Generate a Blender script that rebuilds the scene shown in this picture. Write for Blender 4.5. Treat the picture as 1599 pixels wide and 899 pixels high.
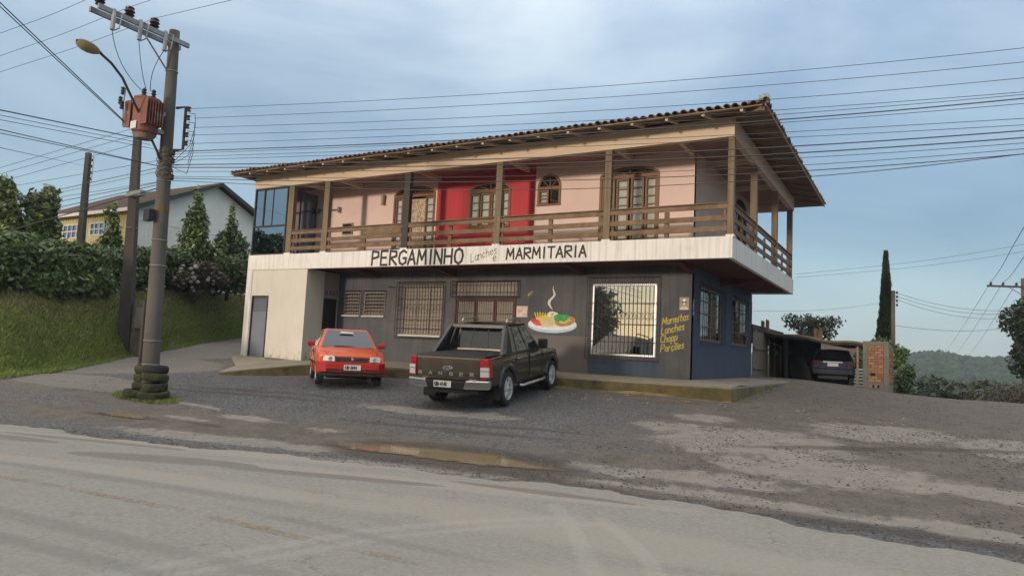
import bpy, bmesh, math, random
import numpy as np
from math import radians as R, sin, cos, pi, hypot, atan2
from mathutils import Vector, Matrix
random.seed(7); rng=np.random.default_rng(11)
sc=bpy.context.scene; col=sc.collection
for _o in list(bpy.data.objects): bpy.data.objects.remove(_o)
# ---------------------------------------------------------------- camera
CAM=Vector((3.918,-17.146,1.6)); YAW,PITCH,ROLL=-0.5313,0.0898,0.0479
fw=Vector((sin(YAW)*cos(PITCH),cos(YAW)*cos(PITCH),sin(PITCH))); rt=Vector((cos(YAW),-sin(YAW),0)); up=rt.cross(fw)
rt2=rt*cos(ROLL)+up*sin(ROLL); up2=-rt*sin(ROLL)+up*cos(ROLL)
cd=bpy.data.cameras.new('camera'); cam=bpy.data.objects.new('camera',cd); col.objects.link(cam)
cam.matrix_world=Matrix(((rt2.x,up2.x,-fw.x,CAM.x),(rt2.y,up2.y,-fw.y,CAM.y),(rt2.z,up2.z,-fw.z,CAM.z),(0,0,0,1)))
cd.sensor_width=36; cd.sensor_fit='HORIZONTAL'; cd.lens=36*1088.2/1599; cd.clip_end=4000; cd.clip_start=.05
sc.camera=cam
# ---------------------------------------------------------------- sky, sun, exposure
SUN_EL=R(6); SUN_AZ=R(188)      # compass from +Y clockwise: low behind the viewer, a little to the left of the facade's normal
wd=bpy.data.worlds.new('World'); sc.world=wd; wd.use_nodes=True
nt=wd.node_tree; N=nt.nodes; N.clear(); Lk=nt.links.new
out=N.new('ShaderNodeOutputWorld'); bg=N.new('ShaderNodeBackground'); bg.inputs[1].default_value=.14
sky=N.new('ShaderNodeTexSky'); sky.sky_type='NISHITA'; sky.sun_disc=False; sky.sun_elevation=SUN_EL; sky.sun_rotation=SUN_AZ
sky.altitude=300; sky.air_density=1.0; sky.dust_density=.7; sky.ozone_density=1.6
tc=N.new('ShaderNodeTexCoord'); mp=N.new('ShaderNodeMapping'); mp.inputs['Scale'].default_value=(1,1,2.6); mp.inputs['Location'].default_value=(.9,.35,.0)
Lk(tc.outputs['Generated'],mp.inputs[0])
n1=N.new('ShaderNodeTexNoise'); n1.inputs['Scale'].default_value=1.7; n1.inputs['Detail'].default_value=7; n1.inputs['Roughness'].default_value=.5; n1.inputs['Distortion'].default_value=.6
Lk(mp.outputs[0],n1.inputs['Vector'])
cr=N.new('ShaderNodeValToRGB'); cr.color_ramp.elements[0].position=.36; cr.color_ramp.elements[1].position=.66
cr.color_ramp.elements[0].color=(.68,.73,.83,1); cr.color_ramp.elements[1].color=(1.42,1.30,1.20,1); Lk(n1.outputs[0],cr.inputs[0])
# thin high cloud: a milky veil that thickens upwards, over the clear-sky model
sx=N.new('ShaderNodeSeparateXYZ'); Lk(tc.outputs['Generated'],sx.inputs[0])
ve=N.new('ShaderNodeValToRGB'); E_=ve.color_ramp.elements; E_[0].position=0; E_[0].color=(.185,.265,.32,1); E_[1].position=1; E_[1].color=(.92,.96,1,1)
for ps,c_ in ((.14,(.165,.255,.335)),(.30,(.20,.29,.38)),(.52,(.50,.585,.66)),(.75,(.82,.88,.93))):
    e=E_.new(ps); e.color=(*c_,1)
Lk(sx.outputs[2],ve.inputs[0])
vm=N.new('ShaderNodeMix'); vm.data_type='RGBA'; vm.blend_type='MULTIPLY'; vm.inputs[0].default_value=1; Lk(ve.outputs[0],vm.inputs[6]); Lk(cr.outputs[0],vm.inputs[7])
# cloud lit by the low sun is warmer on the sun's side of the sky
sv=N.new('ShaderNodeVectorMath'); sv.operation='DOT_PRODUCT'; Lk(tc.outputs['Generated'],sv.inputs[0]); sv.inputs[1].default_value=(sin(SUN_AZ)*cos(SUN_EL),cos(SUN_AZ)*cos(SUN_EL),sin(SUN_EL))
sr=N.new('ShaderNodeMapRange'); sr.interpolation_type='SMOOTHSTEP'; sr.inputs['From Min'].default_value=.15; sr.inputs['From Max'].default_value=1.0; Lk(sv.outputs['Value'],sr.inputs['Value'])
wt=N.new('ShaderNodeMix'); wt.data_type='RGBA'; Lk(sr.outputs[0],wt.inputs[0]); wt.inputs[6].default_value=(1,1,1,1); wt.inputs[7].default_value=(2.0,1.5,.98,1)
vw=N.new('ShaderNodeMix'); vw.data_type='RGBA'; vw.blend_type='MULTIPLY'; vw.inputs[0].default_value=1; Lk(vm.outputs[2],vw.inputs[6]); Lk(wt.outputs[2],vw.inputs[7])
vs=N.new('ShaderNodeMix'); vs.data_type='RGBA'; vs.blend_type='MULTIPLY'; vs.inputs[0].default_value=1; Lk(vw.outputs[2],vs.inputs[6]); vs.inputs[7].default_value=(6.2,6.2,6.2,1)
mx=N.new('ShaderNodeMix'); mx.data_type='RGBA'; mx.inputs[0].default_value=.82; Lk(sky.outputs[0],mx.inputs[6]); Lk(vs.outputs[2],mx.inputs[7])
Lk(mx.outputs[2],bg.inputs[0]); Lk(bg.outputs[0],out.inputs[0])
sd=bpy.data.lights.new('sun','SUN'); sd.energy=1.35; sd.angle=R(5); sd.color=(1,.84,.70)
so=bpy.data.objects.new('sun',sd); col.objects.link(so)
_ld=Vector((-sin(SUN_AZ)*cos(SUN_EL),-cos(SUN_AZ)*cos(SUN_EL),-sin(SUN_EL)))
so.rotation_euler=_ld.to_track_quat('-Z','Y').to_euler(); so.location=(-6,-40,12)
sc.view_settings.view_transform='Standard'; sc.view_settings.look='None'; sc.view_settings.gamma=1; sc.view_settings.use_curve_mapping=False
sc.view_settings.exposure=0.95
sc.render.engine='CYCLES'
# ---------------------------------------------------------------- materials
def newmat(name):
    m=bpy.data.materials.new(name); m.use_nodes=True; t=m.node_tree; t.nodes.clear()
    o=t.nodes.new('ShaderNodeOutputMaterial'); b=t.nodes.new('ShaderNodeBsdfPrincipled'); t.links.new(b.outputs[0],o.inputs[0])
    return m,t,b,o
def nd(t,k,**kw):
    n=t.nodes.new(k)
    for a,v in kw.items(): setattr(n,a,v)
    return n
def ramp(t,src,p0,p1,c0=(0,0,0,1),c1=(1,1,1,1)):
    r=nd(t,'ShaderNodeValToRGB'); r.color_ramp.elements[0].position=p0; r.color_ramp.elements[1].position=p1
    r.color_ramp.elements[0].color=c0; r.color_ramp.elements[1].color=c1; t.links.new(src,r.inputs[0]); return r.outputs[0]
def noise(t,vec,scale,detail=5,rough=.55,dist=0):
    n=nd(t,'ShaderNodeTexNoise'); n.inputs['Scale'].default_value=scale; n.inputs['Detail'].default_value=detail
    n.inputs['Roughness'].default_value=rough; n.inputs['Distortion'].default_value=dist; t.links.new(vec,n.inputs['Vector']); return n.outputs[0]
def mixc(t,fac,a,b,blend='MIX'):
    m=nd(t,'ShaderNodeMix',data_type='RGBA',blend_type=blend)
    for s,i in ((fac,0),(a,6),(b,7)):
        if hasattr(s,'is_linked'): t.links.new(s,m.inputs[i])
        elif i==0: m.inputs[0].default_value=s
        else: m.inputs[i].default_value=(*s[:3],1)
    return m.outputs[2]
def math_(t,op,a,b=0,c=0,clamp=False):
    m=nd(t,'ShaderNodeMath',operation=op,use_clamp=clamp)
    for i,s in enumerate((a,b,c)):
        if hasattr(s,'is_linked'): t.links.new(s,m.inputs[i])
        else: m.inputs[i].default_value=s
    return m.outputs[0]
def mapv(t,src,scale=(1,1,1),rot=(0,0,0),loc=(0,0,0)):
    m=nd(t,'ShaderNodeMapping'); m.inputs['Scale'].default_value=scale; m.inputs['Rotation'].default_value=rot; m.inputs['Location'].default_value=loc
    t.links.new(src,m.inputs[0]); return m.outputs[0]
def bump(t,b,h,strength,dist=.02):
    n=nd(t,'ShaderNodeBump'); n.inputs['Strength'].default_value=strength; n.inputs['Distance'].default_value=dist
    t.links.new(h,n.inputs['Height']); t.links.new(n.outputs[0],b.inputs['Normal'])
def mat(name,c1,c2=None,scale=3,rough=.75,metal=0,bmp=0,bscale=30,spec=.4,stretch=(1,1,1),p=(.35,.68),coat=0,dirt=None,dscale=1.2,dp=(.55,.75),stain=None):
    m,t,b,o=newmat(name)
    b.inputs['Roughness'].default_value=rough; b.inputs['Metallic'].default_value=metal; b.inputs['Specular IOR Level'].default_value=spec
    b.inputs['Coat Weight'].default_value=coat; b.inputs['Coat Roughness'].default_value=.06
    g=nd(t,'ShaderNodeNewGeometry'); tcn=nd(t,'ShaderNodeTexCoord'); vec=tcn.outputs['Object']
    if c2 is None: c2=tuple(v*.82 for v in c1)
    c=mixc(t,ramp(t,noise(t,mapv(t,vec,stretch),scale),*p),c1,c2)
    if dirt is not None: c=mixc(t,ramp(t,noise(t,vec,dscale,7,.65),*dp),c,dirt)
    if stain is not None:   # vertical run-off streaks
        s=ramp(t,noise(t,mapv(t,vec,(7,7,.35)),1.4,6,.65),.46,.72); c=mixc(t,math_(t,'MULTIPLY',s,.75),c,stain)
    t.links.new(c,b.inputs['Base Color'])
    if bmp: bump(t,b,noise(t,vec,bscale,4),bmp)
    return m
M={}
M['pink']=mat('pink_plaster',(.68,.515,.455),(.63,.465,.41),1.1,.85,bmp=.08,bscale=60,dirt=(.55,.41,.36),dscale=.8,dp=(.6,.85))
M['red']=mat('red_boards',(.46,.036,.044),(.41,.032,.042),2.2,.7,stretch=(8,8,.4),bmp=.05)
M['grey']=mat('grey_painted_wall',(.094,.095,.100),(.070,.073,.081),1.3,.88,bmp=.18,bscale=45,dirt=(.132,.120,.112),dscale=.8,dp=(.5,.74),stain=(.056,.057,.062))
M['greyL']=mat('grey_repaint_patch',(.135,.122,.115),(.115,.106,.102),1.5,.88,bmp=.1,bscale=45)
M['lilac']=mat('pale_grey_wall',(.30,.28,.27),(.27,.255,.25),1.2,.88,bmp=.1)
M['blue']=mat('blue_painted_wall',(.060,.078,.118),(.05,.066,.10),1.2,.8,bmp=.1,bscale=45,dirt=(.085,.09,.11),dscale=.7,stain=(.04,.05,.075))
M['cream']=mat('cream_plaster',(.66,.60,.48),(.60,.54,.43),.8,.88,bmp=.12,bscale=50,dirt=(.46,.41,.33),dscale=1.0,dp=(.62,.82))
def creammat():
    m,t,b,o=newmat('cream_plaster_stained'); g=nd(t,'ShaderNodeNewGeometry'); v=g.outputs['Position']; sp=nd(t,'ShaderNodeSeparateXYZ'); t.links.new(v,sp.inputs[0])
    c=mixc(t,ramp(t,noise(t,v,.9,6,.6),.35,.7),(.585,.555,.49),(.525,.495,.43)); c=mixc(t,math_(t,'MULTIPLY',ramp(t,noise(t,mapv(t,v,(5,5,.5)),1.6,6,.6),.55,.8),.5),c,(.44,.39,.31))
    mould=ramp(t,math_(t,'SUBTRACT',noise(t,v,5.5,8,.72),math_(t,'MULTIPLY',math_(t,'SUBTRACT',sp.outputs[2],.95),.42)),.44,.56); c=mixc(t,math_(t,'MULTIPLY',mould,.62),c,(.16,.14,.10))
    t.links.new(c,b.inputs['Base Color']); b.inputs['Roughness'].default_value=.9; bump(t,b,noise(t,v,40,4),.15); return m
M['cream']=creammat()
M['white']=mat('white_band_paint',(.72,.70,.665),(.655,.635,.605),1.0,.8,bmp=.12,bscale=35,stain=(.40,.37,.335),dirt=(.55,.52,.47),dscale=2.2,dp=(.56,.78))
M['soffit']=mat('oxide_red_soffit',(.105,.028,.020),(.08,.022,.018),1.5,.8)
M['ceil']=mat('ceiling_boards',(.36,.20,.17),(.31,.17,.14),3,.75,stretch=(.3,6,1))
M['eave']=mat('eave_boards',(.25,.17,.112),(.17,.112,.075),4,.8,stretch=(.5,4,1),bmp=.1)
M['beam']=mat('pale_timber_paint',(.63,.50,.37),(.56,.43,.31),1.6,.75,stretch=(.4,3,3),dirt=(.42,.31,.22),dscale=1.3,dp=(.6,.8),bmp=.08)
M['wood']=mat('weathered_timber',(.20,.130,.075),(.115,.075,.046),3,.8,stretch=(1.2,6,1.2),bmp=.2,bscale=30,dirt=(.26,.19,.12),dscale=3,dp=(.6,.85))
M['woodp']=mat('post_timber',(.20,.150,.092),(.125,.090,.058),3,.8,stretch=(6,6,.5),bmp=.2,bscale=25,dirt=(.24,.185,.12),dscale=2,dp=(.6,.85))
M['woodd']=mat('post_timber_dark_tone',(.060,.048,.038),(.042,.034,.028),3,.8,stretch=(6,6,.5),bmp=.2,bscale=25)  # post timber in a darker tone, used on one front post only
M['frame']=mat('varnished_window_wood',(.19,.095,.035),(.13,.062,.024),4,.55,stretch=(5,5,.8),spec=.4)
M['tile']=mat('old_clay_tile',(.21,.125,.080),(.11,.072,.05),6,.88,bmp=.25,bscale=25,dirt=(.15,.13,.085),dscale=3,dp=(.48,.66))
M['iron']=mat('rusty_grille_iron',(.040,.030,.026),(.07,.045,.032),8,.65,metal=.2)
M['maroon']=mat('maroon_door_paint',(.075,.022,.02),(.05,.018,.017),5,.6)
M['shut']=mat('cream_shutter_slats',(.27,.235,.19),(.215,.185,.15),3,.7)
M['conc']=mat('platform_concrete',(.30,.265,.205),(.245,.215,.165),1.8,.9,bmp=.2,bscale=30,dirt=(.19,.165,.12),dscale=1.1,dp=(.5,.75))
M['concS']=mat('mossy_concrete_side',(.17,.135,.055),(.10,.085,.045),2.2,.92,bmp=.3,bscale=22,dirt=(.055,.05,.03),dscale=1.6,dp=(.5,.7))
M['pole']=mat('pole_concrete',(.115,.105,.092),(.085,.078,.070),1.6,.9,bmp=.2,bscale=28,stretch=(1,1,.4),dirt=(.075,.068,.06),dscale=1.1,dp=(.5,.75))
M['poleD']=mat('dark_pole_concrete',(.062,.055,.048),(.045,.04,.036),1.6,.9,bmp=.2,stretch=(1,1,.4),dirt=(.09,.08,.07),dscale=1)
M['steel']=mat('galvanised_steel',(.30,.30,.30),(.22,.22,.22),5,.5,metal=.7)
M['insul']=mat('brown_porcelain',(.035,.025,.022),(.025,.018,.016),5,.3)
M['grayins']=mat('grey_polymer',(.28,.29,.29),(.22,.23,.23),5,.5)
M['wire']=mat('cable_black',(.045,.046,.05),(.035,.036,.04),5,.55)
M['trafo']=mat('faded_red_tank',(.21,.075,.052),(.15,.058,.045),3,.6,stretch=(1,1,.5),dirt=(.30,.24,.21),dscale=2.2,dp=(.52,.68))
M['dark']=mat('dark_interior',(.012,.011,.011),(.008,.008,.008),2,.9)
M['black']=mat('black_plastic',(.018,.018,.019),(.013,.013,.014),6,.55)
M['rubber']=mat('tyre_rubber',(.020,.020,.019),(.032,.030,.027),10,.85,bmp=.15)
M['mosst']=mat('mossy_tyre',(.026,.028,.018),(.060,.062,.022),5,.9,bmp=.2,p=(.4,.6))
M['alum']=mat('aluminium',(.55,.55,.54),(.45,.45,.44),5,.35,metal=.8)
M['chrome']=mat('chrome',(.75,.75,.74),(.68,.68,.67),5,.14,metal=1)
M['ink']=mat('black_letter_paint',(.022,.02,.02),(.035,.032,.03),14,.7)
M['inkL']=mat('thin_grey_letter_paint',(.10,.09,.088),(.14,.13,.12),14,.7)
M['yellow']=mat('yellow_letter_paint',(.46,.36,.065),(.38,.29,.055),14,.75)
M['curtain']=mat('lace_curtain',(.74,.70,.63),(.62,.58,.52),6,.9,stretch=(9,1,.6))
M['curtainB']=mat('patterned_curtain',(.52,.42,.31),(.30,.22,.15),9,.9,stretch=(2,1,1),p=(.45,.55))
def glassmat(name,refl=.45,tint=(.55,.58,.6),rough=.015,gc=(.95,.95,.95)):
    m,t,b,o=newmat(name); t.nodes.remove(b)
    gl=nd(t,'ShaderNodeBsdfGlossy'); gl.inputs['Roughness'].default_value=rough; gl.inputs['Color'].default_value=(*gc,1)
    tr=nd(t,'ShaderNodeBsdfTransparent'); tr.inputs[0].default_value=(*tint,1)
    lw=nd(t,'ShaderNodeLayerWeight'); lw.inputs[0].default_value=.35
    f=math_(t,'MULTIPLY_ADD',lw.outputs['Fresnel'],.5 if refl<.05 else .8,refl,True)
    tcn=nd(t,'ShaderNodeTexCoord'); bn=nd(t,'ShaderNodeBump'); bn.inputs['Strength'].default_value=.03; bn.inputs['Distance'].default_value=.02
    t.links.new(noise(t,tcn.outputs['Object'],1.3,2),bn.inputs['Height']); t.links.new(bn.outputs[0],gl.inputs['Normal'])
    ms=nd(t,'ShaderNodeMixShader'); t.links.new(f,ms.inputs[0]); t.links.new(tr.outputs[0],ms.inputs[1]); t.links.new(gl.outputs[0],ms.inputs[2]); t.links.new(ms.outputs[0],o.inputs[0])
    return m
M['glass']=glassmat('clear_window_glass',.02,(.88,.89,.88))
M['glassR']=glassmat('display_window_glass',.42,(.35,.35,.35))
M['glassB']=glassmat('blue_tinted_glass',.42,(.16,.22,.32),gc=(.55,.72,.95))
def paint(name,c,rough=.28,metal=0,coat=.6):
    m,t,b,o=newmat(name); tcn=nd(t,'ShaderNodeTexCoord'); v=tcn.outputs['Object']
    d=ramp(t,noise(t,v,1.7,6,.6),.45,.8); cc=mixc(t,math_(t,'MULTIPLY',d,.12),c,tuple(x*.7+.03 for x in c))
    t.links.new(cc,b.inputs['Base Color']); b.inputs['Metallic'].default_value=metal; b.inputs['Coat Weight'].default_value=coat; b.inputs['Coat Roughness'].default_value=.08
    rr=math_(t,'MULTIPLY_ADD',noise(t,v,5,4),.2,rough-.08); t.links.new(rr,b.inputs['Roughness']); return m
M['carred']=paint('red_car_paint',(.66,.105,.038),.38,0,.35)
M['redbump']=mat('red_bumper_plastic',(.42,.02,.016),(.36,.018,.014),4,.42)
M['truck']=paint('dark_grey_truck_paint',(.016,.015,.0155),.26,0,.7)
M['tailg']=paint('bronze_tailgate_paint',(.30,.235,.165),.34,.35,.5)
M['navy']=mat('navy_car_paint',(.008,.012,.042),(.010,.014,.036),3,.42,spec=.25)
def simple(name,c,rough=.4,metal=0,coat=0):
    m,t,b,o=newmat(name); tcn=nd(t,'ShaderNodeTexCoord')
    t.links.new(mixc(t,noise(t,tcn.outputs['Object'],8,3),c,tuple(v*.85 for v in c)),b.inputs['Base Color'])
    b.inputs['Roughness'].default_value=rough; b.inputs['Metallic'].default_value=metal; b.inputs['Coat Weight'].default_value=coat; return m
M['carglass']=simple('dark_car_glass',(.010,.011,.012),.04,0,1)
M['redlens']=simple('red_lamp_lens',(.42,.012,.012),.15,0,.5)
M['clearlens']=simple('clear_lamp_lens',(.68,.68,.66),.18,.2,.6)
M['amber']=simple('amber_lens',(.7,.25,.04),.2)
M['plate']=simple('plate_grey',(.62,.63,.62),.5)
M['rim']=simple('alloy_rim',(.74,.74,.73),.32,.55)
M['hub']=simple('dark_hub',(.04,.04,.04),.5,.3)
# ---------------------------------------------------------------- mesh helpers
class MB:
    def __init__(s): s.v=[]; s.f=[]
    def add(s,vs,fs):
        n=len(s.v); s.v+= [tuple(p) for p in vs]; s.f+=[tuple(i+n for i in q) for q in fs]; return s
    def box(s,x0,x1,y0,y1,z0,z1):
        return s.add([(x0,y0,z0),(x1,y0,z0),(x1,y1,z0),(x0,y1,z0),(x0,y0,z1),(x1,y0,z1),(x1,y1,z1),(x0,y1,z1)],
            [(0,3,2,1),(4,5,6,7),(0,1,5,4),(1,2,6,5),(2,3,7,6),(3,0,4,7)])
    def hexa(s,lo,hi):      # two quads, 4 points each
        return s.add(list(lo)+list(hi),[(0,3,2,1),(4,5,6,7),(0,1,5,4),(1,2,6,5),(2,3,7,6),(3,0,4,7)])
    def prism(s,poly,axis,a,b):
        n=len(poly)
        def q(p,w): return {'x':(w,p[0],p[1]),'y':(p[0],w,p[1]),'z':(p[0],p[1],w)}[axis]
        vs=[q(p,a) for p in poly]+[q(p,b) for p in poly]
        return s.add(vs,[tuple(range(n)),tuple(range(2*n-1,n-1,-1))]+[(i,(i+1)%n+0,(i+1)%n+n,i+n) for i in range(n)])
    def tube(s,path,r,n=8,cap=True):
        P=[Vector(p) for p in path]; rs=r if isinstance(r,(list,tuple)) else [r]*len(P); vs=[]; ref=None
        for i,p in enumerate(P):
            t=(P[min(i+1,len(P)-1)]-P[max(i-1,0)]).normalized()
            if ref is None: ref=Vector((0,0,1)) if abs(t.z)<.9 else Vector((1,0,0))
            a=t.cross(ref).normalized(); b=a.cross(t).normalized(); ref=b
            for k in range(n): w=2*pi*k/n; vs.append(p+a*(rs[i]*cos(w))+b*(rs[i]*sin(w)))
        fs=[(i*n+k,i*n+(k+1)%n,(i+1)*n+(k+1)%n,(i+1)*n+k) for i in range(len(P)-1) for k in range(n)]
        if cap: fs+=[tuple(range(n-1,-1,-1)),tuple(range((len(P)-1)*n,len(P)*n))]
        return s.add(vs,fs)
    def lathe(s,prof,n=16,c=(0,0,0),axis='z',cap=True,loop=False):
        vs=[]
        for r,h in prof:
            for k in range(n):
                w=2*pi*k/n; a,b=r*cos(w),r*sin(w)
                vs.append({'z':(c[0]+a,c[1]+b,c[2]+h),'y':(c[0]+a,c[1]+h,c[2]+b),'x':(c[0]+h,c[1]+a,c[2]+b)}[axis])
        m=len(prof); fs=[(i*n+k,i*n+(k+1)%n,(i+1)*n+(k+1)%n,(i+1)*n+k) for i in range(m-1) for k in range(n)]
        if loop: fs+=[((m-1)*n+k,(m-1)*n+(k+1)%n,(k+1)%n,k) for k in range(n)]
        elif cap: fs+=[tuple(range(n-1,-1,-1)),tuple(range((m-1)*n,m*n))]
        return s.add(vs,fs)
    def grid(s,pts):        # rows of points
        h,w=len(pts),len(pts[0]); vs=[p for row in pts for p in row]
        return s.add(vs,[(j*w+i,j*w+i+1,(j+1)*w+i+1,(j+1)*w+i) for j in range(h-1) for i in range(w-1)])
    def build(s,name,m,parent=None,smooth=False,bevel=0,fixn=True,world=False):
        me=bpy.data.meshes.new(name); me.from_pydata([tuple(p) for p in s.v],[],s.f)
        if fixn:
            b=bmesh.new(); b.from_mesh(me); bmesh.ops.recalc_face_normals(b,faces=b.faces); b.to_mesh(me); b.free()
        if smooth: me.polygons.foreach_set('use_smooth',[True]*len(me.polygons))
        me.materials.append(M[m] if isinstance(m,str) else m); me.update()
        o=bpy.data.objects.new(name,me); col.objects.link(o)
        if bevel:
            bv=o.modifiers.new('bevel','BEVEL'); bv.width=bevel; bv.segments=2; bv.limit_method='ANGLE'; bv.angle_limit=R(40)
        if parent is not None:
            o.parent=parent
            if world: o.matrix_parent_inverse=parent_inv(parent)
        return o
def parent_inv(p):
    m=Matrix.LocRotScale(p.location,p.rotation_euler,p.scale)
    if p.parent is not None: m=parent_inv(p.parent).inverted() @ m
    return m.inverted()
def tag(o,label=None,cat=None,group=None,kind=None):
    for k,v in (('label',label),('category',cat),('group',group),('kind',kind)):
        if v: o[k]=v
    return o
def empty(name,loc,label,cat,group=None,rz=0):
    o=bpy.data.objects.new(name,None); col.objects.link(o); o.location=loc; o.rotation_euler=(0,0,rz); o.empty_display_size=.2
    return tag(o,label,cat,group)
def inst(src,name,parent=None,loc=None,rot=None,world=False):
    o=src.copy(); o.name=name; col.objects.link(o); o.parent=parent
    o.matrix_parent_inverse=parent_inv(parent) if (world and parent is not None) else Matrix()
    if loc is not None: o.location=loc
    if rot is not None: o.rotation_euler=rot
    return o
def fastmesh(name,V,F,m,attr=None,smooth=False):
    me=bpy.data.meshes.new(name); V=np.asarray(V,np.float32); F=np.asarray(F,np.int32); k=F.shape[1]
    me.vertices.add(len(V)); me.vertices.foreach_set('co',V.ravel()); me.loops.add(F.size); me.loops.foreach_set('vertex_index',F.ravel())
    me.polygons.add(len(F)); me.polygons.foreach_set('loop_start',np.arange(0,F.size,k,dtype=np.int32))
    if smooth: me.polygons.foreach_set('use_smooth',np.ones(len(F),bool))
    for a,v in (attr or {}).items():
        at=me.attributes.new(a,'FLOAT','POINT'); at.data.foreach_set('value',np.asarray(v,np.float32).ravel())
    me.materials.append(M[m] if isinstance(m,str) else m); me.update(calc_edges=True); me.validate()
    o=bpy.data.objects.new(name,me); col.objects.link(o); return o
# stroke lettering: every glyph is a list of polylines on a 0..1 x 0..1 field
G={'P':[[(0,0),(0,1),(.75,.95),(.8,.6),(.1,.48)]],'E':[[(.8,1),(0,1),(0,0),(.8,0)],[(0,.52),(.65,.52)]],'R':[[(0,0),(0,1),(.75,.95),(.8,.62),(.1,.5),(.85,0)]],
'G':[[(.85,.85),(.5,1),(.1,.8),(0,.45),(.15,.1),(.5,0),(.85,.15),(.85,.45),(.5,.45)]],'A':[[(0,0),(.42,1),(.85,0)],[(.15,.35),(.7,.35)]],'M':[[(0,0),(.1,1),(.5,.3),(.9,1),(1,0)]],
'I':[[(.2,0),(.2,1)]],'N':[[(0,0),(0,1),(.8,0),(.8,1)]],'H':[[(0,0),(0,1)],[(.8,0),(.8,1)],[(0,.5),(.8,.5)]],'O':[[(.45,0),(.1,.15),(0,.5),(.1,.85),(.45,1),(.8,.85),(.9,.5),(.8,.15),(.45,0)]],
'T':[[(0,1),(.9,1)],[(.45,1),(.45,0)]],'L':[[(0,1),(0,0),(.6,0)]],'C':[[(.8,.85),(.45,1),(.1,.8),(0,.5),(.1,.2),(.45,0),(.8,.15)]],
'a':[[(.6,.55),(.3,.6),(.05,.4),(.1,.08),(.4,0),(.6,.2)],[(.62,.6),(.62,0)]],'n':[[(0,.6),(0,0)],[(0,.4),(.3,.6),(.55,.45),(.55,0)]],'c':[[(.55,.5),(.3,.6),(.05,.4),(.05,.15),(.3,0),(.55,.1)]],
'h':[[(0,1),(0,0)],[(0,.4),(.3,.6),(.55,.45),(.55,0)]],'e':[[(.05,.32),(.55,.35),(.5,.55),(.25,.6),(.05,.4),(.08,.12),(.3,0),(.55,.1)]],'s':[[(.5,.52),(.25,.6),(.05,.48),(.45,.2),(.4,.03),(.05,.05)]],
'r':[[(0,.6),(0,0)],[(0,.35),(.2,.58),(.45,.58)]],'m':[[(0,.6),(0,0)],[(0,.4),(.22,.6),(.4,.45),(.4,0)],[(.4,.4),(.62,.6),(.8,.45),(.8,0)]],'i':[[(.1,.6),(.1,0)],[(.1,.78),(.1,.84)]],'t':[[(.2,.95),(.2,.1),(.45,0)],[(0,.6),(.45,.62)]],
'o':[[(.3,0),(.05,.15),(.05,.45),(.3,.6),(.55,.45),(.55,.15),(.3,0)]],'p':[[(0,.6),(0,-.35)],[(0,.5),(.35,.6),(.55,.4),(.45,.08),(.05,.02)]],'ç':[[(.55,.5),(.3,.6),(.05,.4),(.05,.15),(.3,0),(.55,.1)],[(.3,0),(.3,-.2)]],
'õ':[[(.3,0),(.05,.15),(.05,.45),(.3,.6),(.55,.45),(.55,.15),(.3,0)],[(.05,.78),(.25,.85),(.4,.76),(.6,.84)]],
'1':[[(.1,.75),(.4,1),(.4,0)]],'4':[[(.6,0),(.6,1),(0,.35),(.85,.35)]],'8':[[(.4,.52),(.1,.75),(.4,1),(.7,.75),(.4,.52),(.05,.25),(.4,0),(.75,.25),(.4,.52)]],'3':[[(.05,.9),(.5,1),(.7,.75),(.3,.55),(.75,.3),(.45,0),(.05,.1)]],
'9':[[(.7,.6),(.35,.45),(.05,.7),(.35,1),(.7,.8),(.6,.2),(.3,0)]],'6':[[(.6,.95),(.2,.7),(.05,.3),(.35,0),(.7,.25),(.4,.5),(.08,.35)]],'0':[[(.4,0),(.05,.3),(.05,.7),(.4,1),(.75,.7),(.75,.3),(.4,0)]],'-':[[(.1,.5),(.5,.5)]],'V':[[(0,1),(.4,0),(.8,1)]],' ':[]}
GW={'L':.62,'I':.4,'i':.25,'M':1.05,'m':.85,'t':.5,'r':.5,' ':.45,'-':.6}
def letters(mb,text,org,ux,uz,w,h,th,nrm,gap=.28,jit=.0):
    """flat painted strokes: org lower left, ux/uz unit vectors of the surface, w glyph width, h cap height"""
    org,ux,uz,nrm=map(Vector,(org,ux,uz,nrm)); x=0; cnt=[0]
    for ch in text:
        gw=GW.get(ch,.85 if ch.isupper() or ch.isdigit() else .62); dy=random.uniform(-jit,jit)*h
        for li,pl in enumerate(G.get(ch,[])):
            for a,b in zip(pl[:-1],pl[1:]):
                A=org+ux*(x+a[0]*w)+uz*(a[1]*h+dy); B=org+ux*(x+b[0]*w)+uz*(b[1]*h+dy); d=(B-A)
                if d.length<1e-6: continue
                d.normalize(); q=d.cross(nrm).normalized()*th*.5; e=d*th*.32; cnt[0]+=1; k=nrm*(.0012+.0005*(cnt[0]%6))
                mb.hexa([A-e-q,B+e-q,B+e+q,A-e+q],[A-e-q+k,B+e-q+k,B+e+q+k,A-e+q+k])
        x+=(gw+gap)*w
    return x
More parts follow.
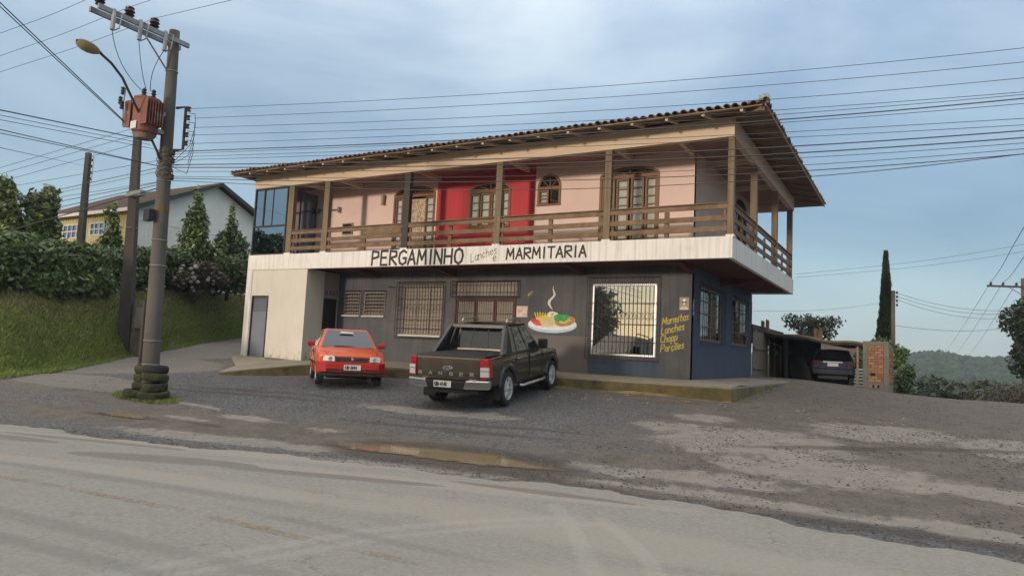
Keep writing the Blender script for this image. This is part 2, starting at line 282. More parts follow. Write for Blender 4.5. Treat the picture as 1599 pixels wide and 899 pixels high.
# ---------------------------------------------------------------- terrain
TP = [(-14.1,-9.2,.38),(-15.5,-7.1,.5),(-18.3,-3.9,.76),(-20,-.3,1.2),(-23.8,5,1.6),(-17.5,-.4,.92),(-16,-.3,.92),(-17.6,4,1.3),(-14.6,-.2,.9),
 (-13.4,-3.5,.52),(-12.8,-1.3,.56),(-11,-4.5,.5),(-10.25,-8.06,.24),(-8.2,-4.2,.53),(-9.3,-1.2,.62),(-7.5,-.8,.64),
 (-4.4,-3.9,.37),(-5.6,-.8,.63),(-2.5,-.6,.63),(-.1,-.3,.6),(1.0,.5,.62),(-2,-4.5,.36),(0,-4,.36),(-5,-7,.16),(-1,-7,.16),(3,-6,.2),(6,-5,.22),(10,-6,.15),
 (.6,4,.78),(.5,8,.95),(1,12.5,.95),(-.5,16,.95),(-6,14,1.0),(-12,12,1.2),(-20,14,2.0),(2.2,11,.9),(3.0,11,.77),(3.2,15,.6),(4.2,9,.72),(4.3,12,.68),(6.5,9.5,.7),(7,12,.66),(3,5,.62),(7,3,.5),(10,8,.6),(11,2,.4),(14,6,.5),(16,-2,.25),(14,12,.5),
 (-8.9,-11.4,.0),(-3.9,-10.5,.0),(-.6,-9.6,.0),(2.6,-9.6,.0),(4.7,-9.8,.0),(10,-10.5,.0),(18,-11,.0)]
TP += [(x,y,-.004*abs(y+13.5)) for x in (-40,-24,-12,-4,4,12,24,40) for y in (-13.2,-17,-21)]
TP += [(x,-12.3,0) for x in (-32,-20)] + [(-45,-6,.6),(-35,-9,.2),(-22,-9.5,.4),(30,0,.3),(30,10,.3),(-30,8,2),(-30,20,2.5),(-10,22,1.2),(0,22,.6)]
TP = np.array(TP,float)
def _tps(r2): return np.where(r2>1e-9, r2*np.log(np.maximum(r2,1e-9))*.5, 0)
_n=len(TP); _K=_tps(((TP[:,None,:2]-TP[None,:,:2])**2).sum(-1))+np.eye(_n)*.6
_Pm=np.c_[np.ones(_n),TP[:,:2]]
_A=np.block([[_K,_Pm],[_Pm.T,np.zeros((3,3))]])
_w=np.linalg.solve(_A,np.r_[TP[:,2],np.zeros(3)])
def sstep(a,b,x):
    t=np.clip((x-a)/(b-a),0,1); return t*t*(3-2*t)
def zt(x,y):
    x=np.asarray(x,float); y=np.asarray(y,float); sh=np.broadcast(x,y).shape
    X=np.broadcast_to(x,sh).ravel(); Y=np.broadcast_to(y,sh).ravel(); out=np.zeros(X.shape)
    for i in range(0,len(X),20000):
        a=X[i:i+20000]; b=Y[i:i+20000]
        K=_tps((a[:,None]-TP[None,:,0])**2+(b[:,None]-TP[None,:,1])**2)
        out[i:i+20000]=K@_w[:_n]+_w[_n]+_w[_n+1]*a+_w[_n+2]*b
    # away from the lot: road level in front, yard on the left, a valley at the back right
    far=sstep(22,34,np.hypot((X+3)*.9,Y+2))
    base=np.where(Y<-8,0.,0.)+2.6*sstep(-12,-30,X)*sstep(-8,0,Y)+.4*sstep(-8,0,Y)
    out=out*(1-far)+base*far
    drop=sstep(12.5,60,Y)*sstep(-40,-8,X)
    out=out-13*drop - .55*sstep(12.2,17,Y)*sstep(2,4,X)
    pw=1-sstep(.75,1.5,np.hypot((X+2.0)/1.85,(Y+8.72-.12*(X+2))/.80)); out=out*(1-pw)+.035*pw   # hollow of the puddle
    return out.reshape(sh)
def blob(X,Y,cx,cy,rx,ry,ang=0,soft=.6):
    c,s=cos(R(ang)),sin(R(ang)); dx,dy=X-cx,Y-cy
    r=np.hypot((dx*c+dy*s)/rx,(-dx*s+dy*c)/ry); return 1-sstep(1-soft,1+soft,r)
def blobs(X,Y,L):
    o=np.zeros(X.shape)
    for b in L: o=np.maximum(o,blob(X,Y,*b))
    return o
def axisv(lo,hi,step,out_lo,out_hi,g=1.16):
    a=list(np.arange(lo,hi+1e-6,step)); s=step; v=hi
    while v<out_hi: s*=g; v+=s; a.append(v)
    s=step; v=lo
    while v>out_lo: s*=g; v-=s; a.insert(0,v)
    return np.array(a)
gx=axisv(-22,11,.2,-560,560); gy=axisv(-19,15,.2,-140,660)
GX,GY=np.meshgrid(gx,gy); GZ=zt(GX,GY)
near=1-sstep(15,30,np.hypot(GX+3,GY+4))
GZ=GZ+near*.012*np.sin(GX*3.1+1.7*np.sin(GY*2.3))*np.cos(GY*2.7+np.sin(GX*1.9))*sstep(-9.6,-8,GY)*(1-blob(GX,GY,-2,-8.7,2.2,1.0,7,.3))
nx,ny=len(gx),len(gy)
idx=np.arange(nx*ny).reshape(ny,nx); F=np.stack([idx[:-1,:-1],idx[:-1,1:],idx[1:,1:],idx[1:,:-1]],-1).reshape(-1,4)
patch=blobs(GX,GY,[(1.5,-4.9,1.7,1.3,25),(3.3,-2.2,1.4,1.0,40),(2.9,-6.6,1.6,.9,0),(-.1,-4.3,.7,.55,0),(.3,-8.15,.8,.32,0),(1.6,-7.9,.9,.4,5),(5.3,-2.6,.9,1.3,0),(4.9,-6.6,1.4,.5,0),(-5.0,-5.55,1.5,.33,8),(-3.6,-5.2,.8,.35,0),(-6.7,-8.3,.7,.2,0),(-7.6,-9.0,.5,.16,0),(-3.7,-8.75,.35,.16,0),(-4.9,-8.2,.35,.2,0),(.2,-2.9,.6,.5,0),(-5.5,-9.9,2.4,.3,12),(-2.2,-9.85,1.5,.22,16),(-9.0,-8.0,1.1,.13,0),(2.0,-8.9,1.8,.34,3),(4.3,-8.75,1.0,.3,0),(6.2,-5,1,.6,0)])
dirt=np.clip(.25+.75*sstep(-3.5,1.5,GX+.15*GY)+.6*blobs(GX,GY,[(-3,-8.6,6,1.0,0),(-8,-9.6,4,.7,12),(-2.4,-.7,3,.7,0),(.8,1.5,1.6,3,0),(-12,-8.6,5,.7,0)])-.35*blobs(GX,GY,[(-9.5,-4.5,4.5,3,0),(-3.5,-3,2.2,2.2,0)]),0,1)
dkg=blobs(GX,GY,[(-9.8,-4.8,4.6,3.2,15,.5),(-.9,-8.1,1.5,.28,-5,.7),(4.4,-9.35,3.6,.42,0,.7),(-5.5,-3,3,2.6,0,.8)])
grs=np.maximum(blobs(GX,GY,[(-10.2,-8.15,.95,.38,0)]),np.maximum(sstep(13.2,16,GY),sstep(20,30,np.hypot(GX+3,GY+2))*(1-sstep(-9,-7,-np.abs(GY+14)))))
lane=blobs(GX,GY,[(-17.3,-5.2,3.4,2.9,50,.35),(-19,1.5,2.0,4.5,10,.4),(-13.4,-7.9,2.6,1.0,10,.5),(-18.8,5,2.2,6,0,.4)])
wet=blobs(GX,GY,[(-2.0,-8.72,2.1,.95,7,.35),(-8.6,-9.6,1.0,.16,12,.6),(-6.8,-9.2,.6,.12,10,.6),(2.5,-9.15,4.5,.20,0,.8),(-9.5,-6.6,3.2,.16,14,.8),(-9.2,-6.0,3.2,.14,14,.8),(-3.2,-6.9,2.6,.15,6,.8),(-3,-6.2,2.4,.14,6,.8),(3.5,-4.0,3.0,.16,35,.8),(4.2,-3.6,3.0,.15,35,.8)])
def groundmat():
    m,t,b,o=newmat('lot_ground'); g=nd(t,'ShaderNodeNewGeometry'); v=g.outputs['Position']
    at=lambda n:(lambda a:(setattr(a,'attribute_name',n),a.outputs['Fac'])[1])(nd(t,'ShaderNodeAttribute'))
    vo=nd(t,'ShaderNodeTexVoronoi'); vo.inputs['Scale'].default_value=26; t.links.new(v,vo.inputs['Vector'])
    sep=nd(t,'ShaderNodeSeparateColor'); t.links.new(vo.outputs['Color'],sep.inputs[0])
    big=noise(t,v,.9,6,.6); fine=noise(t,v,14,5,.7)
    grav=mixc(t,sep.outputs[0],(.078,.075,.075),(.205,.198,.19))
    grav=mixc(t,math_(t,'MULTIPLY',ramp(t,big,.35,.7),.55),grav,(.15,.13,.112))
    dcol=mixc(t,fine,(.128,.106,.086),(.235,.200,.162)); dcol=mixc(t,ramp(t,noise(t,v,2.6,6,.65),.4,.72),dcol,(.105,.092,.080))
    stones=math_(t,'GREATER_THAN',sep.outputs[1],.80); dcol=mixc(t,math_(t,'MULTIPLY',stones,.7),dcol,grav)
    df=ramp(t,math_(t,'ADD',at('dirt'),math_(t,'MULTIPLY_ADD',big,1.1,-.55)),.38,.72)
    c=mixc(t,df,grav,dcol)
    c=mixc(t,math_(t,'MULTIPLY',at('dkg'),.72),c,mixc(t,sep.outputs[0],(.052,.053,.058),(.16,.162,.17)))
    pat=mixc(t,noise(t,v,3,6,.7),(.26,.232,.195),(.39,.35,.30))
    lanec=mixc(t,noise(t,v,2.2,6,.7),(.15,.138,.122),(.235,.215,.19))
    pn=noise(t,v,1.5,10,.68,.4)
    lf=ramp(t,math_(t,'ADD',at('lane'),math_(t,'MULTIPLY_ADD',pn,.7,-.35)),.46,.56); c=mixc(t,lf,c,lanec)
    pn2=noise(t,v,4.5,9,.75,.6); pf=ramp(t,math_(t,'ADD',math_(t,'ADD',at('patch'),math_(t,'MULTIPLY_ADD',pn,2.0,-1.0)),math_(t,'MULTIPLY_ADD',pn2,1.1,-.55)),.36,.70); c=mixc(t,math_(t,'MULTIPLY',pf,math_(t,'MULTIPLY_ADD',ramp(t,pn2,.3,.62),.5,.34)),c,pat)
    wet=at('wet'); wf=ramp(t,math_(t,'ADD',wet,math_(t,'MULTIPLY_ADD',pn2,.8,-.4)),.35,.7); c=mixc(t,math_(t,'MULTIPLY',wf,.6),c,(.075,.058,.042))
    gf=ramp(t,math_(t,'ADD',at('grass'),math_(t,'MULTIPLY_ADD',noise(t,v,5,6,.7),1.0,-.5)),.42,.62)
    c=mixc(t,gf,c,mixc(t,noise(t,v,9,5,.7),(.045,.06,.018),(.085,.085,.035)))
    t.links.new(c,b.inputs['Base Color']); b.inputs['Roughness'].default_value=.92; b.inputs['Specular IOR Level'].default_value=.25
    h=math_(t,'MULTIPLY',math_(t,'SUBTRACT',1,vo.outputs['Distance']),math_(t,'SUBTRACT',1,math_(t,'MULTIPLY',math_(t,'MAXIMUM',pf,lf),.85)))
    h=math_(t,'ADD',h,math_(t,'MULTIPLY',fine,.7)); bump(t,b,h,.75,.03); return m
ground=fastmesh('ground',np.stack([GX,GY,GZ],-1).reshape(-1,3),F,groundmat(),dict(patch=patch,dirt=dirt,dkg=dkg,grass=grs,lane=lane,wet=wet),smooth=True); tag(ground,kind='structure')
# ---- the street
ne=np.array([(-140,-44),(-90,-31),(-50,-19.5),(-30,-15),(-18,-12.8),(-9,-11.42),(-3.9,-10.45),(-.6,-9.45),(2.6,-9.42),(4.7,-9.62),(10,-10.6),(20,-13),(40,-19),(80,-34)],float)
rx=np.r_[np.linspace(-140,-14,90,endpoint=False),np.arange(-14,8,.07),np.linspace(8,80,60)]
def smooth_interp(x):
    k=np.linspace(-1.5,1.5,9); return np.mean([np.interp(x+d,ne[:,0],ne[:,1]) for d in k],0)
jag=sum(a*np.sin(rx*f+p) for a,f,p in ((.10,1.3,0),(.06,3.1,1),(.035,7.3,2),(.02,17,.5),(.012,41,1.2),(.008,83,0)))
rn=smooth_interp(rx)+jag; rows=96
tv=np.linspace(0,1,rows)**1.15
RX=np.repeat(rx[None],rows,0); RY=rn[None]-tv[:,None]*7.7+jag[None]*0
RZ=zt(RX,RY)+.028-.030*(tv[:,None]<1e-6)
idx=np.arange(RX.size).reshape(RX.shape); F=np.stack([idx[:-1,:-1],idx[1:,:-1],idx[1:,1:],idx[:-1,1:]],-1).reshape(-1,4)
mud=blobs(RX,RY,[(-4.4,-11.55,1.35,.24,22),(-7.6,-11.95,1.1,.16,12),(-2.2,-10.9,1.5,.13,20),(.2,-9.95,1.2,.10,8),(-6.5,-11.35,2,.09,14)])
dust=blobs(RX,RY,[(-5.5,-11.0,4,.22,16),(-1,-10.4,3.2,.2,14),(1.5,-11.2,3.0,.5,4),(2.2,-12.4,1.2,.5,20),(-3.2,-12.2,4.0,.25,12)])
off=RY-(rn[None])   # distance from the edge
drk=np.maximum(np.exp(-((off+3.55+.10*np.sin(RX*.6))/.10)**2)*sstep(-9,-4,-np.abs(RX+3))*.0,blobs(RX,RY,[(-2.6,-14.0,3.6,.13,7,.8),(-3.8,-12.65,3.2,.12,10,.9),(-1.9,-14.35,3.2,.10,7,.8),(-.2,-12.55,1.6,.09,3,.8)]))
lt=np.zeros_like(RX)
def track(P,w):
    global lt
    P=np.array(P,float)
    for a,b in zip(P[:-1],P[1:]):
        d=b-a; L=d@d; u=np.clip(((RX-a[0])*d[0]+(RY-a[1])*d[1])/L,0,1); q=np.hypot(RX-a[0]-u*d[0],RY-a[1]-u*d[1]); lt=np.maximum(lt,1-sstep(w*.3,w,q))
track([(-.75,-14.6),(-.45,-13.4),(-.2,-12.4),(.3,-11.5),(1.0,-10.7)],.13); track([(-.48,-14.6),(-.2,-13.4),(.08,-12.4),(.6,-11.5),(1.3,-10.8)],.10)
track([(2.9,-14.2),(2.2,-12.8),(1.2,-11.2),(.6,-10.4)],.13); track([(3.4,-14.2),(2.75,-12.8),(1.9,-11.4),(1.2,-10.6)],.12)
def roadmat():
    m,t,b,o=newmat('worn_asphalt'); g=nd(t,'ShaderNodeNewGeometry'); v=g.outputs['Position']
    at=lambda n:(lambda a:(setattr(a,'attribute_name',n),a.outputs['Fac'])[1])(nd(t,'ShaderNodeAttribute'))
    ag=noise(t,v,70,3,.7); big=noise(t,mapv(t,v,(.35,1,1)),.8,7,.65); mid=noise(t,mapv(t,v,(.5,1.4,1)),3.5,6,.7)
    g2=noise(t,v,19,9,.78); c=mixc(t,ramp(t,g2,.34,.66),(.235,.219,.190),(.350,.329,.288)); c=mixc(t,math_(t,'MULTIPLY',ramp(t,ag,.5,.75),.35),c,(.41,.385,.34)); c=mixc(t,math_(t,'MULTIPLY',ramp(t,big,.42,.72),.25),c,(.32,.29,.245)); c=mixc(t,math_(t,'MULTIPLY',ramp(t,mid,.5,.8),.22),c,(.18,.172,.16))
    vc=nd(t,'ShaderNodeTexVoronoi'); vc.feature='DISTANCE_TO_EDGE'; vc.inputs['Scale'].default_value=.55; dv=nd(t,'ShaderNodeVectorMath'); dv.operation='ADD'; nv=nd(t,'ShaderNodeTexNoise'); nv.inputs['Scale'].default_value=2.2; nv.inputs['Detail'].default_value=6; t.links.new(v,nv.inputs['Vector']); t.links.new(v,dv.inputs[0]); t.links.new(nv.outputs['Color'],dv.inputs[1]); t.links.new(dv.outputs[0],vc.inputs['Vector'])
    ck=math_(t,'MULTIPLY',math_(t,'LESS_THAN',vc.outputs['Distance'],.0045),ramp(t,noise(t,v,.5,3),.48,.6)); c=mixc(t,math_(t,'MULTIPLY',ck,.32),c,(.08,.075,.068))
    pn=noise(t,mapv(t,v,(.6,1.5,1)),2.2,9,.68,.3)
    d=ramp(t,math_(t,'ADD',at('dust'),math_(t,'MULTIPLY_ADD',pn,1.4,-.7)),.35,.75); c=mixc(t,math_(t,'MULTIPLY',d,.45),c,(.40,.35,.28))
    d=ramp(t,math_(t,'ADD',at('lt'),math_(t,'MULTIPLY_ADD',noise(t,v,9,6,.75),1.6,-.8)),.3,.9); c=mixc(t,math_(t,'MULTIPLY',d,.24),c,(.46,.435,.395))
    d=ramp(t,math_(t,'ADD',at('drk'),math_(t,'MULTIPLY_ADD',pn,.9,-.45)),.3,.85); c=mixc(t,math_(t,'MULTIPLY',d,.30),c,(.14,.134,.124))
    mf=ramp(t,math_(t,'ADD',at('mud'),math_(t,'MULTIPLY_ADD',pn,1.1,-.55)),.47,.54); c=mixc(t,math_(t,'MULTIPLY',mf,.85),c,mixc(t,pn,(.17,.145,.118),(.23,.20,.165)))
    t.links.new(c,b.inputs['Base Color']); t.links.new(math_(t,'MULTIPLY_ADD',mf,-.25,.85),b.inputs['Roughness']); b.inputs['Specular IOR Level'].default_value=.35
    bump(t,b,math_(t,'ADD',ag,g2),.6,.014); return m
road=fastmesh('road',np.stack([RX,RY,RZ],-1).reshape(-1,3),F,roadmat(),dict(mud=mud,dust=dust,drk=drk,lt=lt),smooth=True); tag(road,kind='structure')
# worn yellow centre line
lx=np.arange(-60,.9,.25); P0=np.array([(-60,-25.2),(-30,-17.6),(-18,-15.1),(-9,-13.95),(-4.4,-13.33),(-1.8,-12.98),(-.2,-12.93),(.8,-12.86)])
ly=np.interp(lx,P0[:,0],P0[:,1]); V=[];
for s in (-.055,.055): V.append(np.stack([lx,ly+s,zt(lx,ly+s)+.033],-1))
V=np.concatenate(V); n=len(lx); F=np.array([(i,i+1,n+i+1,n+i) for i in range(n-1)])
def linemat():
    m,t,b,o=newmat('worn_yellow_paint'); g=nd(t,'ShaderNodeNewGeometry'); v=g.outputs['Position']
    b.inputs['Base Color'].default_value=(.36,.25,.085,1); b.inputs['Roughness'].default_value=.85
    tr=nd(t,'ShaderNodeBsdfTransparent'); ms=nd(t,'ShaderNodeMixShader')
    f=math_(t,'MULTIPLY',ramp(t,noise(t,v,22,6,.75),.42,.60),ramp(t,noise(t,v,1.1,4,.6),.42,.58))
    t.links.new(math_(t,'MULTIPLY',f,.6),ms.inputs[0]); t.links.new(tr.outputs[0],ms.inputs[1]); t.links.new(b.outputs[0],ms.inputs[2]); t.links.new(ms.outputs[0],o.inputs[0]); return m
tag(fastmesh('road_marking',V,F,linemat()),kind='structure')
# ---- puddles of brown water
def watermat():
    m,t,b,o=newmat('muddy_water'); g=nd(t,'ShaderNodeNewGeometry'); v=g.outputs['Position']; at=nd(t,'ShaderNodeAttribute'); at.attribute_name='depth'
    t.links.new(mixc(t,noise(t,v,2,4),(.37,.28,.165),(.28,.205,.12)),b.inputs['Base Color']); b.inputs['Roughness'].default_value=.05; b.inputs['Specular IOR Level'].default_value=.5; bump(t,b,noise(t,v,6,2),.03,.01)
    tr=nd(t,'ShaderNodeBsdfTransparent'); ms=nd(t,'ShaderNodeMixShader'); f=ramp(t,math_(t,'ADD',at.outputs['Fac'],math_(t,'MULTIPLY_ADD',noise(t,v,7,8,.75),.5,-.25)),.10,.34)
    t.links.new(f,ms.inputs[0]); t.links.new(tr.outputs[0],ms.inputs[1]); t.links.new(b.outputs[0],ms.inputs[2]); t.links.new(ms.outputs[0],o.inputs[0]); return m
WM=watermat()
def puddle(cx,cy,rx_,ry_,ang,z,seed):
    r=random.Random(seed); ph=[r.uniform(0,6.28) for _ in range(6)]; n=96; K=14; V=[]; A=[]
    for k in range(K+1):
        for i in range(n):
            a=2*pi*i/n; q=(1+.16*sin(2*a+ph[0])+.12*sin(3*a+ph[1])+.07*sin(5*a+ph[2])+.05*sin(9*a+ph[3])+.03*sin(16*a+ph[4]))*max(k/K,.004)
            x,y=rx_*q*cos(a),ry_*q*sin(a); X=cx+x*cos(R(ang))-y*sin(R(ang)); Y=cy+x*sin(R(ang))+y*cos(R(ang)); V.append((X,Y)); A.append(1-k/K)
    V=np.array(V); Z=np.maximum(zt(V[:,0],V[:,1])+.010,.046 if z is None else 0); Z=np.minimum(Z,zt(V[:,0],V[:,1])+.016)
    F=np.array([(k*n+i,k*n+(i+1)%n,(k+1)*n+(i+1)%n,(k+1)*n+i) for k in range(K) for i in range(n)])
    return tag(fastmesh('puddle',np.c_[V,Z],F,WM,dict(depth=np.array(A)),smooth=True),kind='structure')
puddle(-2.1,-8.68,1.75,.66,7,None,3); puddle(-8.6,-9.55,.8,.16,12,0,5)
# ---- raised concrete platform in front of the building
st=[(.05,.0,.985),(-2,-.02,.98),(-4.7,-.10,.97),(-7,-.45,.955),(-9.5,-.85,.945),(-12.35,-1.15,.93)]
stf=[]
for a,b in zip(st[:-1],st[1:]):
    for k in range(6): stf.append(tuple(a[i]+(b[i]-a[i])*k/6 for i in range(3)))
stf.append(st[-1])
pv=MB(); jit=lambda a:random.uniform(-a,a)
front=[(x+0,y+jit(.012),z+jit(.004)) for x,y,z in stf]
pv.grid([[p,(p[0],1.8,1.05)] for p in front])
pv.grid([[(p[0],p[1],p[2]),(p[0],p[1]+.0,.35)] for p in front])
side=[(.05+.03*k/10,.0+8.5*k/10,.985+.02*k/10) for k in range(11)]; side[0]=front[0]
pv.grid([[p,(-1.5,p[1] if i else 1.8,1.05 if i else 1.05)] for i,p in enumerate(side) if i>=2 or i==0])
pv.grid([[p,(p[0],p[1],.35)] for p in side])
ap=[(-12.35,-1.15,.93),(-12.9,-2.6,.77),(-13.45,-3.95,.60)]
pv.add([front[-1],ap[1],ap[2],(-14.6,-2.5,.735),(-16.6,-1.1,.86),(-17.7,-.2,.95),(-14,1.8,1.05),(-12.35,1.8,1.05)],[(0,1,6,7),(1,2,3,6),(3,4,5,6)])
pv.grid([[p,(p[0],p[1],.1)] for p in [front[-1]]+ap[1:]]); 
pav=pv.build('pavement','conc',fixn=False); tag(pav,kind='structure')
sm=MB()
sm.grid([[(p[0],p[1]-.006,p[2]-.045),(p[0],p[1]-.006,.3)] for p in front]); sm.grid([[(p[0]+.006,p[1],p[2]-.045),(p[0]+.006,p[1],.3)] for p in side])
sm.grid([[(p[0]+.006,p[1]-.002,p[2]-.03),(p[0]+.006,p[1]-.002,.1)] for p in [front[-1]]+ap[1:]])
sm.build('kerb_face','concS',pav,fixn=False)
ft=MB()
fl=[p for p in front if -8<p[0]]
for a,b in zip(fl[:-1],fl[1:]):
    za,zb=[float(zt(p[0],p[1]))+.035+.03*sin(p[0]*2.2)+.012*sin(p[0]*7) for p in (a,b)]
    ft.hexa([(b[0],b[1]-.045+.01*sin(b[0]*5),.3),(a[0],a[1]-.045+.01*sin(a[0]*5),.3),(a[0],a[1]+.02,.3),(b[0],b[1]+.02,.3)],[(b[0],b[1]-.045+.01*sin(b[0]*5),zb),(a[0],a[1]-.045+.01*sin(a[0]*5),za),(a[0],a[1]+.02,za),(b[0],b[1]+.02,zb)])
ft.build('footing',mat('footing_concrete',(.33,.26,.13),(.24,.19,.10),3,.9,bmp=.2),pav)
# ---- grass bank on the left
toe=np.array([(-60,-19.6),(-40,-15.4),(-26,-12.4),(-19,-11.2),(-15.6,-10.4),(-14.2,-9.2),(-15.5,-7.1),(-18.3,-3.9),(-20,-.3),(-23.8,5),(-25,12)],float)
top=np.array([(-60,-14,2.4),(-42,-11,2.5),(-30,-9.6,2.6),(-23,-8.8,2.6),(-20.5,-8.0,2.62),(-19.5,-7.1,2.67),(-20.9,-3.9,2.91),(-22.2,-.2,3.25),(-23.2,2.5,3.5),(-25.2,6,3.7),(-27,12,3.8)],float)
def resample(P,n):
    d=np.r_[0,np.cumsum(np.hypot(*(np.diff(P[:,:2],axis=0)).T))]; k=np.linspace(0,1,len(P)); u=np.linspace(0,1,n)
    Q=np.stack([np.interp(u,k,P[:,i]) for i in range(P.shape[1])],-1)
    for _ in range(6): Q[1:-1]=(Q[:-2]+2*Q[1:-1]+Q[2:])/4
    return Q
nu=220; T=resample(toe,nu); TT=resample(top,nu); tz=zt(T[:,0],T[:,1])-.02
vs_=[0,.06,.14,.22,.3,.38,.46,.54,.62,.7,.78,.86,.93,1.0]; rowsB=[]
for v in vs_:
    xy=T*(1-v)+TT[:,:2]*v; h=.10*v+.9*sstep(.12,1.0,np.full(nu,v)); z=tz*(1-h)+TT[:,2]*h
    z=z+np.sin(xy[:,0]*2.1+xy[:,1]*1.3)*np.sin(xy[:,1]*2.6)*.08*sin(pi*v)+np.sin(xy[:,0]*5.3)*np.cos(xy[:,1]*4.7)*.035*sin(pi*v)
    rowsB.append(np.c_[xy,z])
for k,ex in enumerate((2,8,40,150)):
    xy=TT[:,:2]+np.array([-ex,ex*.35]); rowsB.append(np.c_[xy,TT[:,2]+.03*min(ex,20)])
BK=np.stack(rowsB); idx=np.arange(BK.shape[0]*nu).reshape(-1,nu); F=np.stack([idx[:-1,:-1],idx[:-1,1:],idx[1:,1:],idx[1:,:-1]],-1).reshape(-1,4)
def bankmat():
    m,t,b,o=newmat('bank_turf'); g=nd(t,'ShaderNodeNewGeometry'); v=g.outputs['Position']
    at=nd(t,'ShaderNodeAttribute'); at.attribute_name='up'
    a=mixc(t,noise(t,v,6,6,.7),(.14,.19,.036),(.22,.25,.06)); d=mixc(t,noise(t,v,4,6,.7),(.10,.095,.035),(.19,.16,.07))
    f=ramp(t,math_(t,'ADD',at.outputs['Fac'],math_(t,'MULTIPLY_ADD',noise(t,v,1.2,5,.6),1.4,-.7)),.55,.85)
    t.links.new(mixc(t,f,a,d),b.inputs['Base Color']); b.inputs['Roughness'].default_value=.95; b.inputs['Specular IOR Level'].default_value=.1; bump(t,b,noise(t,v,12,6,.7),.9,.08); return m
upa=np.repeat(np.r_[vs_,[1,1,1,1]][:,None],nu,1)
tag(fastmesh('grass_bank',BK.reshape(-1,3),F,bankmat(),dict(up=upa),smooth=True),kind='structure')
def bank_at(u,v):   # point on the bank, u in 0..1 along, v in 0..1 up
    i=np.clip(u*(nu-1),0,nu-1.001); j=np.interp(v,vs_,np.arange(len(vs_))); i0=i.astype(int); j0=np.minimum(j.astype(int),len(vs_)-2); fi=(i-i0)[:,None]; fj=(j-j0)[:,None]
    return (BK[j0,i0]*(1-fi)+BK[j0,i0+1]*fi)*(1-fj)+(BK[j0+1,i0]*(1-fi)+BK[j0+1,i0+1]*fi)*fj
def foliage_mat(name,a,b_,c_,rough=.7,trans=.25):
    m,t,b,o=newmat(name); at=nd(t,'ShaderNodeAttribute'); at.attribute_name='tint'
    r=nd(t,'ShaderNodeValToRGB'); e=r.color_ramp.elements; e[0].color=(*a,1); e[1].color=(*c_,1); e[1].position=1; k=e.new(.55); k.color=(*b_,1)
    t.links.new(at.outputs['Fac'],r.inputs[0]); t.links.new(r.outputs[0],b.inputs['Base Color']); b.inputs['Roughness'].default_value=rough if trans==0 else .38; b.inputs['Specular IOR Level'].default_value=.25 if trans==0 else .6
    if trans:
        tl=nd(t,'ShaderNodeBsdfTranslucent'); t.links.new(r.outputs[0],tl.inputs[0]); ms=nd(t,'ShaderNodeMixShader'); ms.inputs[0].default_value=trans
        t.links.new(b.outputs[0],ms.inputs[1]); t.links.new(tl.outputs[0],ms.inputs[2]); t.links.new(ms.outputs[0],o.inputs[0])
    return m
M['grass']=foliage_mat('grass_blades',(.11,.165,.028),(.20,.26,.05),(.33,.34,.10))
M['drygrass']=foliage_mat('dry_grass_blades',(.10,.115,.032),(.18,.18,.06),(.32,.28,.12))
def blades(name,P,hmin,hmax,w,m,label,cat,lean=.5):
    n=len(P); h=rng.uniform(hmin,hmax,n); a=rng.uniform(0,2*pi,n); dx=np.c_[np.cos(a),np.sin(a),np.zeros(n)]*w; ln=np.c_[rng.normal(0,lean,n)*h,rng.normal(0,lean,n)*h,h]
    V=np.stack([P-dx,P+dx,P+ln],1).reshape(-1,3); F=np.arange(3*n).reshape(n,3); tn=np.repeat(np.clip(rng.normal(.45,.25,n),0,1),3)
    return tag(fastmesh(name,V,F,m,dict(tint=tn)),label,cat,kind='stuff')
n=42000; u=rng.uniform(.40,.93,n); v=rng.beta(1.2,2.0,n)
blades('grass',bank_at(u,v*.75)-np.array([0,0,.01]),.05,.17,.018,'grass','short green grass along the foot of the bank','grass')
u=rng.uniform(.36,.93,30000); v=rng.uniform(.36,1.0,30000)
blades('dry_grass',bank_at(u,v)-np.array([0,0,.01]),.04,.15,.016,'drygrass','dry brown grass covering the upper bank under the hedge','grass')
n=2600; a=rng.uniform(0,2*pi,n); r=np.sqrt(rng.uniform(0,1,n)); gx_=-10.25+1.05*r*np.cos(a); gy_=-8.12+.42*r*np.sin(a)
blades('grass',np.c_[gx_,gy_,zt(gx_,gy_)],.02,.07,.01,'grass','thin tuft of grass around the tyres at the pole foot','grass')
# ---- loose stones
def stones(name,n,area,smin,smax,label,c1,c2):
    xy=np.array([area() for _ in range(n)]); s=rng.uniform(smin,smax,n)*rng.uniform(.6,1.2,n); z=zt(xy[:,0],xy[:,1])
    base=np.array([(1,0,0),(-.5,.87,0),(-.5,-.87,0),(.4,.5,.55),(-.6,.0,.5),(.35,-.55,.6)]); 
    Fb=np.array([(0,1,3),(1,4,3),(1,2,4),(2,5,4),(2,0,5),(0,3,5),(3,4,5)])
    a=rng.uniform(0,6.28,n); ca,sa=np.cos(a),np.sin(a); V=np.zeros((n,6,3)); B=base[None]*rng.uniform(.7,1.3,(n,6,1))
    V[:,:,0]=xy[:,:1]+s[:,None]*(B[:,:,0]*ca[:,None]-B[:,:,1]*sa[:,None]); V[:,:,1]=xy[:,1:]+s[:,None]*(B[:,:,0]*sa[:,None]+B[:,:,1]*ca[:,None]); V[:,:,2]=z[:,None]+s[:,None]*B[:,:,2]*.8-.002
    F=(Fb[None]+6*np.arange(n)[:,None,None]).reshape(-1,3); tn=np.repeat(rng.uniform(0,1,n),6)
    return tag(fastmesh(name,V.reshape(-1,3),F,foliage_mat(name+'_stone',c1,tuple((x+y)/2 for x,y in zip(c1,c2)),c2,.9,0),dict(tint=tn)),label,'gravel',kind='stuff')
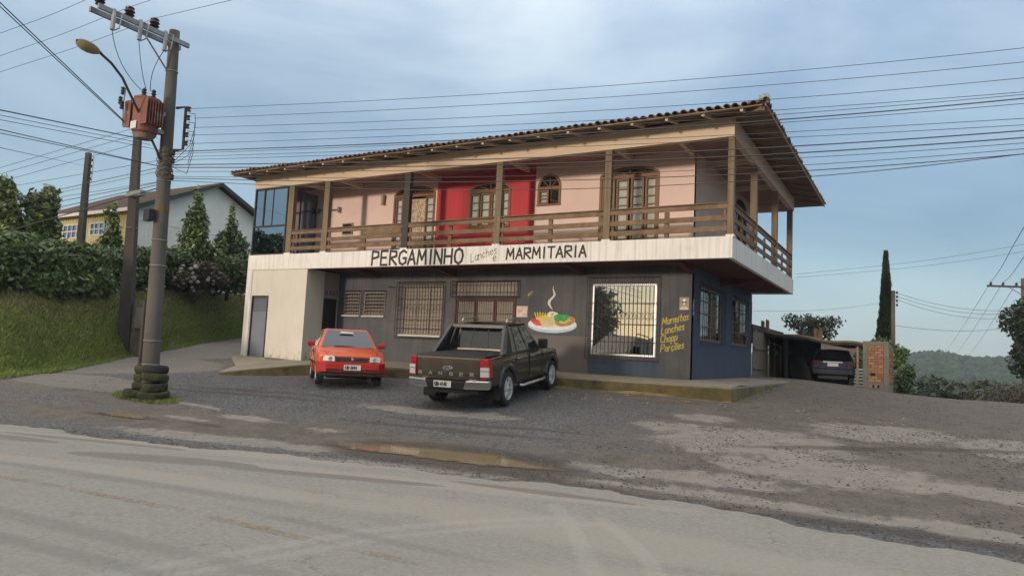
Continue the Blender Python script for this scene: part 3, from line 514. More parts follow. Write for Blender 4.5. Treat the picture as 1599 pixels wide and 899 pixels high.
def lotpt():
    while True:
        x=rng.uniform(-13.5,7); y=rng.uniform(-9.3,-.9)
        if y<np.interp(x,[-13.5,-9,6],[-2.6,-1.2,3]) and (y>-8.4 or x>-1): return (x,y)
stones('gravel',15000,lotpt,.007,.022,'grey crushed stone scattered over the parking lot',(.06,.06,.062),(.21,.20,.19))
def edgept():
    x=rng.uniform(-13,7); y=np.interp(x,ne[:,0],ne[:,1])+abs(rng.normal(0,.32))-.05
    return (x,y)
stones('gravel',5000,edgept,.006,.02,'dark grit along the broken edge of the street',(.05,.048,.045),(.17,.155,.14))
def yardpt():
    while True:
        x=rng.uniform(.2,9); y=rng.uniform(-6,11.5)
        if rng.random()<.35+.65*abs(sin(x*1.7+y*.9)*sin(y*.6)): return (x,y)
stones('gravel',5200,yardpt,.008,.030,'mixed brown and grey stones over the dirt yard beside the platform',(.085,.068,.052),(.27,.235,.19))
n=700; a=rng.uniform(0,1,n); px_=np.where(a<.5,rng.uniform(-8,.1,n),rng.uniform(.10,.30,n)); py_=np.where(a<.5,np.interp(px_,[-12.35,-9.5,-7,-4.7,0],[-1.25,-.95,-.55,-.2,-.1])-abs(rng.normal(0,.06,n)),rng.uniform(0,8.6,n)); kp=(np.sin(px_*2.3)+np.sin(py_*3.1+px_))>.35
blades('weeds',np.c_[px_,py_,zt(px_,py_)][kp],.03,.12,.008,'grass','thin weeds along the foot of the concrete platform','weeds')
stones('gravel',160,lambda:(rng.uniform(-6,4),rng.uniform(-2.2,-.4)+ (0 if rng.random()<.7 else 1.5)),.02,.05,'pale rubble pieces lying below the concrete platform',(.20,.17,.13),(.42,.37,.30))
# ---------------------------------------------------------------- the restaurant
WY=1.7; RX_=-1.45; BW=empty('restaurant_building',(-8.7,4.7,.95),'two-storey corner restaurant with pink upper floor, timber balcony and painted white band','building')
def B(mb,name,m,parent=None,**k): return mb.build(name,m,parent or BW,world=True,**k)
def wall_open(mb,x0,x1,z0,z1,ops,y0,y1,axis='y'):
    """wall slab with rectangular openings; axis 'y': plane spans x,z"""
    xs=sorted({x0,x1,*[o[0] for o in ops],*[o[1] for o in ops]}); zs=sorted({z0,z1,*[o[2] for o in ops],*[o[3] for o in ops]})
    def solid(i,j):
        if i<0 or j<0 or i>=len(xs)-1 or j>=len(zs)-1: return False
        cx,cz=(xs[i]+xs[i+1])/2,(zs[j]+zs[j+1])/2
        return not any(o[0]<cx<o[1] and o[2]<cz<o[3] for o in ops)
    q=(lambda x,y,z:(x,y,z)) if axis=='y' else (lambda x,y,z:(y,x,z))
    for i in range(len(xs)-1):
        for j in range(len(zs)-1):
            if not solid(i,j): continue
            a,b,c,d=xs[i],xs[i+1],zs[j],zs[j+1]
            mb.add([q(a,y0,c),q(b,y0,c),q(b,y0,d),q(a,y0,d)],[(0,1,2,3)]); mb.add([q(a,y1,c),q(b,y1,c),q(b,y1,d),q(a,y1,d)],[(3,2,1,0)])
            for (di,dj,p,r) in ((-1,0,(a,c),(a,d)),(1,0,(b,c),(b,d)),(0,-1,(a,c),(b,c)),(0,1,(a,d),(b,d))):
                if not solid(i+di,j+dj): mb.add([q(p[0],y0,p[1]),q(r[0],y0,r[1]),q(r[0],y1,r[1]),q(p[0],y1,p[1])],[(0,1,2,3)])
    return mb
def arch_pts(x0,x1,zs,zp,n=14):
    c=(x0+x1)/2; h=(x1-x0)/2; r=zp-zs
    return [(c-h*cos(pi*k/n),zs+r*sin(pi*k/n)) for k in range(n+1)]
def L(x): return 3.918+(x-3.918)*1.0053
def Zl(z): return 1.6+(z-1.6)*1.0053
# lower front wall
DW=(L(-4.34),L(-2.40),Zl(1.61),Zl(3.65)); LW=(L(-11.41),L(-9.75),Zl(1.98),Zl(3.65)); DR=(L(-9.22),L(-6.92),1.0,3.25); TR_=(L(-9.22),L(-6.92),3.33,3.76)
V1=(L(-14.12),L(-13.36),Zl(2.6),Zl(3.42)); V2=(L(-13.17),L(-12.22),Zl(2.6),Zl(3.42))
B(wall_open(MB(),-14.5,RX_,.7,4.2,[DW,LW,DR,TR_,V1,V2],WY,WY+.18),'front_wall','grey')
pt=MB(); pt.box(L(-4.42),L(-2.27),WY-.003,WY+.02,.9,Zl(1.47)); B(pt,'repainted_patch','blue')
pt=MB(); pt.box(L(-6.9),L(-4.44),WY-.0025,WY+.02,.9,2.12); B(pt,'repainted_patch','greyL')
pt=MB(); pt.box(L(-14.46),L(-14.1),WY-.003,WY+.02,.9,2.58); B(pt,'repainted_patch','blue'); pt=MB(); pt.box(L(-14.46),L(-13.9),WY-.003,WY+.02,3.48,4.1); B(pt,'repainted_patch','blue')
S1=(2.6,5.1,2.16,3.68); S2=(6.5,9.02,2.16,3.7)
B(wall_open(MB(),WY+.18,9.62,.7,4.2,[S1,S2],RX_,RX_-.18,'x'),'side_wall','blue')
pt=MB(); pt.box(RX_-.18,RX_+.0,WY+.003,WY+.182,.7,4.2); B(pt,'wall_corner','blue')
bk=MB(); bk.box(-17.45,RX_-.18,9.44,9.6,.7,4.2); bk.box(-17.45,-17.3,.9,9.44,.7,4.2); B(bk,'rear_wall','grey')
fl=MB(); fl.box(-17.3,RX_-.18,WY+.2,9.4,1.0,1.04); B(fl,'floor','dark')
# a dim room behind the openings
# ---- grilles: frame plus bars, one part per grille, bars as sub-parts
def grille(name,x0,x1,z0,z1,y,nv,hz,parent=None,depth=.10,fan=False,axis='y'):
    q=(lambda x,yy,z:(x,yy,z)) if axis=='y' else (lambda x,yy,z:(yy,x,z)); sg=-1 if axis=='y' else 1
    m=MB(); r=.009
    def bar(p,a,rr=r): m.tube([q(*p),q(*a)],rr,5)
    yo=y+sg*depth
    for z in (z0,z1): bar((x0,yo,z),(x1,yo,z),.012)
    for x in (x0,x1): bar((x,yo,z0),(x,yo,z1),.012)
    for x in (x0,x1):
        for z in (z0,z1): bar((x,y,z),(x,yo,z))
    fr=B(m,name,'iron',parent)
    for k in range(1,nv):
        b=MB(); x=x0+(x1-x0)*k/nv; b.tube([q(x,yo,z0),q(x,yo,z1)],.0075,5); b.build('grille_bar','iron',fr)
    for z in hz:
        b=MB(); b.tube([q(x0,yo+sg*.012,z),q(x1,yo+sg*.012,z)],.008,5); b.build('grille_bar','iron',fr)
    sc_=MB()   # forged C scrolls between bars
    w=(x1-x0)/nv
    if fan:
        for z in fan:
            for k in range(0,nv-1,2):
                cx=x0+w*(k+1.0); sc_.tube([q(cx+w*.85*sin(a)*(1 if i<9 else 1),yo+sg*.004,z+.10*cos(a)) for i,a in enumerate([2*pi*j/12 for j in range(13)])],.0055,4)
        sc_.build('grille_scroll','iron',fr)
    return fr
grille('window_grille',L(-4.47),L(-2.31),Zl(1.50),Zl(3.85),WY,18,[Zl(z) for z in (2.0,2.5,3.1,3.62)],depth=.13,fan=[Zl(2.75)])
# display window
def rect_frame(mb,x0,x1,z0,z1,y0,y1,w):
    mb.box(x0,x1,y0,y1,z0,z0+w); mb.box(x0,x1,y0,y1,z1-w,z1); mb.box(x0,x0+w,y0,y1,z0+w,z1-w); mb.box(x1-w,x1,y0,y1,z0+w,z1-w); return mb
fr=B(rect_frame(MB(),*DW,WY-.02,WY+.06,.05),'display_window','alum')
g=MB(); g.box(DW[0]+.05,DW[1]-.05,WY+.012,WY+.02,DW[2]+.05,DW[3]-.05); g.build('glass_pane','glassR',fr)
# shuttered window
sh=B(rect_frame(MB(),*LW,WY+.01,WY+.09,.05),'shuttered_window','shut')
nz=11
for k in range(nz):
    z=LW[2]+.05+(LW[3]-LW[2]-.1)*k/nz; hz=(LW[3]-LW[2]-.1)/nz
    m=MB(); m.hexa([(LW[0]+.05,WY+.07,z),(LW[1]-.05,WY+.07,z),(LW[1]-.05,WY+.1,z),(LW[0]+.05,WY+.1,z)],[(LW[0]+.05,WY+.055,z+hz-.012),(LW[1]-.05,WY+.055,z+hz-.012),(LW[1]-.05,WY+.1,z+hz-.012),(LW[0]+.05,WY+.1,z+hz-.012)]); m.build('shutter_slat','shut',sh)
m=MB(); m.box(LW[0]-.05,LW[1]+.04,WY-.12,WY+.02,LW[2]-.05,LW[2]); m.build('sill','cream',sh)
for xx in (.33,.66):
    m=MB(); X_=LW[0]+(LW[1]-LW[0])*xx; m.box(X_-.02,X_+.02,WY+.03,WY+.054,LW[2]+.05,LW[3]-.05); m.build('mullion','shut',sh)
grille('window_grille',L(-11.64),L(-9.66),Zl(1.87),Zl(3.77),WY,16,[Zl(z) for z in (2.2,2.5,3.2,3.6)],fan=[Zl(2.9)])
# triple folding door with transom
dr=B(rect_frame(MB(),DR[0],DR[1],DR[2],DR[3],WY-.03,WY+.08,.05),'entrance_door','maroon')
xd=[DR[0]+.05,L(-8.42),L(-7.69),DR[1]-.05]
for a,b in zip(xd[:-1],xd[1:]):
    lf=rect_frame(MB(),a+.012,b-.012,DR[2]+.06,DR[3]-.06,WY-.01,WY+.045,.055).build('door_leaf','maroon',dr)
    m=MB(); m.box(a+.068,b-.068,WY+.025,WY+.04,DR[2]+.116,DR[3]-.116); m.build('door_panel','shut',dr)
    gb=MB(); n=7
    for k in range(1,n): x=a+.06+(b-a-.12)*k/n; gb.tube([(x,WY-.02,DR[2]+.1),(x,WY-.02,DR[3]-.1)],.007,5)
    for z in (1.6,2.2,2.75): gb.tube([(a+.06,WY-.027,z),(b-.06,WY-.027,z)],.007,5)
    gb.build('door_grille','iron',dr)
tm=MB(); tm.box(TR_[0],TR_[1],WY+.06,WY+.08,TR_[2],TR_[3]); B(tm,'transom_panel','shut')
grille('transom_grille',L(-9.38),L(-6.81),Zl(3.27),Zl(3.78),WY,20,[Zl(3.42),Zl(3.66)])
# small louvre windows
for v in (V1,V2):
    f=B(rect_frame(MB(),*v,WY-.01,WY+.06,.035),'louvre_window','steel')
    for k in range(6):
        z=v[2]+.05+(v[3]-v[2]-.1)*k/6; m=MB(); m.hexa([(v[0]+.035,WY+.0,z),(v[1]-.035,WY+.0,z),(v[1]-.035,WY+.012,z+.012),(v[0]+.035,WY+.012,z+.012)],[(v[0]+.035,WY+.09,z+.085),(v[1]-.035,WY+.09,z+.085),(v[1]-.035,WY+.1,z+.095),(v[0]+.035,WY+.1,z+.095)]); m.build('louvre_slat','shut',f)
    m=MB(); m.box(v[0]-.04,v[1]+.04,WY-.09,WY+.01,v[2]-.05,v[2]-.005); m.build('sill','cream',f)
    grille('louvre_grille',v[0]-.03,v[1]+.03,v[2]-.03,v[3]+.06,WY,7,[v[2]+.4],depth=.08)
# side windows with grilles
for s in (S1,S2):
    f=MB(); x=RX_
    for (a,b,c,d) in ((s[0],s[1],s[2],s[2]+.05),(s[0],s[1],s[3]-.05,s[3]),(s[0],s[0]+.06,s[2]+.05,s[3]-.05),(s[1]-.06,s[1],s[2]+.05,s[3]-.05),((s[0]+s[1])/2-.03,(s[0]+s[1])/2+.03,s[2]+.05,s[3]-.05)): f.box(x-.09,x-.02,a,b,c,d)
    f=B(f,'side_window','shut'); g=MB(); g.box(x-.06,x-.052,s[0]+.06,s[1]-.06,s[2]+.05,s[3]-.05); g.build('glass_pane','glass',f)
    for k in range(3):
        h=MB(); z=s[2]+.4+k*.36; h.box(x-.05,x-.03,s[0]+.06,s[1]-.06,z,z+.025); h.build('muntin','shut',f)
    c=MB(); c.box(x-.16,x-.15,s[0],s[1],s[2],s[3]-.2); c.build('curtain','curtainB',f)
    grille('window_grille',s[0]-.08,s[1]+.08,s[2]-.06,s[3]+.06,RX_,14,[s[2]+.35,s[2]+.8,s[2]+1.2],depth=.10,axis='x')
# ---- cream annex under the left end of the band
AD=(-17.17,-16.31,.90,3.16)
B(wall_open(MB(),-17.24,-14.45,.6,4.1,[AD],.03,.2),'annex_wall','cream')
m=MB(); m.box(-14.62,-14.45,.2,.87,.6,4.1); B(m,'annex_return','cream')
m=MB(); m.box(-17.53,-17.24,-.0,.25,.6,4.1); m.box(-17.53,-17.3,.25,.9,.6,4.1); B(m,'pilaster','white',bevel=.01)
d=B(rect_frame(MB(),*AD,.0,.12,.04),'annex_door',mat('door_frame_dark',(.05,.045,.042),None,4,.6))
M['slate']=mat('grey_blue_metal_door',(.17,.19,.235),(.14,.155,.19),1.2,.55,dirt=(.25,.24,.22),dscale=2.0,dp=(.6,.8))
m=MB(); m.box(AD[0]+.04,AD[1]-.04,.06,.09,AD[2]+.05,2.6); m.build('door_leaf','slate',d)
for k in range(9):
    z=2.61+k*.056; m=MB(); m.hexa([(AD[0]+.04,.05,z),(AD[1]-.04,.05,z),(AD[1]-.04,.06,z),(AD[0]+.04,.06,z)],[(AD[0]+.04,.085,z+.05),(AD[1]-.04,.085,z+.05),(AD[1]-.04,.095,z+.05),(AD[0]+.04,.095,z+.05)]); m.build('door_slat','slate',d)
m=MB(); m.box(AD[0]-.02,AD[1]+.02,-.03,.1,.88,.945); m.build('threshold','white',d)
# recess beside the annex: dark side door with four vent blocks
RD=(.98,1.66,.95,3.17)
B(wall_open(MB(),.87,WY+.1,.6,4.1,[RD],-14.53,-14.66,'x'),'recess_wall','lilac')
f=MB(); f.box(-14.6,-14.575,RD[0],RD[1],RD[2],RD[3]); B(f,'side_door',mat('dark_plank_door',(.018,.013,.011),None,5,.6))
for k in range(4):
    y=1.0+.18*k; b=MB(); rect_frame(b,y,y+.15,3.27,3.45,-14.53,-14.50,.02); b.v=[(yy,xx,zz) for xx,yy,zz in b.v]; o=B(b,'vent_block','lilac')
    c=MB(); c.box(-14.528,-14.524,y+.02,y+.13,3.29,3.43); c.build('vent_hole','dark',o)
    c=MB(); c.tube([(-14.512,y+.02,3.29),(-14.512,y+.13,3.43)],.009,4); c.tube([(-14.512,y+.02,3.43),(-14.512,y+.13,3.29)],.009,4); c.build('vent_cross','lilac',o)
# ---- white band (slab edge), soffit and tapered cantilevers
bd=MB(); bd.box(-17.53,0,0,.12,4.1,4.645); o=B(bd,'white_band','white',bevel=.012)
bd=MB(); bd.box(-.12,-.002,.122,9.52,4.1,4.64); B(bd,'white_band','white',bevel=.012)
bd=MB(); bd.box(-17.53,-.122,9.4,9.518,4.1,4.64); bd.box(-17.528,-17.4,.122,9.4,4.1,4.64); B(bd,'white_band','white')
bd=MB(); bd.box(-17.4,-.12,.12,9.4,4.16,4.3); B(bd,'soffit','soffit')
bd=MB(); bd.box(-17.4,-.12,.12,9.4,4.36,4.63); B(bd,'balcony_floor','conc')
for x in (-1.5,-4.75,-9.4,-12.75):
    c=MB(); c.hexa([(x-.10,.13,4.12),(x+.10,.13,4.12),(x+.10,WY-.01,3.95),(x-.10,WY-.01,3.95)],[(x-.10,.13,4.17),(x+.10,.13,4.17),(x+.10,WY-.01,4.17),(x-.10,WY-.01,4.17)]); B(c,'soffit_beam','soffit')
for y in (4.9,):
    c=MB(); c.hexa([(RX_+.01,y-.12,3.9),(-.13,y-.12,4.08),(-.13,y+.12,4.08),(RX_+.01,y+.12,3.9)],[(RX_+.01,y-.12,4.17),(-.13,y-.12,4.17),(-.13,y+.12,4.17),(RX_+.01,y+.12,4.17)]); B(c,'soffit_beam','soffit')
# ---- upper storey
DL=(-12.17,-10.35,4.66,7.13); WM_=(-8.96,-7.36,5.58,7.05); WS=(-6.385,-5.57,6.17,7.12); DRr=(-4.285,-2.45,4.66,7.10); SPR={0:6.86,1:6.79,2:6.72,3:6.86}
wall_up=lambda x0,x1,ops: wall_open(MB(),x0,x1,4.63,7.45,ops,WY,WY+.15)
def spandrel(mb,o,zs):
    P=arch_pts(o[0],o[1],zs,o[3]); h=len(P)//2
    mb.prism([(o[0],o[3])]+P[:h+1],'y',WY,WY+.15); mb.prism([(o[1],o[3])]+P[h:][::-1],'y',WY,WY+.15)
w=wall_up(-15.95,-10.29,[DL]); spandrel(w,DL,SPR[0]); B(w,'upper_wall','pink')
w=wall_up(-10.29,-6.47,[WM_]); spandrel(w,WM_,SPR[1]); o=B(w,'upper_wall','red'); o['label']='red boarded stretch of upper wall'
nb=21
for k in range(nb+1):      # cover battens of the red boarding
    x=-10.27+3.78*k/nb
    for z0,z1 in ([(4.65,5.54),(7.08,7.39)] if WM_[0]-.06<x<WM_[1]+.06 else [(4.65,7.39)]):
        m=MB(); m.box(x-.008,x+.008,WY-.004,WY-.001,z0,z1); m.build('batten','red',o)
w=wall_up(-6.47,RX_,[WS,DRr]); spandrel(w,WS,SPR[2]); spandrel(w,DRr,SPR[3]); B(w,'upper_wall','pink')
SD=(6.75,8.35,4.66,6.95); w=wall_open(MB(),WY+.15,9.6,4.63,7.45,[SD],RX_,RX_-.15,'x'); w.box(RX_-.15,RX_,WY+.002,WY+.152,4.63,7.45); B(w,'upper_side_wall','pink')
w=MB(); w.box(-17.4,RX_-.15,9.46,9.6,4.63,7.45); w.box(-17.45,-17.3,1.7,9.46,4.63,7.45); w.box(-17.3,-15.95,WY+.0,WY+.15,4.63,7.45); B(w,'upper_rear_wall','pink')
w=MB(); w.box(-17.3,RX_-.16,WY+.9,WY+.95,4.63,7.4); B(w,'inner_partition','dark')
def arch_band(mb,o,zs,w,y0,y1):
    a=arch_pts(o[0],o[1],zs,o[3],16); b=arch_pts(o[0]+w,o[1]-w,zs,o[3]-w,16)
    for i in range(16): mb.hexa([(a[i][0],y0,a[i][1]),(a[i+1][0],y0,a[i+1][1]),(a[i+1][0],y1,a[i+1][1]),(a[i][0],y1,a[i][1])],[(b[i][0],y0,b[i][1]),(b[i+1][0],y0,b[i+1][1]),(b[i+1][0],y1,b[i+1][1]),(b[i][0],y1,b[i][1])])
def joinery(name,o,zs,leaves,rows,zpan,curt='curtain',open_gap=None,door=True):
    y0,y1=WY-.025,WY+.09; f=MB(); w=.075
    f.box(o[0],o[0]+w,y0,y1,o[2],zs); f.box(o[1]-w,o[1],y0,y1,o[2],zs); f.box(o[0]+w,o[1]-w,y0,y1,zs-.09,zs); f.box(o[0]-.0,o[1]+.0,y0-.03,y1,o[2]-.05,o[2]) ; arch_band(f,o,zs,w,y0,y1)
    F_=B(f,name,'frame')
    c=(o[0]+o[1])/2
    for a in ((18,50,90,130,162) if o[1]-o[0]>1 else (40,90,140)):     # sunburst bars of the fanlight
        m=MB(); r1=(o[1]-o[0])/2-.06; r2=o[3]-zs-.05; m.tube([(c+.08*cos(R(a)),WY+.03,zs+.02),(c+r1*cos(R(a)),WY+.03,zs+r2*sin(R(a)))],.016,5); m.build('fanlight_bar','frame',F_)
    P=arch_pts(o[0]+w,o[1]-w,zs,o[3]-w,14); m=MB(); m.prism(P,'y',WY+.04,WY+.045); m.build('fanlight_glass','glassB',F_)
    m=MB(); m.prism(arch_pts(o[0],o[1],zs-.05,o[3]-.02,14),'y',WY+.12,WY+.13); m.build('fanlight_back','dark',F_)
    for (a,b) in leaves:
        lf=rect_frame(MB(),a-.055,b+.055,o[2]+.02,zs-.1,WY+.0,WY+.05,.055).build('leaf','frame',F_)
        if zpan>o[2]+.1: m=MB(); m.box(a,b,WY+.015,WY+.04,o[2]+.075,zpan); m.build('leaf_panel','frame',F_)
        zt_=zs-.155; zb_=max(zpan,o[2]+.075)
        m=MB(); m.box(a,b,WY+.022,WY+.027,zb_,zt_); m.build('glass_pane','glass',F_)
        for k in range(1,rows):
            z=zb_+(zt_-zb_)*k/rows; m=MB(); m.box(a,b,WY+.008,WY+.042,z-.014,z+.014); m.build('muntin','frame',F_)
        if curt:
            n=10; pts=[[(a+(b-a)*i/n,WY+.075+.008*sin(i*2.4),z) for i in range(n+1)] for z in (zb_,zt_)]; m=MB(); m.grid(pts); m.build('curtain',curt,F_,smooth=True,fixn=False)
    return F_
f=joinery('balcony_door',DL,SPR[0],[(-12.03,-11.82),(-10.72,-10.45)],7,5.0)
n=24; m=MB(); m.grid([[(-11.62+.80*i/n,WY+.11+.018*sin(i*1.9),z) for i in range(n+1)] for z in (4.68,6.72)]); m.build('door_curtain','curtainB',f,smooth=True,fixn=False)
joinery('balcony_window',WM_,SPR[1],[(-8.86,-8.60),(-8.46,-8.18),(-8.05,-7.75),(-7.65,-7.46)],4,5.6)
f=joinery('arched_window',WS,SPR[2],[(-6.29,-6.06)],3,6.2,curt='curtain')
m=MB(); rect_frame(m,-.02,.30,6.21,6.60,0,.035,.04); ang=R(62); m.v=[(-5.66-x*cos(ang)-0*y,WY+.0-x*sin(ang)+y,z) for x,y,z in m.v]; lf=m.build('open_leaf','frame',f)
m=MB(); m.box(-6.0,-5.66,WY+.1,WY+.11,6.2,6.62); m.build('dark_gap','dark',f)
joinery('balcony_door',DRr,SPR[3],[(-4.15,-3.86),(-3.71,-3.43),(-3.26,-2.97),(-2.82,-2.58)],7,5.0)
f=MB(); x=RX_
for (a,b,c,d_) in ((SD[0],SD[0]+.08,SD[2],SD[3]),(SD[1]-.08,SD[1],SD[2],SD[3]),(SD[0]+.08,SD[1]-.08,SD[3]-.08,SD[3]),((SD[0]+SD[1])/2-.04,(SD[0]+SD[1])/2+.04,SD[2],SD[3]-.08)): f.box(x-.09,x+.02,a,b,c,d_)
f=B(f,'side_balcony_door','frame'); m=MB(); m.box(x-.06,x-.05,SD[0]+.08,SD[1]-.08,SD[2],SD[3]-.08); m.build('glass_pane','glassB',f)
m=MB(); cy=(SD[0]+SD[1])/2; m.prism([(cy+.8*cos(pi*k/12),SD[3]+.01+.26*sin(pi*k/12)) for k in range(13)],'x',x-.05,x+.015); m.build('fanlight','frame',f)
m=MB(); m.prism([(cy+.7*cos(pi*k/12),SD[3]+.03+.2*sin(pi*k/12)) for k in range(13)],'x',x+.002,x+.02); m.build('fanlight_glass','dark',f)
# wall lamp, bracket, meter box on the upper wall
m=MB(); m.lathe([(.02,0),(.075,-.02),(.055,-.32),(.085,-.36)],10,(-12.62,WY-.10,6.93)); m.tube([(-12.62,WY,6.95),(-12.62,WY-.1,6.95)],.012,6); B(m,'wall_lamp',mat('brass_lamp',(.42,.34,.22),None,5,.4,metal=.4))
m=MB(); m.tube([(-15.75,WY-.12,6.56),(-14.75,WY-.12,6.52)],.02,6); m.box(-14.78,-14.70,WY-.14,WY,6.42,6.62); m.box(-15.85,-15.78,WY-.14,WY,6.45,6.65); B(m,'awning_bracket','steel')
bx=rect_frame(MB(),-14.55,-14.04,5.56,6.0,WY-.05,WY,.04); o=B(bx,'wall_cabinet','shut'); m=MB(); m.box(-14.51,-14.08,WY-.03,WY-.002,5.6,5.96); m.build('cabinet_niche','dark',o)
m=MB(); m.box(-14.4,-14.1,WY-.045,WY-.031,5.78,5.82); m.build('cabinet_shelf','shut',o)
# ---- glazed enclosure at the left end of the balcony
gl=MB(); rect_frame(gl,-17.48,-15.72,4.645,7.133,.04,.12,.055); gl.box(-17.425,-15.775,.05,.11,5.68,5.74); gl.box(-17.0,-16.95,.05,.11,5.74,7.078); gl.box(-16.52,-16.5,.06,.1,5.74,7.078)
o=B(gl,'glazed_enclosure',mat('bronze_aluminium',(.055,.05,.048),None,5,.4,metal=.5))
for a,b,c,d_ in ((-17.425,-15.775,4.70,5.68),(-17.425,-17.0,5.74,7.078),(-16.95,-16.52,5.74,7.078),(-16.5,-15.775,5.74,7.078)):
    m=MB(); m.box(a,b,.078,.084,c,d_); m.build('glass_pane','glassB',o)
m=MB(); m.box(-15.98,-15.93,.12,1.68,4.645,4.70); m.box(-15.98,-15.93,.12,1.68,7.08,7.133); m.box(-15.98,-15.93,.85,.9,4.7,7.08); m.box(-15.98,-15.93,1.63,1.68,4.7,7.08); m.build('side_frame','wood',o)
m=MB(); m.box(-15.957,-15.952,.12,1.63,4.70,7.08); m.build('glass_pane','glassB',o)
m=MB(); m.box(-16.7,-16.4,.6,.9,4.66,5.25); m.box(-16.9,-16.86,.5,.54,4.66,5.5); m.build('stored_chair','white',o)
# ---- posts, rails, beams
posts=[(-15.67,-15.40),(-13.9,-13.66),(-10.37,-10.13),(-6.90,-6.69),(-3.43,-3.24),(-.155,.0)]
for a,b in posts:
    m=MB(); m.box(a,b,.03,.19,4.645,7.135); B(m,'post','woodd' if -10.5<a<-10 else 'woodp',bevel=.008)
    m=MB(); m.box(a-.02,b+.02,.01,.21,4.63,4.69); B(m,'post_foot','white')
sp=[3.0,6.25,9.25]
for y in sp:
    m=MB(); m.box(-.20,-.02,y-.09,y+.09,4.645,7.135); B(m,'post','woodp',bevel=.008)
rz=[(5.34,5.46),(5.05,5.18),(4.77,4.90)]
def rails(a,b,axis):
    for k,(z0,z1) in enumerate(rz):
        e=random.uniform(-.012,.012); e2=random.uniform(-.012,.012); m=MB()
        lo=[(a,.05,z0+e),(b,.05,z0+e2),(b,.09,z0+e2),(a,.09,z0+e)]; hi=[(a,.05,z1+e),(b,.05,z1+e2),(b,.09,z1+e2),(a,.09,z1+e)]
        if axis=='x': lo=[(-q[1],q[0],q[2]) for q in lo]; hi=[(-q[1],q[0],q[2]) for q in hi]
        m.hexa(lo,hi); B(m,'rail_board','wood',bevel=.004)
    m=MB(); m.box(a,b,.02,.15,5.475,5.50)
    if axis=='x': m.v=[(-y,x,z) for x,y,z in m.v]
    B(m,'handrail','wood',bevel=.004)
    for f_ in ((.5,) if b-a>2 else ()):
        x=a+(b-a)*f_; m=MB(); m.box(x-.06,x+.06,.095,.15,4.645,5.34)
        if axis=='x': m.v=[(-yy,xx,zz) for xx,yy,zz in m.v]
        B(m,'baluster','wood')
    for x in (a+.03,b-.09):
        m=MB(); m.box(x,x+.06,.095,.14,4.645,5.34)
        if axis=='x': m.v=[(-yy,xx,zz) for xx,yy,zz in m.v]
        B(m,'baluster','wood')
for (p,q) in zip(posts[:-1],posts[1:]): rails(p[1],q[0],'y')
ys=[.19]+sp
for p,q in zip(ys[:-1],ys[1:]): rails(p+(.09 if p>1 else 0),q-.09,'x')
m=MB(); m.box(-12.0,-10.4,.05,.088,5.19,5.33); B(m,'rail_board','wood')
m=MB(); m.box(-17.48,0,.0,.17,7.135,7.62); B(m,'eave_beam','beam',bevel=.006)
m=MB(); m.box(-.17,-.002,.172,9.5,7.137,7.6); B(m,'eave_beam','pink',bevel=.006)
m=MB(); m.box(-17.4,-.172,9.34,9.498,7.137,7.5); B(m,'eave_beam','pink')
m=MB(); m.box(-17.4,-.17,.17,WY-.001,7.40,7.43); m.box(RX_+.001,-.17,WY,9.34,7.40,7.43); B(m,'ceiling','ceil')
for x in (-15.4,-13.7,-10.2,-6.75,-3.3,-1.5):
    m=MB(); m.box(x-.06,x+.06,.172,WY-.002,7.24,7.398); B(m,'ceiling_beam','beam')
for y in (3.0,6.25):
    m=MB(); m.box(RX_+.002,-.172,y-.06,y+.06,7.24,7.398); B(m,'ceiling_beam','beam')
# ---- roof: hipped, clay barrel tiles
EX0,EX1,EY0,EY1=-17.72,.87,-.90,10.62; SL=.21; ZE=7.50; HD=(EY1-EY0)/2
rf=MB(); hz=ZE+HD*SL; hip=(EX1-HD,EY0+HD,hz); hipL=(EX0,EY0+HD,hz)
for dz,flip in ((0,0),(.03,0)):
    A=(EX0,EY0,ZE+dz); Bp=(EX1,EY0,ZE+dz); Cp=(EX1,EY1,ZE+dz); Dp=(EX0,EY1,ZE+dz); H=(hip[0],hip[1],hz+dz); K=(hipL[0],hipL[1],hz+dz)
    rf.add([A,Bp,H,K],[(0,1,2,3)]); rf.add([Bp,Cp,H],[(0,1,2)]); rf.add([Cp,Dp,K,H],[(0,1,2,3)])
rf.add([(EX0,EY0,ZE),(EX0,EY1,ZE),(EX0,EY0+HD,hz)],[(0,1,2)])
roof=B(rf,'roof','eave',fixn=False)
def slopez(t): return ZE+t*SL
for x in np.arange(-17.66,.8,.9):
    m=MB(); y1=min(EY0+2.6,EY0+(EX1-x)) if x>EX1-2.6 else EY0+2.6
    m.hexa([(x-.035,EY0+.04,slopez(.04)-.075),(x+.035,EY0+.04,slopez(.04)-.075),(x+.035,y1,slopez(y1-EY0)-.075),(x-.035,y1,slopez(y1-EY0)-.075)],[(x-.035,EY0+.04,slopez(.04)-.003),(x+.035,EY0+.04,slopez(.04)-.003),(x+.035,y1,slopez(y1-EY0)-.003),(x-.035,y1,slopez(y1-EY0)-.003)]); m.build('rafter','beam',roof)
for y in np.arange(EY0+.9,EY1-.1,.9):
    m=MB(); L_=min(2.4,y-EY0); x1=EX1-L_
    m.hexa([(EX1-.04,y-.035,slopez(.04)-.075),(x1,y-.035,slopez(L_)-.075),(x1,y+.035,slopez(L_)-.075),(EX1-.04,y+.035,slopez(.04)-.075)],[(EX1-.04,y-.035,slopez(.04)-.003),(x1,y-.035,slopez(L_)-.003),(x1,y+.035,slopez(L_)-.003),(EX1-.04,y+.035,slopez(.04)-.003)]); m.build('rafter','eave',roof)
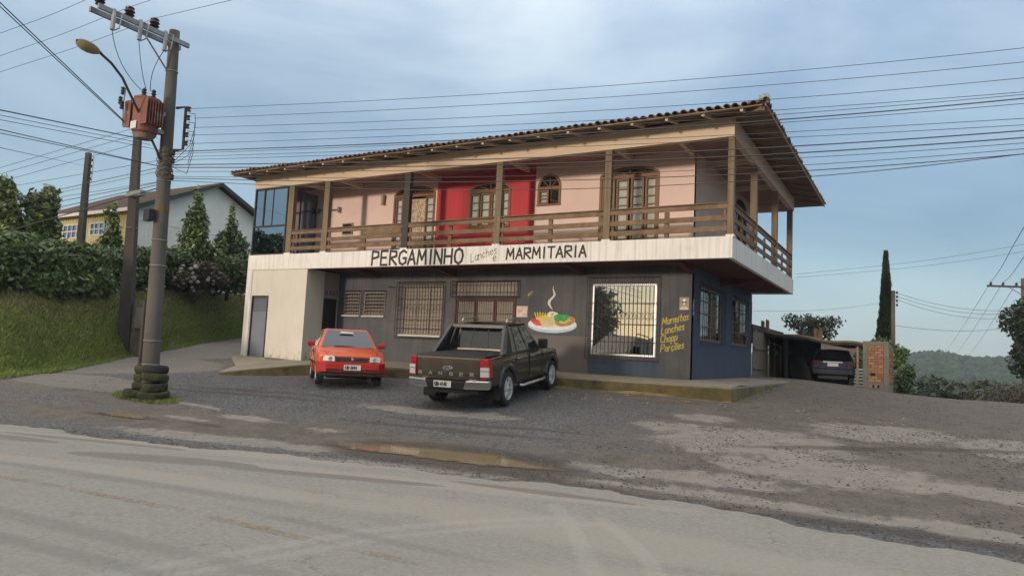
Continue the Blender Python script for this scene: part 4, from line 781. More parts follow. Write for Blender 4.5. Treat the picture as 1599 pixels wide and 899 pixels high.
m=MB(); m.hexa([(EX1-.10,EY0+.02,ZE-.10),(EX1-.02,EY0+.10,ZE-.10),(EX1-2.52,EY0+2.6,slopez(2.5)-.10),(EX1-2.6,EY0+2.52,slopez(2.5)-.10)],[(EX1-.10,EY0+.02,ZE-.004),(EX1-.02,EY0+.10,ZE-.004),(EX1-2.52,EY0+2.6,slopez(2.5)-.004),(EX1-2.6,EY0+2.52,slopez(2.5)-.004)]); m.build('hip_rafter','eave',roof)
m=MB(); m.box(EX0,EX1-.05,EY0-.022,EY0-.004,ZE-.012,ZE+.022); m.build('eave_board','wood',roof)
m=MB(); m.box(EX1+.004,EX1+.03,EY0-.03,EY1,ZE-.035,ZE+.02); m.build('eave_board','eave',roof)
# purlin boards seen on the underside
for k in range(1,9):
    t=.30*k; m=MB(); m.hexa([(EX0,EY0+t,slopez(t)-.022),(EX1-t,EY0+t,slopez(t)-.022),(EX1-t,EY0+t+.02,slopez(t)-.02),(EX0,EY0+t+.02,slopez(t)-.02)],[(EX0,EY0+t,slopez(t)-.002),(EX1-t,EY0+t,slopez(t)-.002),(EX1-t,EY0+t+.02,slopez(t)-.002),(EX0,EY0+t+.02,slopez(t)-.002)]); m.build('batten','eave',roof)
    m=MB(); m.hexa([(EX1-t,EY0+t,slopez(t)-.022),(EX1-t,EY1-t,slopez(t)-.022),(EX1-t-.02,EY1-t,slopez(t)-.02),(EX1-t-.02,EY0+t,slopez(t)-.02)],[(EX1-t,EY0+t,slopez(t)-.002),(EX1-t,EY1-t,slopez(t)-.002),(EX1-t-.02,EY1-t,slopez(t)-.002),(EX1-t-.02,EY0+t,slopez(t)-.002)]); m.build('batten','eave',roof)
PT=.205
tm=MB(); n=7
def ring(y,r,z0): return [(r*cos(pi*k/(n-1)),y,z0+r*.85*sin(pi*k/(n-1))) for k in range(n)]
tm.grid([ring(-.05,.085,.0),ring(.42,.068,.0)]); tm.grid([ring(-.05,.085,.0),ring(-.05,.07,.0)]); tm.grid([ring(-.05,.07,.0),ring(.42,.055,.0)])
tile0=None; cnt=0; tang=math.atan(SL)
def place_tile(x,y,z,rzv):
    global tile0
    if tile0 is None: o=tm.build('roof_tile','tile',roof,smooth=False); tile0=o
    else: o=inst(tile0,'roof_tile',roof)
    o.location=(x,y,z); o.rotation_euler=(tang+random.uniform(-.03,.05),random.uniform(-.05,.05),rzv+random.uniform(-.04,.04))
    return o
nf=int((EX1-EX0)/PT)
for k in range(nf): place_tile(EX0+.1+PT*k+random.uniform(-.01,.01),EY0+random.uniform(-.03,.02),ZE+.055+random.uniform(-.006,.01),0)
for k in range(int((EY1-EY0)/PT)): place_tile(EX1+random.uniform(-.02,.03),EY0+.12+PT*k+random.uniform(-.01,.01),ZE+.055+random.uniform(-.006,.01),pi/2)
# the rest of the tile field as one corrugated sheet per slope
fl=MB(); per=6; rows=[0,.3,.6,1.2,2.4,4.2,HD]
P=[[(EX0+PT/per*i, EY0+.02+t, slopez(t)+.065+.04*cos(2*pi*(i-3)/per)) for i in range(nf*per+1) if True] for t in rows]
P=[[ (min(q[0],EX1-t),q[1],q[2]) for q in row] for row,t in zip(P,rows)]; fl.grid(P)
ns=int((EY1-EY0)/PT)
P=[[(EX1-.02-t, min(max(EY0+PT/per*i,EY0+t),EY1-t), slopez(t)+.065+.04*cos(2*pi*(i-3)/per)) for i in range(ns*per+1)] for t in rows]; fl.grid(P)
P=[[(EX0+ (EX1-EX0)*i/40,EY1-t,slopez(t)+.07) for i in range(41)] for t in rows]; P=[[(min(q[0],EX1-t),q[1],q[2]) for q in row] for row,t in zip(P,rows)]; fl.grid(P)
o=fl.build('tile_field','tile',roof,smooth=True,fixn=False); o['kind']='stuff'
m=MB(); d=.45
for k in range(13):
    t0=d*k-.05; t1=t0+d+.06
    pts=[]
    for t,r in ((t0,.10),(t1,.085)):
        c=Vector((EX1-t,EY0+t,slopez(t)+.09)); sd_=Vector((1,1,0)).normalized(); pts.append([c+sd_*(r*cos(pi*j/6))+Vector((0,0,r*.9*sin(pi*j/6))) for j in range(7)])
    q=MB(); q.grid(pts); q.build('hip_tile','tile',roof,fixn=False)
m=MB(); m.box(-17.62,-17.22,1.55,1.95,7.75,8.36); m.box(-17.68,-17.16,1.49,2.01,8.362,8.42); B(m,'chimney_stub','cream')
# little weeds growing out of the roof corner
wd_=[];
for k in range(60):
    b_=Vector((EX1-.05,EY0+.05,ZE+.12)); d_=Vector((random.uniform(-.1,.14),random.uniform(-.14,.1),random.uniform(-.04,.12))); s=.018
    wd_+=[b_+d_+Vector((-s,0,0)),b_+d_+Vector((s,0,0)),b_+d_+Vector((0,s,2*s))]
o=fastmesh('roof_weed',np.array([tuple(v) for v in wd_]),np.arange(180).reshape(60,3),'grass',dict(tint=np.full(180,.6))); o.parent=roof; o['kind']='stuff'
# ---- painted lettering, mural, notices
NF=(0,-1,0)
m=MB(); letters(m,'PERGAMINHO',(-11.50,-.001,4.155),(1,0,-.004),(.03,0,1),.33,.45,.075,NF,.28,.012); B(m,'sign_lettering','ink',fixn=True)
m=MB(); letters(m,'MARMITARIA',(-6.39,-.001,4.225),(1,0,.004),(.02,0,1),.238,.31,.055,NF,.28,.012); B(m,'sign_lettering','ink')
m=MB(); letters(m,'Lanches',(-7.62,-.001,4.17),(.965,0,.26),(-.05,0,1),.18,.25,.02,NF,.14,.02); letters(m,'e',(-6.86,-.001,4.185),(1,0,.05),(0,0,1),.2,.24,.02,NF); B(m,'sign_lettering','inkL')
for tx,x,z,h in (('Marmitas',-2.235,2.505,.20),('Lanches',-2.245,2.255,.21),('Chopp',-2.27,2.005,.21),('Porções',-2.255,1.755,.20)):
    m=MB(); letters(m,tx,(L(x),WY-.001,z),(.975,0,.22),(.10,0,1),.125,h,.028,NF,.16,.03); B(m,'wall_lettering','yellow')
m=MB(); letters(m,'413',(L(-6.52),WY-.001,3.29),(.85,0,.5),(.2,0,1),.055,.11,.018,NF,.25); B(m,'wall_number','yellow')
# mural: a plate of food
def flat(name,pts,m,parent,lay): q=MB(); q.prism(pts,'y',WY-.003-.0022*lay,WY+.01); return q.build(name,m,parent,world=True) if parent is BW else q.build(name,m,parent)
def ell(cx,cz,rx,rz,n=28,a0=0,a1=360,ang=0,wob=0,seed=0):
    r=random.Random(seed); P=[]
    for k in range(n):
        a=R(a0+(a1-a0)*k/(n-1 if a1-a0<360 else n)); q=1+wob*r.uniform(-1,1); x,z=rx*q*cos(a),rz*q*sin(a); P.append((cx+x*cos(R(ang))-z*sin(R(ang)),cz+x*sin(R(ang))+z*cos(R(ang))))
    return P
cx=L(-5.645); pm=lambda n,c,c2=None:mat(n,c,c2,6,.8)
mu=flat('plate_mural',ell(cx,2.43,.83,.235),pm('mural_plate_blue',(.33,.42,.58),(.48,.55,.66)),BW,0); mu['label']='painted plate of food with rising steam on the grey wall'
flat('plate_rim',ell(cx,2.47,.82,.19),pm('mural_white',(.72,.72,.70)),mu,1)
flat('plate_well',ell(cx,2.5,.70,.13),pm('mural_cream',(.62,.58,.50)),mu,2)
flat('rice',ell(cx-.22,2.56,.33,.17,24,wob=.1),pm('mural_rice',(.50,.40,.20),(.60,.52,.32)),mu,3)
flat('meat',ell(cx+.44,2.56,.34,.15,24,ang=8),pm('mural_meat',(.42,.25,.09),(.30,.16,.05)),mu,3)
flat('meat_shine',ell(cx+.42,2.57,.2,.07,20,ang=10),pm('mural_meat_light',(.60,.45,.22)),mu,4)
flat('tomato',ell(cx-.56,2.53,.18,.075,20,ang=-18),pm('mural_red',(.55,.06,.05)),mu,4); flat('tomato',ell(cx-.50,2.47,.15,.06,20,ang=-12),pm('mural_red_light',(.62,.12,.10)),mu,5)
for k in range(8):
    x=cx-.52+.05*k; a=R(112-12*k); flat('chip',[(x-.02,2.60),(x+.02,2.60),(x+.02+.22*cos(a),2.62+.2*sin(a)),(x-.02+.22*cos(a),2.62+.2*sin(a))],pm('mural_yellow',(.72,.52,.03)),mu,4+k%3)
flat('egg',ell(cx+.02,2.755,.20,.085,24,wob=.12,seed=4),pm('mural_egg_white',(.75,.73,.66)),mu,5); flat('yolk',ell(cx,2.765,.07,.045),pm('mural_yolk',(.75,.42,.03)),mu,6)
for k in range(7): flat('lettuce',ell(cx+.14+.055*k,2.66+.03*sin(k*2.2),.075,.09,14,wob=.25,seed=k),pm('mural_green',(.03,.26,.06),(.06,.36,.10)),mu,6+k%3)
st_=[(0,2.90,.012),(-.07,2.98,.03),(-.13,3.08,.045),(-.11,3.18,.05),(0,3.28,.045),(.05,3.36,.04),(.02,3.46,.028),(-.01,3.54,.015),(.0,3.62,.004)]
m=MB()
for a,b in zip(st_[:-1],st_[1:]): m.hexa([(cx+a[0]-a[2],WY+.01,a[1]),(cx+a[0]+a[2],WY+.01,a[1]),(cx+b[0]+b[2],WY+.01,b[1]),(cx+b[0]-b[2],WY+.01,b[1])],[(cx+a[0]-a[2],WY-.003,a[1]),(cx+a[0]+a[2],WY-.003,a[1]),(cx+b[0]+b[2],WY-.003,b[1]),(cx+b[0]-b[2],WY-.003,b[1])])
m.build('steam',pm('mural_steam',(.52,.50,.47),(.62,.60,.57)),mu)
o=MB(); o.box(L(-6.89),L(-6.5),WY-.012,WY,2.66,3.0); o=B(o,'paper_notice',mat('faded_paper',(.62,.50,.43),(.50,.34,.28),9,.85,p=(.45,.6)))
# crest board by the corner
x0=L(-1.755); o=MB(); o.box(x0,x0+.27,WY-.015,WY,2.94,3.29); o=B(o,'crest_board',mat('beige_board',(.34,.26,.19),(.28,.22,.16),4,.7)); wh=pm('crest_cream',(.80,.74,.60))
for lay,P in enumerate(([(x0+.135+.05*cos(a),3.205+.045*sin(a)) for a in [2*pi*k/16 for k in range(16)]],[(x0+.06,3.17),(x0+.135,3.07),(x0+.21,3.17),(x0+.185,3.13),(x0+.135,3.12),(x0+.085,3.13)],[(x0+.123,3.19),(x0+.147,3.19),(x0+.147,3.08),(x0+.123,3.08)],[(x0+.02,2.955),(x0+.25,2.955),(x0+.25,2.99),(x0+.02,2.99)],[(x0+.05,3.015),(x0+.22,3.015),(x0+.22,3.03),(x0+.05,3.03)])):
    q=MB(); q.prism(P,'y',WY-.0175-.0012*lay,WY-.0155); q.build('crest_mark',wh,o)
q=MB(); q.box(RX_,RX_+.01,WY+.12,WY+.22,2.95,3.25); B(q,'side_notice',mat('blue_white_notice',(.40,.44,.5),(.2,.24,.32),12,.7))
q=MB(); q.box(RX_,RX_+.01,WY+.12,WY+.24,2.80,2.92); B(q,'side_notice',mat('blue_white_notice2',(.40,.44,.5),(.2,.24,.32),12,.7))
q=MB(); q.tube([(-12.2,WY,3.62),(-12.0,WY-.1,3.62),(-11.85,WY-.02,3.6)],.015,5); B(q,'wall_hook','iron')
# ---------------------------------------------------------------- vehicles (local: x forward, y left, z up, origin under the rear axle)
G['F']=[[(.7,1),(0,1),(0,0)],[(0,.55),(.55,.55)]]; G['d']=[[(.6,.5),(.3,.6),(.05,.4),(.08,.1),(.35,0),(.6,.2)],[(.6,1),(.6,0)]]
G['Q']=[G['O'][0],[(.55,.25),(.9,-.05)]]; G['B']=[[(0,0),(0,1),(.65,.95),(.65,.6),(.05,.52),(.75,.4),(.75,.08),(0,0)]]
def lerp(tab,x):
    xs=[t[0] for t in tab]; return [float(np.interp(x,xs,[t[k] for t in tab])) for k in range(1,len(tab[0]))]
def body_loft(tab,x0,x1,wheels,Ra,zc,sill,crown=.03,step=.06):
    """tab rows: x, half width, z top, z bottom"""
    xs=sorted(set(list(np.arange(x0,x1,step))+[x1])); m=MB(); rows=[]
    for x in xs:
        w,ztp,zlo=lerp(tab,x); za=zlo
        for xc in wheels:
            d=abs(x-xc)
            if d<Ra: za=max(za,zc+math.sqrt(Ra*Ra-d*d))
        za=min(za,ztp-.12); h=ztp-za
        half=[(0,zlo+.02),(w*.80,zlo+.02),(w*.955,za),(w*.995,za+min(.07,h*.2)),(w,za+h*.5),(w*.988,ztp-h*.2),(w*.965,ztp-.035),(w*.92,ztp-.006),(w*.5,ztp+crown*.8),(0,ztp+crown)]
        rows.append([(x,y,z) for y,z in half[::-1]]+[(x,-y,z) for y,z in half[1:]])
    m.grid(rows); n=len(rows[0]); m.add(rows[0],[tuple(range(n))]); m.add(rows[-1],[tuple(range(n-1,-1,-1))]); return m
def wheel(root,x,y,r,wd,spokes,steer=0,rimr=.68):
    sg=1 if y>0 else -1
    t=MB(); prof=[(r*rimr,-wd/2),(r*.93,-wd/2),(r*.985,-wd*.38),(r,-wd*.2),(r,wd*.2),(r*.985,wd*.38),(r*.93,wd/2),(r*rimr,wd/2)]
    t.lathe(prof,28,(0,0,0),'y',cap=False); t=t.build('wheel','rubber',root,smooth=False); t.location=(x,y,r); t.rotation_euler=(0,0,steer)
    rm=MB(); o=sg*wd*.40; rm.lathe([(r*rimr*1.0,sg*wd*.5),(r*rimr*.97,sg*wd*.515),(r*rimr*.93,sg*wd*.5),(r*rimr*.9,sg*wd*.2)],28,(0,0,0),'y',cap=False)
    hb=MB(); hb.lathe([(r*rimr*.9,sg*wd*.15),(r*rimr*.9,sg*wd*.18),(.02,sg*wd*.18)],20,(0,0,0),'y'); hb.build('brake_disc','hub',t)
    rim=rm.build('rim','rim',t)
    sp=MB()
    for k in range(spokes):
        a=2*pi*k/spokes; ca,sa=cos(a),sin(a); r0,r1=r*.10,r*rimr*.95; w0,w1=.045,.03
        def q(rr,ww,yy): return (rr*ca-ww*sa,yy,rr*sa+ww*ca)
        sp.hexa([q(r0,-w0,sg*wd*.3),q(r1,-w1,sg*wd*.34),q(r1,w1,sg*wd*.34),q(r0,w0,sg*wd*.3)],[q(r0,-w0*.8,sg*wd*.44),q(r1,-w1*.8,sg*wd*.46),q(r1,w1*.8,sg*wd*.46),q(r0,w0*.8,sg*wd*.44)])
    sp.lathe([(r*.16,sg*wd*.25),(r*.16,sg*wd*.46),(.03,sg*wd*.5)],14,(0,0,0),'y'); sp.build('spokes','rim',t)
    return t
def panel(P,n,off,thick,name,m,parent,bevel=0):
    """thin plate on the quad P (4 points), pushed out along its normal"""
    P=[Vector(p) for p in P]; nn=Vector(n).normalized(); mb=MB(); mb.hexa([p+nn*off for p in P],[p+nn*(off+thick) for p in P]); return mb.build(name,m,parent,bevel=bevel)
def qinset(P,a,b=None):
    P=[Vector(p) for p in P]; b=a if b is None else b
    def bl(u,v): return (P[0]*(1-u)+P[1]*u)*(1-v)+(P[3]*(1-u)+P[2]*u)*v
    return [bl(a,b),bl(1-a,b),bl(1-a,1-b),bl(a,1-b)]
def qn(P): P=[Vector(p) for p in P]; return ((P[1]-P[0]).cross(P[3]-P[0])).normalized()
def plate_text(root,text,c,ux,n,w,h,tw=.05):
    c=Vector(c); ux=Vector(ux); n=Vector(n); uz=Vector((0,0,1)); mb=MB(); P=[c-ux*w/2-uz*h/2,c+ux*w/2-uz*h/2,c+ux*w/2+uz*h/2,c-ux*w/2+uz*h/2]; mb.hexa(P,[p+n*.008 for p in P]); pl=mb.build('number_plate','plate',root)
    if not text: return pl
    t=MB(); letters(t,text,c-ux*w*.43-uz*h*.30+n*.009,ux,uz,w*.086,h*.55,.016,n,.26); t.build('plate_characters','ink',pl)
    return pl
def stance(root,rear,front,wb):
    r=Vector(rear); f=Vector(front); d=(f-r).normalized(); y=Vector((0,0,1)).cross(d).normalized(); z=d.cross(y)
    root.rotation_euler=Matrix((d,y,z)).transposed().to_euler(); root.location=r
# ------- pickup
tk=empty('pickup_truck',(0,0,0),'dark brown-grey double-cab pickup truck with bed cover backed towards the street','pickup truck')
WB=3.22; a=Vector((-.17,.985,0)).normalized(); rr=Vector((-4.80,-3.93,0)); ff=rr+a*WB
rr.z=float(zt(rr.x,rr.y))+.012; ff.z=float(zt(ff.x,ff.y))+.015; stance(tk,rr,ff,WB)
M['truckm']=paint('brown_grey_metallic',(.125,.104,.080),.22,.85,.3)
tab=[(-1.16,.86,1.08,.55),(-1.10,.895,1.10,.50),(-.6,.915,1.115,.48),(.4,.92,1.12,.44),(1.6,.92,1.12,.42),(2.5,.92,1.14,.42),(3.2,.915,1.12,.45),(3.7,.89,1.06,.48),(3.95,.84,1.00,.48),(4.10,.74,.94,.50)]
bm=body_loft(tab,-1.16,4.10,(0,WB),.475,.40,.44,.03); bd=bm.build('body','truckm',tk,smooth=True)
# cab
zb,zr=1.10,1.79
c0=[(.46,.86,zb),(2.55,.86,zb),(2.55,-.86,zb),(.46,-.86,zb)]; c1=[(.60,.66,zr-.04),(1.72,.66,zr-.02),(1.72,-.66,zr-.02),(.60,-.66,zr-.04)]
m=MB(); m.hexa(c0,c1); m.build('cab','truckm',tk,bevel=.05)
m=MB(); m.grid([[(x,y,zr-.03+.05*(1-(y/.66)**2)*(1-((x-1.15)/.62)**2*.5)) for y in np.linspace(-.64,.64,9)] for x in np.linspace(.62,1.7,7)]); m.build('roof_skin','truckm',tk,smooth=True,fixn=False)
SR=[c0[3],c0[2],c1[2],c1[3]]   # right side of the cab (y<0)
def bl(P,u,v): P=[Vector(p) for p in P]; return (P[0]*(1-u)+P[1]*u)*(1-v)+(P[3]*(1-u)+P[2]*u)*v
for side in (1,-1):
    S=[(p[0],side*abs(p[1]),p[2]) for p in SR]; nn=qn(S)*1.0
    if nn.y*side<0: nn=-nn
    for u0,u1 in ((.10,.42),(.46,.86)):
        Q=[bl(S,u0,.10),bl(S,u1,.10),bl(S,min(u1,.90 if u1<.5 else .93),.88),bl(S,u0+.02,.88)]; panel(Q,nn,.004,.006,'side_window','carglass',tk)
    for u0,u1 in ((.055,.44),(.44,.80)):
        x0=.50+(u0-.055)*2.3; 
    for x0,x1 in ((.50,1.38),(1.41,2.38)):
        seam=MB()
        for (xa,xb,za_,zb_) in ((x0,x0+.012,.52,1.10),(x1-.012,x1,.52,1.10)): seam.box(xa,xb,side*.918-.006,side*.918+.006,za_,zb_)
        seam.build('door_seam','black',tk)
        h=MB(); h.box(x0+.06,x0+.27,side*.925-.02,side*.925+.02,.985,1.02); h.build('door_handle','chrome',tk,bevel=.01)
    mr=MB(); mr.box(2.18,2.34,side*.97-.10,side*.97+.12*1,1.14,1.38); mr.build('wing_mirror','black',tk,bevel=.04)
    st=MB(); st.tube([(.62,side*.93,.40),(.75,side*.97,.38),(2.35,side*.97,.38),(2.5,side*.93,.40)],.04,8); st.build('side_step','chrome',tk)
    # arch flares
    for xc in (0,WB):
        f=MB(); pts=[]
        for k in range(15):
            an=R(8+164*k/14); pts.append([(xc+q*cos(an),side*(.915+yo),.40+q*sin(an)) for q,yo in ((.44,-.02),(.47,.022),(.53,.018),(.55,-.01))])
        f.grid(pts); f.build('wheel_arch','truck',tk,smooth=True,fixn=False)
    inn=MB(); inn.box(-.5,.5,side*.5-.02,side*.5+.02,.45,.95); inn.build('wheel_well','black',tk)
    rail=MB(); rail.tube([(.72,side*.56,1.80),(.78,side*.56,1.86),(1.55,side*.56,1.88),(1.66,side*.56,1.81)],.022,6); rail.build('roof_rail','alum',tk)
    # sloping sport bar
    sb=MB(); sb.hexa([(-.25,side*.86,1.12),(.02,side*.86,1.12),(.02,side*.78,1.12),(-.25,side*.78,1.12)],[(.34,side*.70,1.74),(.47,side*.70,1.74),(.47,side*.62,1.74),(.34,side*.62,1.74)]); sb.build('sport_bar','truck',tk,bevel=.02)
    sl=MB(); sl.hexa([(.0,side*.83,1.12),(.46,side*.83,1.12),(.46,side*.79,1.12),(.0,side*.79,1.12)],[(.44,side*.68,1.72),(.52,side*.68,1.72),(.52,side*.64,1.72),(.44,side*.64,1.72)]); sl.build('sail_panel','black',tk)
    tl=MB(); tl.hexa([(-1.205,side*.735,.70),(-1.15,side*.912,.70),(-.92,side*.923,.72),(-1.10,side*.74,.70)],[(-1.198,side*.725,1.10),(-1.14,side*.893,1.10),(-.96,side*.905,1.11),(-1.10,side*.74,1.10)]); tlo=tl.build('tail_lamp','redlens',tk,bevel=.01)
    tc_=MB(); tc_.hexa([(-1.212,side*.75,.735),(-1.157,side*.912,.735),(-1.10,side*.916,.735),(-1.14,side*.76,.735)],[(-1.209,side*.748,.845),(-1.155,side*.907,.845),(-1.10,side*.911,.845),(-1.14,side*.76,.845)]); tc_.build('reversing_lens','clearlens',tlo)
    tc_=MB(); tc_.hexa([(-1.212,side*.75,.862),(-1.157,side*.912,.862),(-1.10,side*.916,.862),(-1.14,side*.76,.862)],[(-1.209,side*.748,.93),(-1.155,side*.907,.93),(-1.10,side*.911,.93),(-1.14,side*.76,.93)]); tc_.build('indicator_lens','clearlens',tlo)
    cb=MB(); cb.hexa([(-1.30,side*.40,.47),(-1.16,side*.93,.47),(-1.02,side*.93,.47),(-1.2,side*.40,.47)],[(-1.31,side*.47,.66),(-1.17,side*.935,.66),(-1.02,side*.935,.66),(-1.2,side*.47,.66)]); cb.build('bumper_corner','chrome',tk,bevel=.03)
    mf=MB(); mf.box(-.50,-.48,side*.76-.15,side*.76+.15,.18,.46); mf.build('mud_flap','rubber',tk)
    hl=MB(); hl.hexa([(3.85,side*.55,.80),(4.06,side*.55,.80),(3.90,side*.86,.80),(3.7,side*.86,.80)],[(3.85,side*.55,.95),(4.06,side*.55,.95),(3.88,side*.85,.98),(3.7,side*.85,.98)]); hl.build('head_lamp','clearlens',tk)
sb=MB(); sb.hexa([(.34,-.70,1.66),(.34,.70,1.66),(.42,.70,1.68),(.42,-.70,1.68)],[(.36,-.68,1.755),(.36,.68,1.755),(.50,.68,1.765),(.50,-.68,1.765)]); sb.build('sport_bar_crosspiece','truck',tk,bevel=.02)
RW=[c0[0],c0[3],c1[3],c1[0]]; Q=[bl(RW,.12,.14),bl(RW,.88,.14),bl(RW,.86,.86),bl(RW,.14,.86)]; nn=qn(Q); nn=nn if nn.x<0 else -nn
rw=panel(Q,nn,.004,.006,'rear_window','carglass',tk)
for u in (.37,.63): 
    Q2=[bl(RW,u-.008,.15),bl(RW,u+.008,.15),bl(RW,u+.008,.85),bl(RW,u-.008,.85)]; panel(Q2,nn,.011,.003,'window_divider','black',rw)
FW=[c0[1],c0[2],c1[2],c1[1]]; Q=[bl(FW,.07,.08),bl(FW,.93,.08),bl(FW,.92,.92),bl(FW,.08,.92)]; nn=qn(Q); nn=nn if nn.x>0 else -nn; panel(Q,nn,.004,.006,'windscreen','carglass',tk)
m=MB(); m.grid([[(x,y,1.135+.03*(1-(y/.8)**2)) for y in np.linspace(-.80,.80,9)] for x in np.linspace(-1.08,.44,6)]); m.grid([[(-1.08,y,1.135+.03*(1-(y/.8)**2)) for y in np.linspace(-.80,.80,9)],[(-1.09,y,1.09) for y in np.linspace(-.80,.80,9)]]); m.build('bed_cover','black',tk,smooth=False,fixn=False)
tg=MB(); tg.hexa([(-1.185,-.72,.64),(-1.185,.72,.64),(-1.12,.72,.64),(-1.12,-.72,.64)],[(-1.195,-.725,1.10),(-1.195,.725,1.10),(-1.12,.725,1.125),(-1.12,-.725,1.125)]); tg=tg.build('tailgate','truckm',tk,bevel=.018)
x_=-1.192
m=MB(); m.box(x_-.010,x_+.004,-.715,.715,.735,.805); m.build('tailgate_recess','truck',tg)
def back_letters(text,y0,z0,w,h,th,gap,x,mt,parent,name):
    t=MB(); letters(t,text,(x,y0,z0),(0,-1,0),(0,0,1),w,h,th,(-1,0,0),gap); return t.build(name,mt,parent)
back_letters('RANGER',.665,.742,.085,.058,.018,1.95,x_-.011,'chrome',tg,'model_lettering')
m=MB(); m.lathe([(.0,-.012),(.105,-.012),(.115,0),(.115,.01)],28,(0,0,0),'x'); m.v=[(x_-.008+x*1,y,.885+z*.45) for x,y,z in m.v]; bdg=m.build('badge','chrome',tg)
m=MB(); m.lathe([(.0,-.004),(.092,-.004),(.092,0)],28,(0,0,0),'x'); m.v=[(x_-.021+x,y,.885+z*.42) for x,y,z in m.v]; m.build('badge_field',simple('badge_blue',(.03,.05,.12),.3),bdg)
t=MB(); letters(t,'Ford',(x_-.027,.07,.868),(0,-1,0),(0,0,1),.042,.045,.009,(-1,0,0),.25); t.build('badge_script','chrome',bdg)
m=MB(); rect_frame(m,-.13,.13,.965,1.03,0,.012,.012); m.v=[(x_-.012+y,x,z) for x,y,z in m.v]; m.box(x_-.004,x_+.004,-.115,.115,.98,1.018); m.build('tailgate_handle','truckm',tg,bevel=.004)
m=MB(); m.hexa([(-1.27,-.44,.46),(-1.27,.44,.46),(-1.15,.44,.46),(-1.15,-.44,.46)],[(-1.29,-.46,.62),(-1.29,.46,.62),(-1.15,.46,.64),(-1.15,-.46,.64)]); m.build('bumper_centre','black',tk,bevel=.01)
plate_text(tk,'QIB-4148',(-1.30,.06,.565),(0,-1,0),(-1,0,0),.40,.135)
m=MB(); m.box(-1.0,3.7,-.62,.62,.34,.60); m.build('chassis','black',tk)
m=MB(); m.tube([(-1.0,-.35,.42),(-.2,-.35,.40),(.4,-.3,.42)],.055,8); m.tube([(0,-.7,.39),(0,.7,.39)],.05,8); m.build('axle_and_exhaust','black',tk)
m=MB(); m.box(4.02,4.14,-.82,.82,.46,.72); m.build('front_bumper','truckm',tk,bevel=.04)
for x,y in ((0,.79),(0,-.79),(WB,.79),(WB,-.79)): wheel(tk,x,y,.385,.26,6,0,.66)
# ------- red saloon
def sedan(name,label,rear,heading,WB,tab,x0,x1,paintm,cab0,cab1,tw,rw_,sill=.30,wr=.285,group=None,arch=.345):
    root=empty(name,(0,0,0),label,'car',group); a=Vector((cos(heading),sin(heading),0)); r=Vector((rear[0],rear[1],0)); f=r+a*WB
    r.z=float(zt(r.x,r.y))+.012; f.z=float(zt(f.x,f.y))+.012; stance(root,r,f,WB)
    body_loft(tab,x0,x1,(0,WB),arch,.30,sill,.025,.05).build('body',paintm,root,smooth=True)
    m=MB(); m.hexa(cab0,cab1); m.build('cabin',paintm,root,bevel=.045)
    zz=cab1[0][2]; xa,xb=cab1[0][0],cab1[1][0]; hw=cab1[0][1]
    m=MB(); m.grid([[(x,y,zz-.01+.035*(1-(y/hw)**2)) for y in np.linspace(-hw+.02,hw-.02,7)] for x in np.linspace(xa+.02,xb-.02,5)]); m.build('roof_skin',paintm,root,smooth=True,fixn=False)
    for side in (1,-1):
        S=[cab0[3],cab0[2],cab1[2],cab1[3]]; S=[(p[0],side*abs(p[1]),p[2]) for p in S]; nn=qn(S); nn=nn if nn.y*side>0 else -nn
        for u0,u1 in ((.14,.48),(.52,.84)): panel([bl(S,u0,.08),bl(S,u1,.08),bl(S,min(u1+.03,.93),.9),bl(S,u0+.01,.9)],nn,.004,.006,'side_window','carglass',root)
        inn=MB(); inn.box(-.4,.4,side*.45-.02,side*.45+.02,.35,.8); inn.build('wheel_well','black',root)
        inn=MB(); inn.box(WB-.4,WB+.4,side*.42-.02,side*.42+.02,.3,.75); inn.build('wheel_well','black',root)
    for P,sgn,nm in (([cab0[1],cab0[2],cab1[2],cab1[1]],1,'windscreen'),([cab0[0],cab0[3],cab1[3],cab1[0]],-1,'rear_window')):
        Q=[bl(P,.05,.06),bl(P,.95,.06),bl(P,.94,.93),bl(P,.06,.93)]; nn=qn(Q); nn=nn if nn.x*sgn>0 else -nn; panel(Q,nn,.004,.006,nm,'carglass',root)
    m=MB(); m.box(x0+.25,x1-.25,-.55,.55,.20,.42); m.build('underbody','black',root)
    for x,y in ((0,tw),(0,-tw),(WB,tw),(WB,-tw)): wheel(root,x,y,wr,.185,5 if rw_ else 7,0,.62)
    return root
tab=[(-.86,.66,.86,.42),(-.78,.76,.90,.36),(-.4,.81,.92,.30),(.4,.82,.92,.27),(1.6,.82,.93,.27),(1.9,.82,.925,.27),(2.5,.815,.88,.28),(2.95,.80,.79,.30),(3.08,.79,.755,.32),(3.12,.77,.73,.36)]
c0=[(-.55,.76,.89),(2.02,.76,.90),(2.02,-.76,.90),(-.55,-.76,.89)]; c1=[(.02,.55,1.385),(1.32,.56,1.40),(1.32,-.56,1.40),(.02,-.55,1.385)]
hd=R(-41); fx,fy=-8.42,-4.02
rc=sedan('red_car','faded red small saloon car parked nose out below the louvre windows',(fx-2.44*cos(hd),fy-2.44*sin(hd)),hd,2.44,tab,-.86,3.12,'carred',c0,c1,.70,False)
m=MB(); m.hexa([(3.10,-.80,.33),(3.10,.80,.33),(2.92,.82,.33),(2.92,-.82,.33)],[(3.10,-.80,.60),(3.10,.80,.60),(2.92,.82,.60),(2.92,-.82,.60)]); m.hexa([(3.27,-.62,.36),(3.27,.62,.36),(3.1,.80,.34),(3.1,-.80,.34)],[(3.27,-.64,.58),(3.27,.64,.58),(3.1,.80,.60),(3.1,-.80,.60)]); bp=m.build('front_bumper','redbump',rc,bevel=.015)
for a_,b_ in ((-.60,-.30),(-.27,.27),(.30,.60)):
    m=MB(); m.box(3.268,3.276,a_,b_,.385,.44); m.build('air_intake','black',bp)
